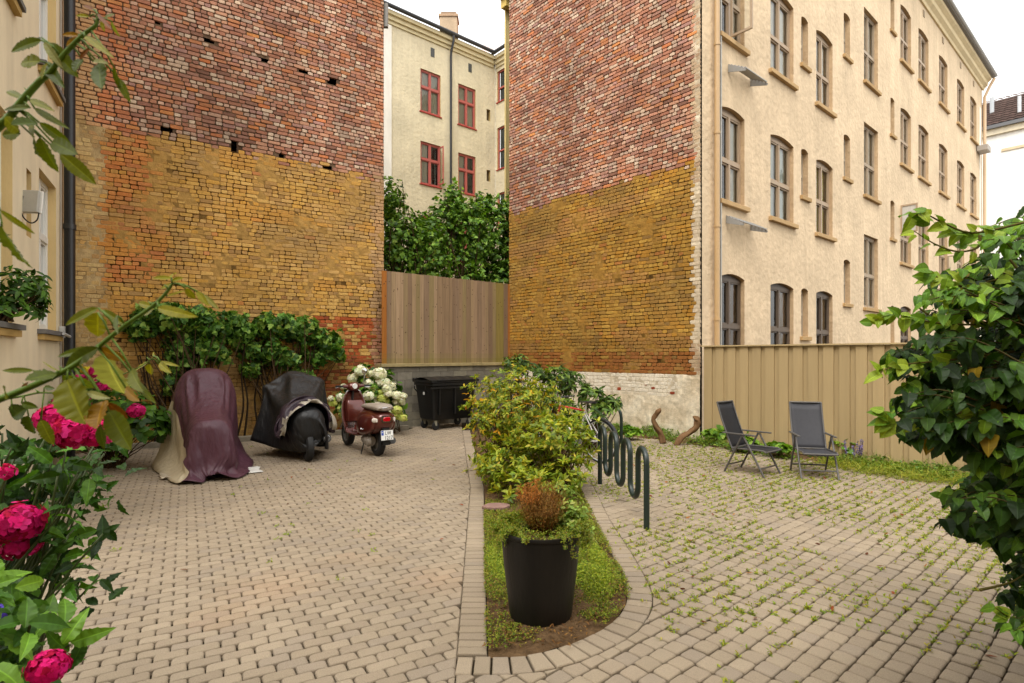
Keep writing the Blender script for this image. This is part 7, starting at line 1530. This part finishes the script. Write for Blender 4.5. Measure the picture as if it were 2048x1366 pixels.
for (x, y, s, Y, n) in ((112, 838, 36, 2.02, 110), (150, 862, 42, 2.0, 130), (196, 868, 34, 2.03, 110), (38, 1045, 46, 1.9, 150), (40, 1085, 40, 1.95, 120), (12, 945, 20, 1.8, 40), (97, 1335, 38, 1.42, 130)):
    flower_head(px(x, y, Y), s * .9 / F * Y, PKF, fh, int(n * .9), .30)
flower_head(px(14, 1218, 1.75), 26 / F * 1.75, ['#4a3a98', '#5a48b0'], fh, 60, .36)
finish(fh, base)
mb = MB(); p = gp(85, 1222); mb.box(p.x - .12, p.x + .12, p.y - .10, p.y + .10, 0, .03, lin('#b5b2a8')); tag(bevel(mb.build('concrete_slab', m_block), .006), 'small pale concrete slab on the pavers under the foreground hydrangea', 'slab')

# --- foreground rose shoots
rose = empty('rose_bush', (0, 0, 0), 0, 'out-of-focus rose shoots with olive leaflets crossing the left foreground', 'bush')
def shoot(ox, oy, sc_, stem, lst, Y0, r, cname):
    cv = lambda x, y, Y=Y0: px(ox + x / sc_, oy + y / sc_, Y)
    mb = MB(); mb.cur = lin('#5b7420'); P = smooth_curve([cv(x, y) for x, y in stem], 4)
    mb.tube(P, [r * (1.25 - .85 * i / (len(P) - 1)) for i in range(len(P))], 8)
    for i in range(3, len(P) - 2, 5):
        q = P[i]; mb.tube([q, q + Vector((-.006, 0, .006))], [.0022, .0002], 5)
    P_, D_, N_, L_, W_, C_ = [], [], [], [], [], []
    for l in lst:
        (bx, by), (tx_, ty_), w = l[0], l[1], l[2]; c = l[3] if len(l) > 3 else 'g'
        dY = random.uniform(-.05, .05) * .5; a, b = cv(bx, by, Y0 + dY * .3), cv(tx_, ty_, Y0 + dY + random.uniform(-.03, .03))
        ln = (b - a).length; wd = w / sc_ / F * Y0
        nv = Vector((random.uniform(-.2, .2), -1, random.uniform(-.1, .35))).normalized()
        P_.append(a); D_.append(b - a); N_.append(nv); L_.append(ln); W_.append(wd * 1.22)
        C_.append(np.array(lin({'g': random.choice(['#6c7820', '#5f701e', '#757e24', '#586a24', '#4f6420']), 'o': '#8f701c', 'r': '#774c20', 'w': '#a3ad88', 'y': '#8e9226', 'd': '#40521b'}[c])) * random.uniform(.9, 1.1))
        # petiole to the nearest stem point
        n_ = min(P, key=lambda q: (q - a).length)
        if (n_ - a).length < .09: mb.tube([n_, n_.lerp(a, .5) + Vector((0, 0, .003)), a], .0011, 5)
    mb.build('stem', m_green, rose, smooth=True)
    V, T, C = leaves(P_, D_, N_, L_, W_, C_, 'rose2', .12, .3, .12, True); fast_mesh('leaflets', V, T, C, m_leaf, rose, smooth=True)
shoot(0, 0, 3.596, [(-120, 1020), (0, 900), (60, 850), (180, 700), (290, 580), (350, 530), (480, 370), (600, 250), (690, 180), (700, 110)], [
 ((300, 290), (40, 350), 68), ((300, 272), (115, 345), 38, 'd'), ((290, 440), (122, 440), 92), ((318, 300), (438, 480), 48, 'w'), ((352, 312), (535, 535), 98), ((328, 450), (437, 612), 76), ((590, 425), (520, 500), 70),
 ((712, 455), (712, 617), 100), ((818, 480), (858, 665), 36), ((858, 570), (925, 727), 50), ((565, 255), (440, 245), 36, 'o'), ((575, 275), (470, 318), 40, 'o'), ((610, 262), (762, 358), 42, 'y'), ((640, 350), (562, 422), 26, 'r'),
 ((642, 120), (540, 103), 26, 'y'), ((672, 72), (582, 18), 26, 'r'), ((700, 100), (775, 182), 24, 'r'), ((748, 132), (808, 92), 24), ((800, 155), (832, 245), 24), ((730, 150), (745, 220), 26, 'y'), ((172, 712), (0, 618), 44), ((215, 775), (0, 768), 50), ((215, 718), (348, 768), 42), ((250, 780), (457, 907), 42),
 ((265, 885), (85, 875), 78), ((285, 882), (522, 1052), 62), ((138, 945), (0, 835), 84), ((142, 962), (5, 965), 82), ((245, 985), (270, 1132), 78, 'd'), ((290, 988), (398, 1248), 106), ((375, 1020), (532, 1095), 96), ((435, 1105), (688, 1322), 92), ((232, 885), (225, 978), 34), ((300, 570), (320, 450), 46, 'y'), ((670, 440), (760, 440), 30, 'w')], .66, .0040, 'a')
shoot(0, 340, 1.98, [(-20, 140), (0, 148)], [((5, 225), (100, 400), 112), ((0, 160), (138, 258), 20)], .62, .002, 'b') if False else None
shoot(0, 520, 3.596, [(-150, 1050), (0, 1000), (200, 920), (420, 820), (560, 740), (700, 630), (900, 470), (1100, 330), (1200, 230), (1238, 170)], [
 ((705, 345), (460, 460), 60), ((705, 378), (695, 555), 140, 'y'), ((742, 362), (895, 468), 50), ((840, 400), (815, 510), 34), ((700, 628), (340, 695), 46), ((705, 632), (425, 775), 92), ((715, 635), (885, 725), 66, 'o'), ((755, 680), (862, 990), 215, 'w'),
 ((945, 790), (985, 935), 86), ((985, 872), (1083, 1020), 44), ((905, 920), (948, 1008), 66, 'o'), ((240, 795), (0, 792), 36), ((405, 815), (180, 855), 100), ((450, 828), (700, 945), 92), ((480, 860), (600, 1180), 200), ((630, 955), (738, 992), 46, 'w'),
 ((745, 1015), (680, 1208), 165, 'o'), ((765, 1025), (920, 1145), 66, 'r'), ((785, 1085), (932, 1366), 135), ((722, 1190), (740, 1366), 60), ((1135, 345), (1358, 400), 62, 'y'), ((1090, 332), (980, 308), 44, 'y'), ((1105, 345), (1020, 402), 30, 'w'),
 ((1230, 130), (1105, 122), 30, 'y'), ((1230, 128), (1252, 68), 26, 'y'), ((1240, 150), (1312, 125), 28, 'y'), ((1240, 170), (1145, 205), 22, 'y'), ((1200, 260), (1330, 215), 16, 'y'), ((1335, 205), (1402, 282), 46, 'y'), ((1410, 222), (1492, 325), 40, 'y'), ((1465, 250), (1568, 355), 32, 'w'),
 ((60, 985), (0, 915), 70), ((150, 945), (195, 880), 26, 'r'), ((430, 800), (300, 748), 12, 'w'), ((378, 870), (240, 800), 20)], .64, .0036, 'c')
shoot(0, 520, 3.596, [(-60, 1010), (130, 985), (280, 955), (430, 952), (640, 890), (760, 860)], [((320, 915), (380, 925), 32), ((155, 1030), (262, 1062), 44), ((90, 1130), (190, 1060), 120, 'd'), ((205, 1120), (235, 1255), 104, 'd'), ((295, 1150), (372, 1335), 80), ((-60, -160), (60, -190), 20)], .9, .0016, 'd')
shoot(0, 520, 3.596, [(640, 890), (760, 860), (940, 800), (1060, 735), (1110, 690)], [((1070, 732), (990, 752), 18, 'y'), ((1060, 742), (940, 798), 20, 'y'), ((1080, 750), (1080, 828), 58, 'y'), ((1148, 740), (1202, 802), 44, 'y'), ((1155, 732), (1255, 752), 22, 'y'), ((1110, 700), (1098, 655), 16, 'y'), ((1140, 750), (1160, 828), 22, 'o')], 1.0, .0012, 'e')
shoot(0, 340, 1.98, [(-60, 120), (-10, 150), (10, 225)], [((5, 222), (100, 402), 112), ((0, 158), (138, 256), 20)], .62, .0014, 'b')
finish(rose, (-1.05, .75, 0))

# --- big-leaved shrub at the right
base = Vector((3.1, 2.3, 0))
rs = empty('broadleaf_shrub', (0, 0, 0), 0, 'large dark broad-leaved shrub reaching in from the right edge', 'bush')
poly = [(2060, 400), (1990, 430), (1935, 470), (1960, 520), (1910, 525), (1850, 560), (1825, 610), (1790, 640), (1800, 690), (1755, 735), (1800, 760), (1775, 830), (1800, 870), (1870, 890), (1935, 895), (1950, 950), (1860, 970), (1845, 1020), (1890, 1065), (1960, 1070), (1990, 1060), (2015, 1110), (2045, 1130), (2035, 1160), (2060, 1200), (2050, 1290), (2260, 1290), (2260, 400)]
def inpoly(x, y, P):
    r = False
    for (x1, y1), (x2, y2) in zip(P, P[1:] + P[:1]):
        if (y1 > y) != (y2 > y) and x < (x2 - x1) * (y - y1) / (y2 - y1) + x1: r = not r
    return r
P_, D_, N_, C_, L_ = [], [], [], [], []
LIT_YOUNG = ['#4f8029', '#5f9033', '#416f26', '#74a23c']; DRK = ['#284a1c', '#1f3d18', '#315422', '#1b3414', '#3b6028']
twigs = MB(); twigs.cur = lin('#4a4226'); ns_ = 0
poly2 = [(1985, 1070), (2100, 1040), (2200, 1290), (2040, 1290), (2005, 1230)]
while ns_ < 820:      # leafy sprays growing out to the left and drooping
    x, y = random.uniform(1760, 2230), random.uniform(405, 1285)
    if ns_ > 730: x, y = random.uniform(1985, 2200), random.uniform(1040, 1290)
    if not inpoly(x, y, poly if ns_ <= 730 else poly2): continue
    e = min(1, max(0, (x - 1760) / 300)); Y = random.uniform(1.95, 2.2 + 1.0 * e); ns_ += 1
    tip = px(x, y, Y); ln = random.uniform(.16, .34); dr = Vector((-1, random.uniform(-.5, .4), random.uniform(-.15, .35))).normalized()
    a0 = tip - dr * ln - Vector((0, 0, .02)); m0 = a0.lerp(tip, .55) + Vector((0, 0, .035)); cr = smooth_curve([a0, m0, tip], 5)
    twigs.tube(cr, [.0035 - .00025 * i for i in range(len(cr))], 4, caps=False)
    pale_spray = (y < 570 and random.random() < .7) or (x < 1900 and random.random() < .35) or random.random() < .10  # paler greens: young top growth, plus lit outer leaves painted into the colour
    m = random.randint(7, 10)
    for k in range(m):
        q = cr[min(len(cr) - 1, int((k + .6) / m * len(cr)))]; sd = 1 if k % 2 else -1
        P_.append(q + Vector((random.gauss(0, .006), random.gauss(0, .006), random.gauss(0, .006))))
        D_.append((dr.x * .55 + random.gauss(0, .25), dr.y * .4 + sd * .75 + random.gauss(0, .25), -.42 + random.gauss(0, .25))); N_.append((-.25 + random.gauss(0, .28), -.40 + random.gauss(0, .3), .85 + random.gauss(0, .25)))
        C_.append(np.array(lin('#9a8c34' if random.random() < .012 else random.choice(LIT_YOUNG if (pale_spray or random.random() < .12) else DRK))) * random.uniform(.8, 1.3)); L_.append(random.uniform(.05, .098) * (1 - .35 * k / m) * (.8 if pale_spray else 1))
twigs.build('twig', m_bark, rs, smooth=True)
L_ = np.array(L_)
va = leaves([tuple(p) for p in P_], D_, N_, L_, L_ * .78, C_, 'heart2', .45, .28, .10, True)
# thin leafy side shoots
sh_list = [([(2048, 445), (1985, 460), (1935, 465), (1885, 445), (1850, 428), (1828, 432)], 26, .055), ([(1960, 470), (1955, 495), (1915, 503), (1870, 488), (1828, 462)], 12, .05), ([(2048, 610), (1975, 645), (1900, 648), (1840, 640), (1790, 628), (1750, 640)], 36, .05), ([(1960, 585), (1900, 565), (1855, 545)], 12, .07), ([(2010, 800), (1900, 830), (1800, 845), (1770, 825)], 18, .07), ([(2048, 700), (1900, 720), (1800, 730), (1760, 745)], 22, .06), ([(1960, 1180), (2020, 1165), (2060, 1140)], 0, .05), ([(2100, 1260), (2060, 1235), (2020, 1235), (1990, 1215)], 9, .06), ([(2100, 560), (1990, 560), (1930, 590), (1880, 600)], 14, .07)]
mb = MB(); mb.cur = lin('#5a5228'); P_, D_, N_, C_, L2_ = [], [], [], [], []
for (pts, n, ll) in sh_list:
    c = smooth_curve([px(x, y, 2.1) for x, y in pts], 6); mb.tube(c, [.0055 - .004 * i / (len(c) - 1) for i in range(len(c))], 6)
    for k in range(n):
        q = c[min(len(c) - 1, int(len(c) * (.15 + .85 * (k + .5) / max(n, 1))))]; P_.append(q + Vector((random.gauss(0, .006), random.gauss(0, .01), random.gauss(0, .006))))
        D_.append((-.5 + random.gauss(0, .5), random.gauss(0, .5), (.3 if k % 2 else -.6) + random.gauss(0, .3))); N_.append((-.2 + random.gauss(0, .4), -.7, .6 + random.gauss(0, .4))); C_.append(np.array(lin(random.choice(['#6f9c38', '#86ad44', '#5c8a30', '#94b64a']))) * random.uniform(.9, 1.1)); L2_.append(ll * random.uniform(.7, 1.15))
for k in range(16):
    b = base + Vector((random.uniform(-.2, .3), random.uniform(-.3, .5), 0)); x, y = random.choice([(1850, 600), (1900, 700), (1850, 800), (1950, 560), (2000, 900), (1900, 1000), (2020, 500), (1980, 1040), (2040, 1200), (1880, 860)])
    t_ = px(x + random.uniform(-20, 40), y + random.uniform(-30, 30), random.uniform(2.1, 2.5)); m = b.lerp(t_, .6) + Vector((.15, 0, .1)); P = smooth_curve([b, m, t_], 6); mb.tube(P, [.012 - .0007 * i for i in range(len(P))], 7)
mb.build('branch', m_bark, rs, smooth=True)
L2_ = np.array(L2_); vb = leaves([tuple(p) for p in P_], D_, N_, L2_, L2_ * .72, C_, 'heart2', .3, .25, .08, True)
V, Tt, C = merge([va, vb]); fast_mesh('foliage', V, Tt, C, m_leaf_g, rs)
finish(rs, base)

# --- pot plants
def spikes(n, c, r, h0, h1, cols, w=.004, lean=.35, prof='blade', up=1.0):
    a = rng.random(n) * 6.28; rr = np.sqrt(rng.random(n)) * r
    P = np.stack([c[0] + rr * np.cos(a), c[1] + rr * np.sin(a), np.full(n, c[2])], 1)
    D = np.stack([np.cos(a) * rr / r * lean, np.sin(a) * rr / r * lean, np.full(n, up)], 1) + .10 * rng.normal(size=(n, 3))
    L = h0 + (h1 - h0) * rng.random(n)
    return leaves(P, D, rng.normal(size=(n, 3)), L, w, pal(cols, n), prof, .1, .1)
hz = .545; c = (pc.x + .01, pc.y + .02, hz)
ht = empty('heather_plant', (0, 0, 0), 0, 'rust-brown heather clump growing in the black planter pot', 'plant')
n = 520; a = rng.random(n) * 6.28; rr = np.sqrt(rng.random(n)) * .15
P0 = np.stack([c[0] + rr * .35 * np.cos(a), c[1] + rr * .35 * np.sin(a), np.full(n, hz)], 1); P1 = np.stack([c[0] + rr * 1.15 * np.cos(a), c[1] + rr * 1.0 * np.sin(a), hz + (.34 - rr * .45) * (.45 + .6 * rng.random(n))], 1)
mb = MB()
for i in range(0, n, 3):
    mb.tube([P0[i], (P0[i] + P1[i]) / 2 + rng.normal(size=3) * .008, P1[i]], [.0018, .0012, .0006], 4, lin('#6a3f20'), caps=False)
mb.build('stem', m_bark, ht)
Tt_, A_ = [], []
for i in range(n):
    for k in np.linspace(.35, 1, 7): Tt_.append(P0[i] + (P1[i] - P0[i]) * k); A_.append(P1[i] - P0[i])
Tt_ = np.array(Tt_); A_ = nrm(np.array(A_)); kk = (Tt_[:, 2] - hz) / .28; left = Tt_[:, 0] < c[0] - .02
v1 = whorls(Tt_[(kk > .45)], A_[(kk > .45)], 3, .014, .0032, ['#8a6438', '#94703c', '#785a34', '#a07642', '#806a3a'], 'lance', 35, jit=.8)
v2 = whorls(Tt_[(kk <= .45)], A_[(kk <= .45)], 3, .014, .0036, ['#7a6a2a', '#8c7a34', '#6a5a24', '#94602a'], 'lance', 45, jit=.8)
lt = left & (kk > .75); v3 = whorls(Tt_[lt], A_[lt], 3, .016, .004, ['#b0703a', '#b5783c'], 'lance', 35, jit=.6)
V, T3, C = merge([v1, v2, v3]); fast_mesh('foliage', V, T3, C, m_leaf_m, ht); finish(ht, c)

tr_ = empty('trailing_plant', (0, 0, 0), 0, 'fine green trailing plant spilling over the rim of the black planter pot', 'plant')
P_, A_ = [], []; mb = MB(); mb.cur = lin('#8c8a4a')
for i in range(190):
    a = random.uniform(0, 6.28); front = math.sin(a) < -.3
    if front and random.random() < .85 and abs(math.cos(a)) < .75: continue
    r0 = random.uniform(.12, .25); p = Vector((pc.x + r0 * math.cos(a), pc.y + r0 * math.sin(a), .53))
    o_ = Vector((math.cos(a), math.sin(a), 0)); ln = random.uniform(.03, .13) * (1.5 if math.cos(a) > .4 else 1)
    rim = Vector((pc.x + .278 * math.cos(a), pc.y + .278 * math.sin(a), .597)); side = Vector((random.gauss(0, .015), random.gauss(0, .015), 0))
    pts = [p, p.lerp(rim, .6) + Vector((0, 0, random.uniform(.01, .05))), rim + side, rim + o_ * random.uniform(.0, .03) - Vector((0, 0, ln)) + side * 2]
    if random.random() < .35: pts = [p, p + o_ * .03 + Vector((0, 0, .05)), p + o_ * .07 + Vector((0, 0, random.uniform(.05, .10)))]
    cr = smooth_curve(pts, 4); mb.tube(cr, .0011, 3, caps=False)
    for q in cr[2:]:
        for _ in range(3): P_.append(q + Vector((random.gauss(0, .008), random.gauss(0, .008), random.gauss(0, .008)))); A_.append((o_.x + random.gauss(0, .6), o_.y + random.gauss(0, .6), .4 + random.gauss(0, .5)))
for i in range(900):
    a = random.uniform(0, 6.28); r0 = .245 * math.sqrt(random.random()); 
    if r0 < .11 and random.random() < .7: continue
    P_.append(Vector((pc.x + r0 * math.cos(a), pc.y + r0 * math.sin(a), .55 + random.uniform(0, .05)))); A_.append((random.gauss(0, .4), random.gauss(0, .4), 1))
mb.build('stem', m_green, tr_)
V, T3, C = whorls(np.array([tuple(p) for p in P_]), nrm(np.array(A_)), 5, .0125, .0055, ['#748f2e', '#87a038', '#617f28', '#9aa644', '#4e7024', '#8c8440'], 'oval', 65, jit=.8)
fast_mesh('foliage', V, T3, C, m_leaf, tr_); finish(tr_, (pc.x, pc.y, .53))
wd = empty('weed_plant', (0, 0, 0), 0, 'tall airy green weed growing out of the right side of the pot', 'plant')
T, A = ell_tips([((pc.x + .20, pc.y + .06, .66), (.12, .12, .14), 60), ((pc.x + .27, pc.y + .05, .52), (.09, .1, .14), 40), ((pc.x + .17, pc.y + .12, .8), (.08, .08, .08), 18)], .2)
V, T3, C = whorls(T, A, 5, .034, .017, ['#7c9c48', '#8fae58', '#64883a', '#a3b86a'], 'oval', 70, jit=.6); fast_mesh('foliage', V, T3, C, m_leaf, wd)
stem_mb((pc.x + .15, pc.y + .05, .52), T, .5, .003, lin('#6a7a34'), .05).build('stem', m_green, wd, smooth=True); finish(wd, (pc.x + .16, pc.y + .05, .52))

# --- ground vegetation
def scatter(name, pts, per, L, W, cols, prof='oval', spread=65, mat=None, up=1.0, p=None, jit=.8, kind='stuff', **kw):
    T = np.array(pts); A = nrm(np.stack([rng.normal(size=len(T)) * .35, rng.normal(size=len(T)) * .35, np.full(len(T), up)], 1))
    V, T3, C = whorls(T, A, per, L, W, cols, prof, spread, p=p, jit=jit, **kw); return tag(fast_mesh(name, V, T3, C, mat or m_leaf), kind=kind)
def in_bed(x, y):
    if y < 3.25: return False
    xr = .84 if y > 4.1 else (.84 - (4.1 - y) ** 1.7 * .72)
    return left_in(y) - .01 < x < xr + .02
pts = []
for _ in range(42000):
    y = 3.25 + 5.2 * random.random() ** 1.2; x = random.uniform(-.3, .86)
    if not in_bed(x, y): continue
    n = mnoise.noise(Vector((x * 2.6, y * 2.2, 50))) + .25 * mnoise.noise(Vector((x * 9, y * 9, 51)))
    dens = .26 + n * 1.2 + (.55 if (x > .42 and 3.6 < y < 5.6) else 0) + (.30 if (x < .05 and 3.9 < y < 6.2) else 0) + (.4 if y > 5.6 else 0) - (.25 if y < 3.6 else 0)
    if random.random() < dens: pts.append((x, y, .015 + random.random() * .02))
scatter('ground_cover', pts, 4, .014, .0065, ['#7c9432', '#8e9f3a', '#667f2a', '#9c9a48', '#7a6e36', '#5a7228'], 'oval', 60, m_leaf_m)
pts = []
for _ in range(8500):   # fluffy cushions beside the pot
    q = random.random()
    if q < .4: cx, cy, rx, ry, h = -.06, 4.75, .16, .55, .08
    elif q < .8: cx, cy, rx, ry, h = .60, 4.55, .20, .7, .09
    else: cx, cy, rx, ry, h = .35, 5.7, .45, .5, .18
    a, r_ = random.uniform(0, 6.28), math.sqrt(random.random()); x, y = cx + rx * r_ * math.cos(a), cy + ry * r_ * math.sin(a)
    pts.append((x, y, .02 + h * (1 - r_ * r_) * random.uniform(.5, 1) * (.7 + .6 * mnoise.noise(Vector((x * 6, y * 6, 3))))))
scatter('creeping_plant', pts, 5, .016, .0065, ['#8aa036', '#9cae40', '#748c2e', '#5f7c2a', '#a8b048'], 'oval', 60, m_leaf_m)
pts = []
for (x, y) in joints:   # weeds in the joints of the square pavers
    if x < .9 and y < 5: continue
    n = .5 + mnoise.noise(Vector((x * .9, y * .9, 70)))
    e = min(1, max(0, (y - 2.8) / 2.2))
    for _ in range(3):
        if random.random() < .85 * n * (.5 + e) + (.14 if y > 7 else 0):
            m_ = random.choice((1, 2, 3, 5)); k_ = random.uniform(0, .13); bx, by = (x + ux * k_, y + uy * k_) if random.random() < .6 else (x - uy * k_ * .8, y + ux * k_ * .8); bx += random.gauss(0, .003); by += random.gauss(0, .003)
            for _ in range(m_): pts.append((bx + random.gauss(0, .007), by + random.gauss(0, .007), -.006 + random.random() * .006))
scatter('joint_weeds', pts, 4, .026, .009, ['#84a038', '#94a840', '#6f8a30', '#a8ac4c', '#8f8644'], 'oval', 58, m_leaf_m)
pts = []
for _ in range(260):
    x, y = random.uniform(-5, -.6), random.uniform(4, 11)
    if random.random() < .10 or (-3.2 < x < -1.2 and 4.6 < y < 6.4 and random.random() < .22):
        for _ in range(3): pts.append((x + random.gauss(0, .015), y + random.gauss(0, .015), .001))
scatter('joint_weeds', pts, 4, .026, .010, ['#7c9632', '#8fa63a'], 'oval', 58, m_leaf_m)
n = 2600; P_ = []
while len(P_) < n:
    y = 3.25 + 4.6 * random.random() ** 1.3; x = random.uniform(-.3, .86)
    if in_bed(x, y): P_.append((x, y, .03 + random.random() * .012))
V, T3, C = leaves(P_, np.concatenate([rng.normal(size=(n, 2)), rng.normal(size=(n, 1)) * .25], 1), np.tile([0, 0, 1.], (n, 1)) + .4 * rng.normal(size=(n, 3)), .012 + .03 * rng.random(n), .010, pal(['#6a4a2e', '#7d5c38', '#54402a', '#8f7048', '#4a3a2a'], n), 'oval', .2, .4)
tag(fast_mesh('leaf_litter', V, T3, C, m_leaf_m), kind='stuff')
# strip of green along the walls
pts = []; pts2 = []
for _ in range(9000):
    if random.random() < .30: t = random.uniform(0, 4.5); n = .03 + .62 * random.random() ** 1.6; p = RB.P(t, 0, n); dd = .55 if t < 3 else .8
    else: t = random.uniform(0, 8.5); n = .03 + .62 * random.random() ** 1.5; p = TF.P(t, 0, n); dd = .8
    if t > 2.6 and n < .75 and random.random() < .0: continue
    m_ = mnoise.noise(Vector((p[0] * 1.8, p[1] * 1.8, 90)))
    if random.random() < dd * (.55 + m_) * (1.15 - n):
        (pts if random.random() < .7 else pts2).append((p[0], p[1], .02 + .10 * random.random() * (1 - n) * (1.3 + m_)))
scatter('ground_cover', pts, 5, .045, .022, ['#567c30', '#688c38', '#7c9a42', '#456a28'], 'oval', 65, m_leaf)
scatter('grass', pts2, 5, .10, .005, ['#76903a', '#8c9c46', '#5f7e30'], 'blade', 35, m_leaf_m, bend=.6)
pts = []
for _ in range(900):
    a, r_ = random.uniform(0, 6.28), math.sqrt(random.random()); t = 3.35 + 1.0 * r_ * math.cos(a); n = .45 + .42 * r_ * math.sin(a); p = TF.P(t, 0, n); pts.append((p[0], p[1], .03 * random.random()))
scatter('grass', pts, 6, .11, .006, ['#84963a', '#98a446', '#70882f', '#a8aa52'], 'blade', 52, m_leaf_m, bend=.9)
for i, (x, y, s, lab) in enumerate(((1435, 888, .26, 'clump of round bright leaves behind the left recliner chair by the tan fence corner'), (1490, 905, .22, 'clump of round leaves under the seat of the left recliner chair'), (1705, 918, .34, 'largest clump of round lobed leaves, right of the chair facing the camera'), (1560, 915, .20, 'low clump of round leaves between the two recliner chairs'), (1260, 880, .2, 'low leafy clump at the foot of the white wall, behind the rear rack hoop'))):
    p = gp(x, y); 
    r_, T = plant('leafy_clump', lab, 'plant', p, [((p.x, p.y, s * .55), (s, s * .7, s * .6), int(40 * s / .2))], 3, .105, .10, ['#6f9c3a', '#86b048', '#5a8a30', '#4c7a2a'], 'heart', m_leaf, spread=72, frac=.4, r0=.004, bottom=0, wave=.3, up=.9, group='leafy clumps at the foot of the fence')
    finish(r_, p)
# violet flower spikes
p = gp(1710, 930)
fs = empty('bellflower', (0, 0, 0), 0, 'thin violet flower spikes among the leaves right of the camera-facing chair', 'flower')
mb = MB(); mb.cur = lin('#55703a'); P_ = []
for k in range(7):
    b = p + Vector((random.uniform(-.12, .12), random.uniform(-.08, .05), 0)); t_ = b + Vector((random.uniform(-.08, .08), -.03, random.uniform(.25, .42))); mb.tube([b, t_], .003, 5)
    for j in range(14): P_.append(tuple(b.lerp(t_, .5 + .5 * j / 14)))
mb.build('stem', m_green, fs); V, T3, C = whorls(np.array(P_), nrm(rng.normal(size=(len(P_), 3)) + np.array([0, 0, .5])), 3, .022, .014, ['#7a6a9a', '#8c7cb0', '#6a5a8a'], 'petal', 60); fast_mesh('flowers', V, T3, C, m_petal, fs); finish(fs, p)
# fallen leaves and litter
n = 230; P_, C_ = [], []
for _ in range(n):
    if random.random() < .5: x, y = random.uniform(1.2, 6), random.uniform(3, 10)
    elif random.random() < .5: q = RB.P(random.uniform(0, 3.4), 0, random.uniform(.1, .7)); x, y = q[0], q[1]
    else: x, y = random.uniform(-4.5, -.4), random.uniform(3.4, 9)
    if x < -.4 and random.random() < .8: continue
    P_.append((x, y, .006))
n = len(P_); V, T3, C = leaves(P_, np.concatenate([rng.normal(size=(n, 2)), np.full((n, 1), .1)], 1), np.tile([0, 0, 1.], (n, 1)) + .3 * rng.normal(size=(n, 3)), .035 + .03 * rng.random(n), .022, pal(['#7a3a22', '#8c4a26', '#9a6a34', '#5c3420'], n), 'oval', -.2, .3)
tag(fast_mesh('fallen_leaves', V, T3, C, m_leaf_m), kind='stuff')
# wooden bits
def log(name, pts, rad, lab):
    mb = MB(); P = smooth_curve(pts, 5); n = len(P); rr = []
    for i in range(n):
        k = i / (n - 1) * (len(rad) - 1); a = int(min(k, len(rad) - 2)); rr.append(rad[a] + (rad[a + 1] - rad[a]) * (k - a))
    rings = []
    for i, p in enumerate(P):
        d = (P[min(i + 1, n - 1)] - P[max(i - 1, 0)]).normalized(); a = d.cross(Vector((0, 1, .2))).normalized(); b = d.cross(a)
        rings.append([p + (a * math.cos(t) + b * math.sin(t)) * rr[i] * (1 + .22 * math.sin(3 * t + i * .4) + .15 * mnoise.noise(Vector((p.x * 20, t * 2, p.z * 12)))) for t in [2 * math.pi * k / 14 for k in range(14)]])
    mb.loft(rings, lin('#6b5138')); o = mb.build(name, m_bark, None, smooth=True); tag(o, lab, 'stump', 'sawn vine stumps in front of the white wall'); return o
Yk = 10.85
log('vine_stump', [px(1326, 886, Yk), px(1322, 868, Yk), px(1311, 852, Yk), px(1306, 838, Yk), px(1312, 830, Yk), px(1318, 822, Yk - .05), px(1320, 817, Yk)], [.06, .052, .048, .04, .045, .05, .012], 'upright curved vine stump with a broken top, the left one before the white wall')
log('vine_stump', [px(1352, 892, Yk - .2), px(1362, 876, Yk - .2), px(1378, 866, Yk - .15), px(1390, 856, Yk - .1), px(1395, 845, Yk - .1), px(1393, 838, Yk - .1), px(1386, 833, Yk - .1)], [.055, .05, .045, .055, .06, .055, .015], 'leaning S-shaped vine stump, the right one beside the tan fence')
p = gp(993, 1020); mb = MB(); P = []
for k in range(11):
    a = 2 * math.pi * k / 11; P.append((p.x + (.15 + .02 * math.sin(k * 2.3)) * math.cos(a), p.y + .11 * math.sin(a)))
mb.loft([[(x, y, .02) for x, y in P], [(x, y, .055) for x, y in P]], lin('#7d6259')); tag(bevel(mb.build('flat_stone', m_stone), .008), 'flat purplish stone lying in the bed beside the brick edging', 'stone')
p = Vector((-2.42, 12.72, 0));
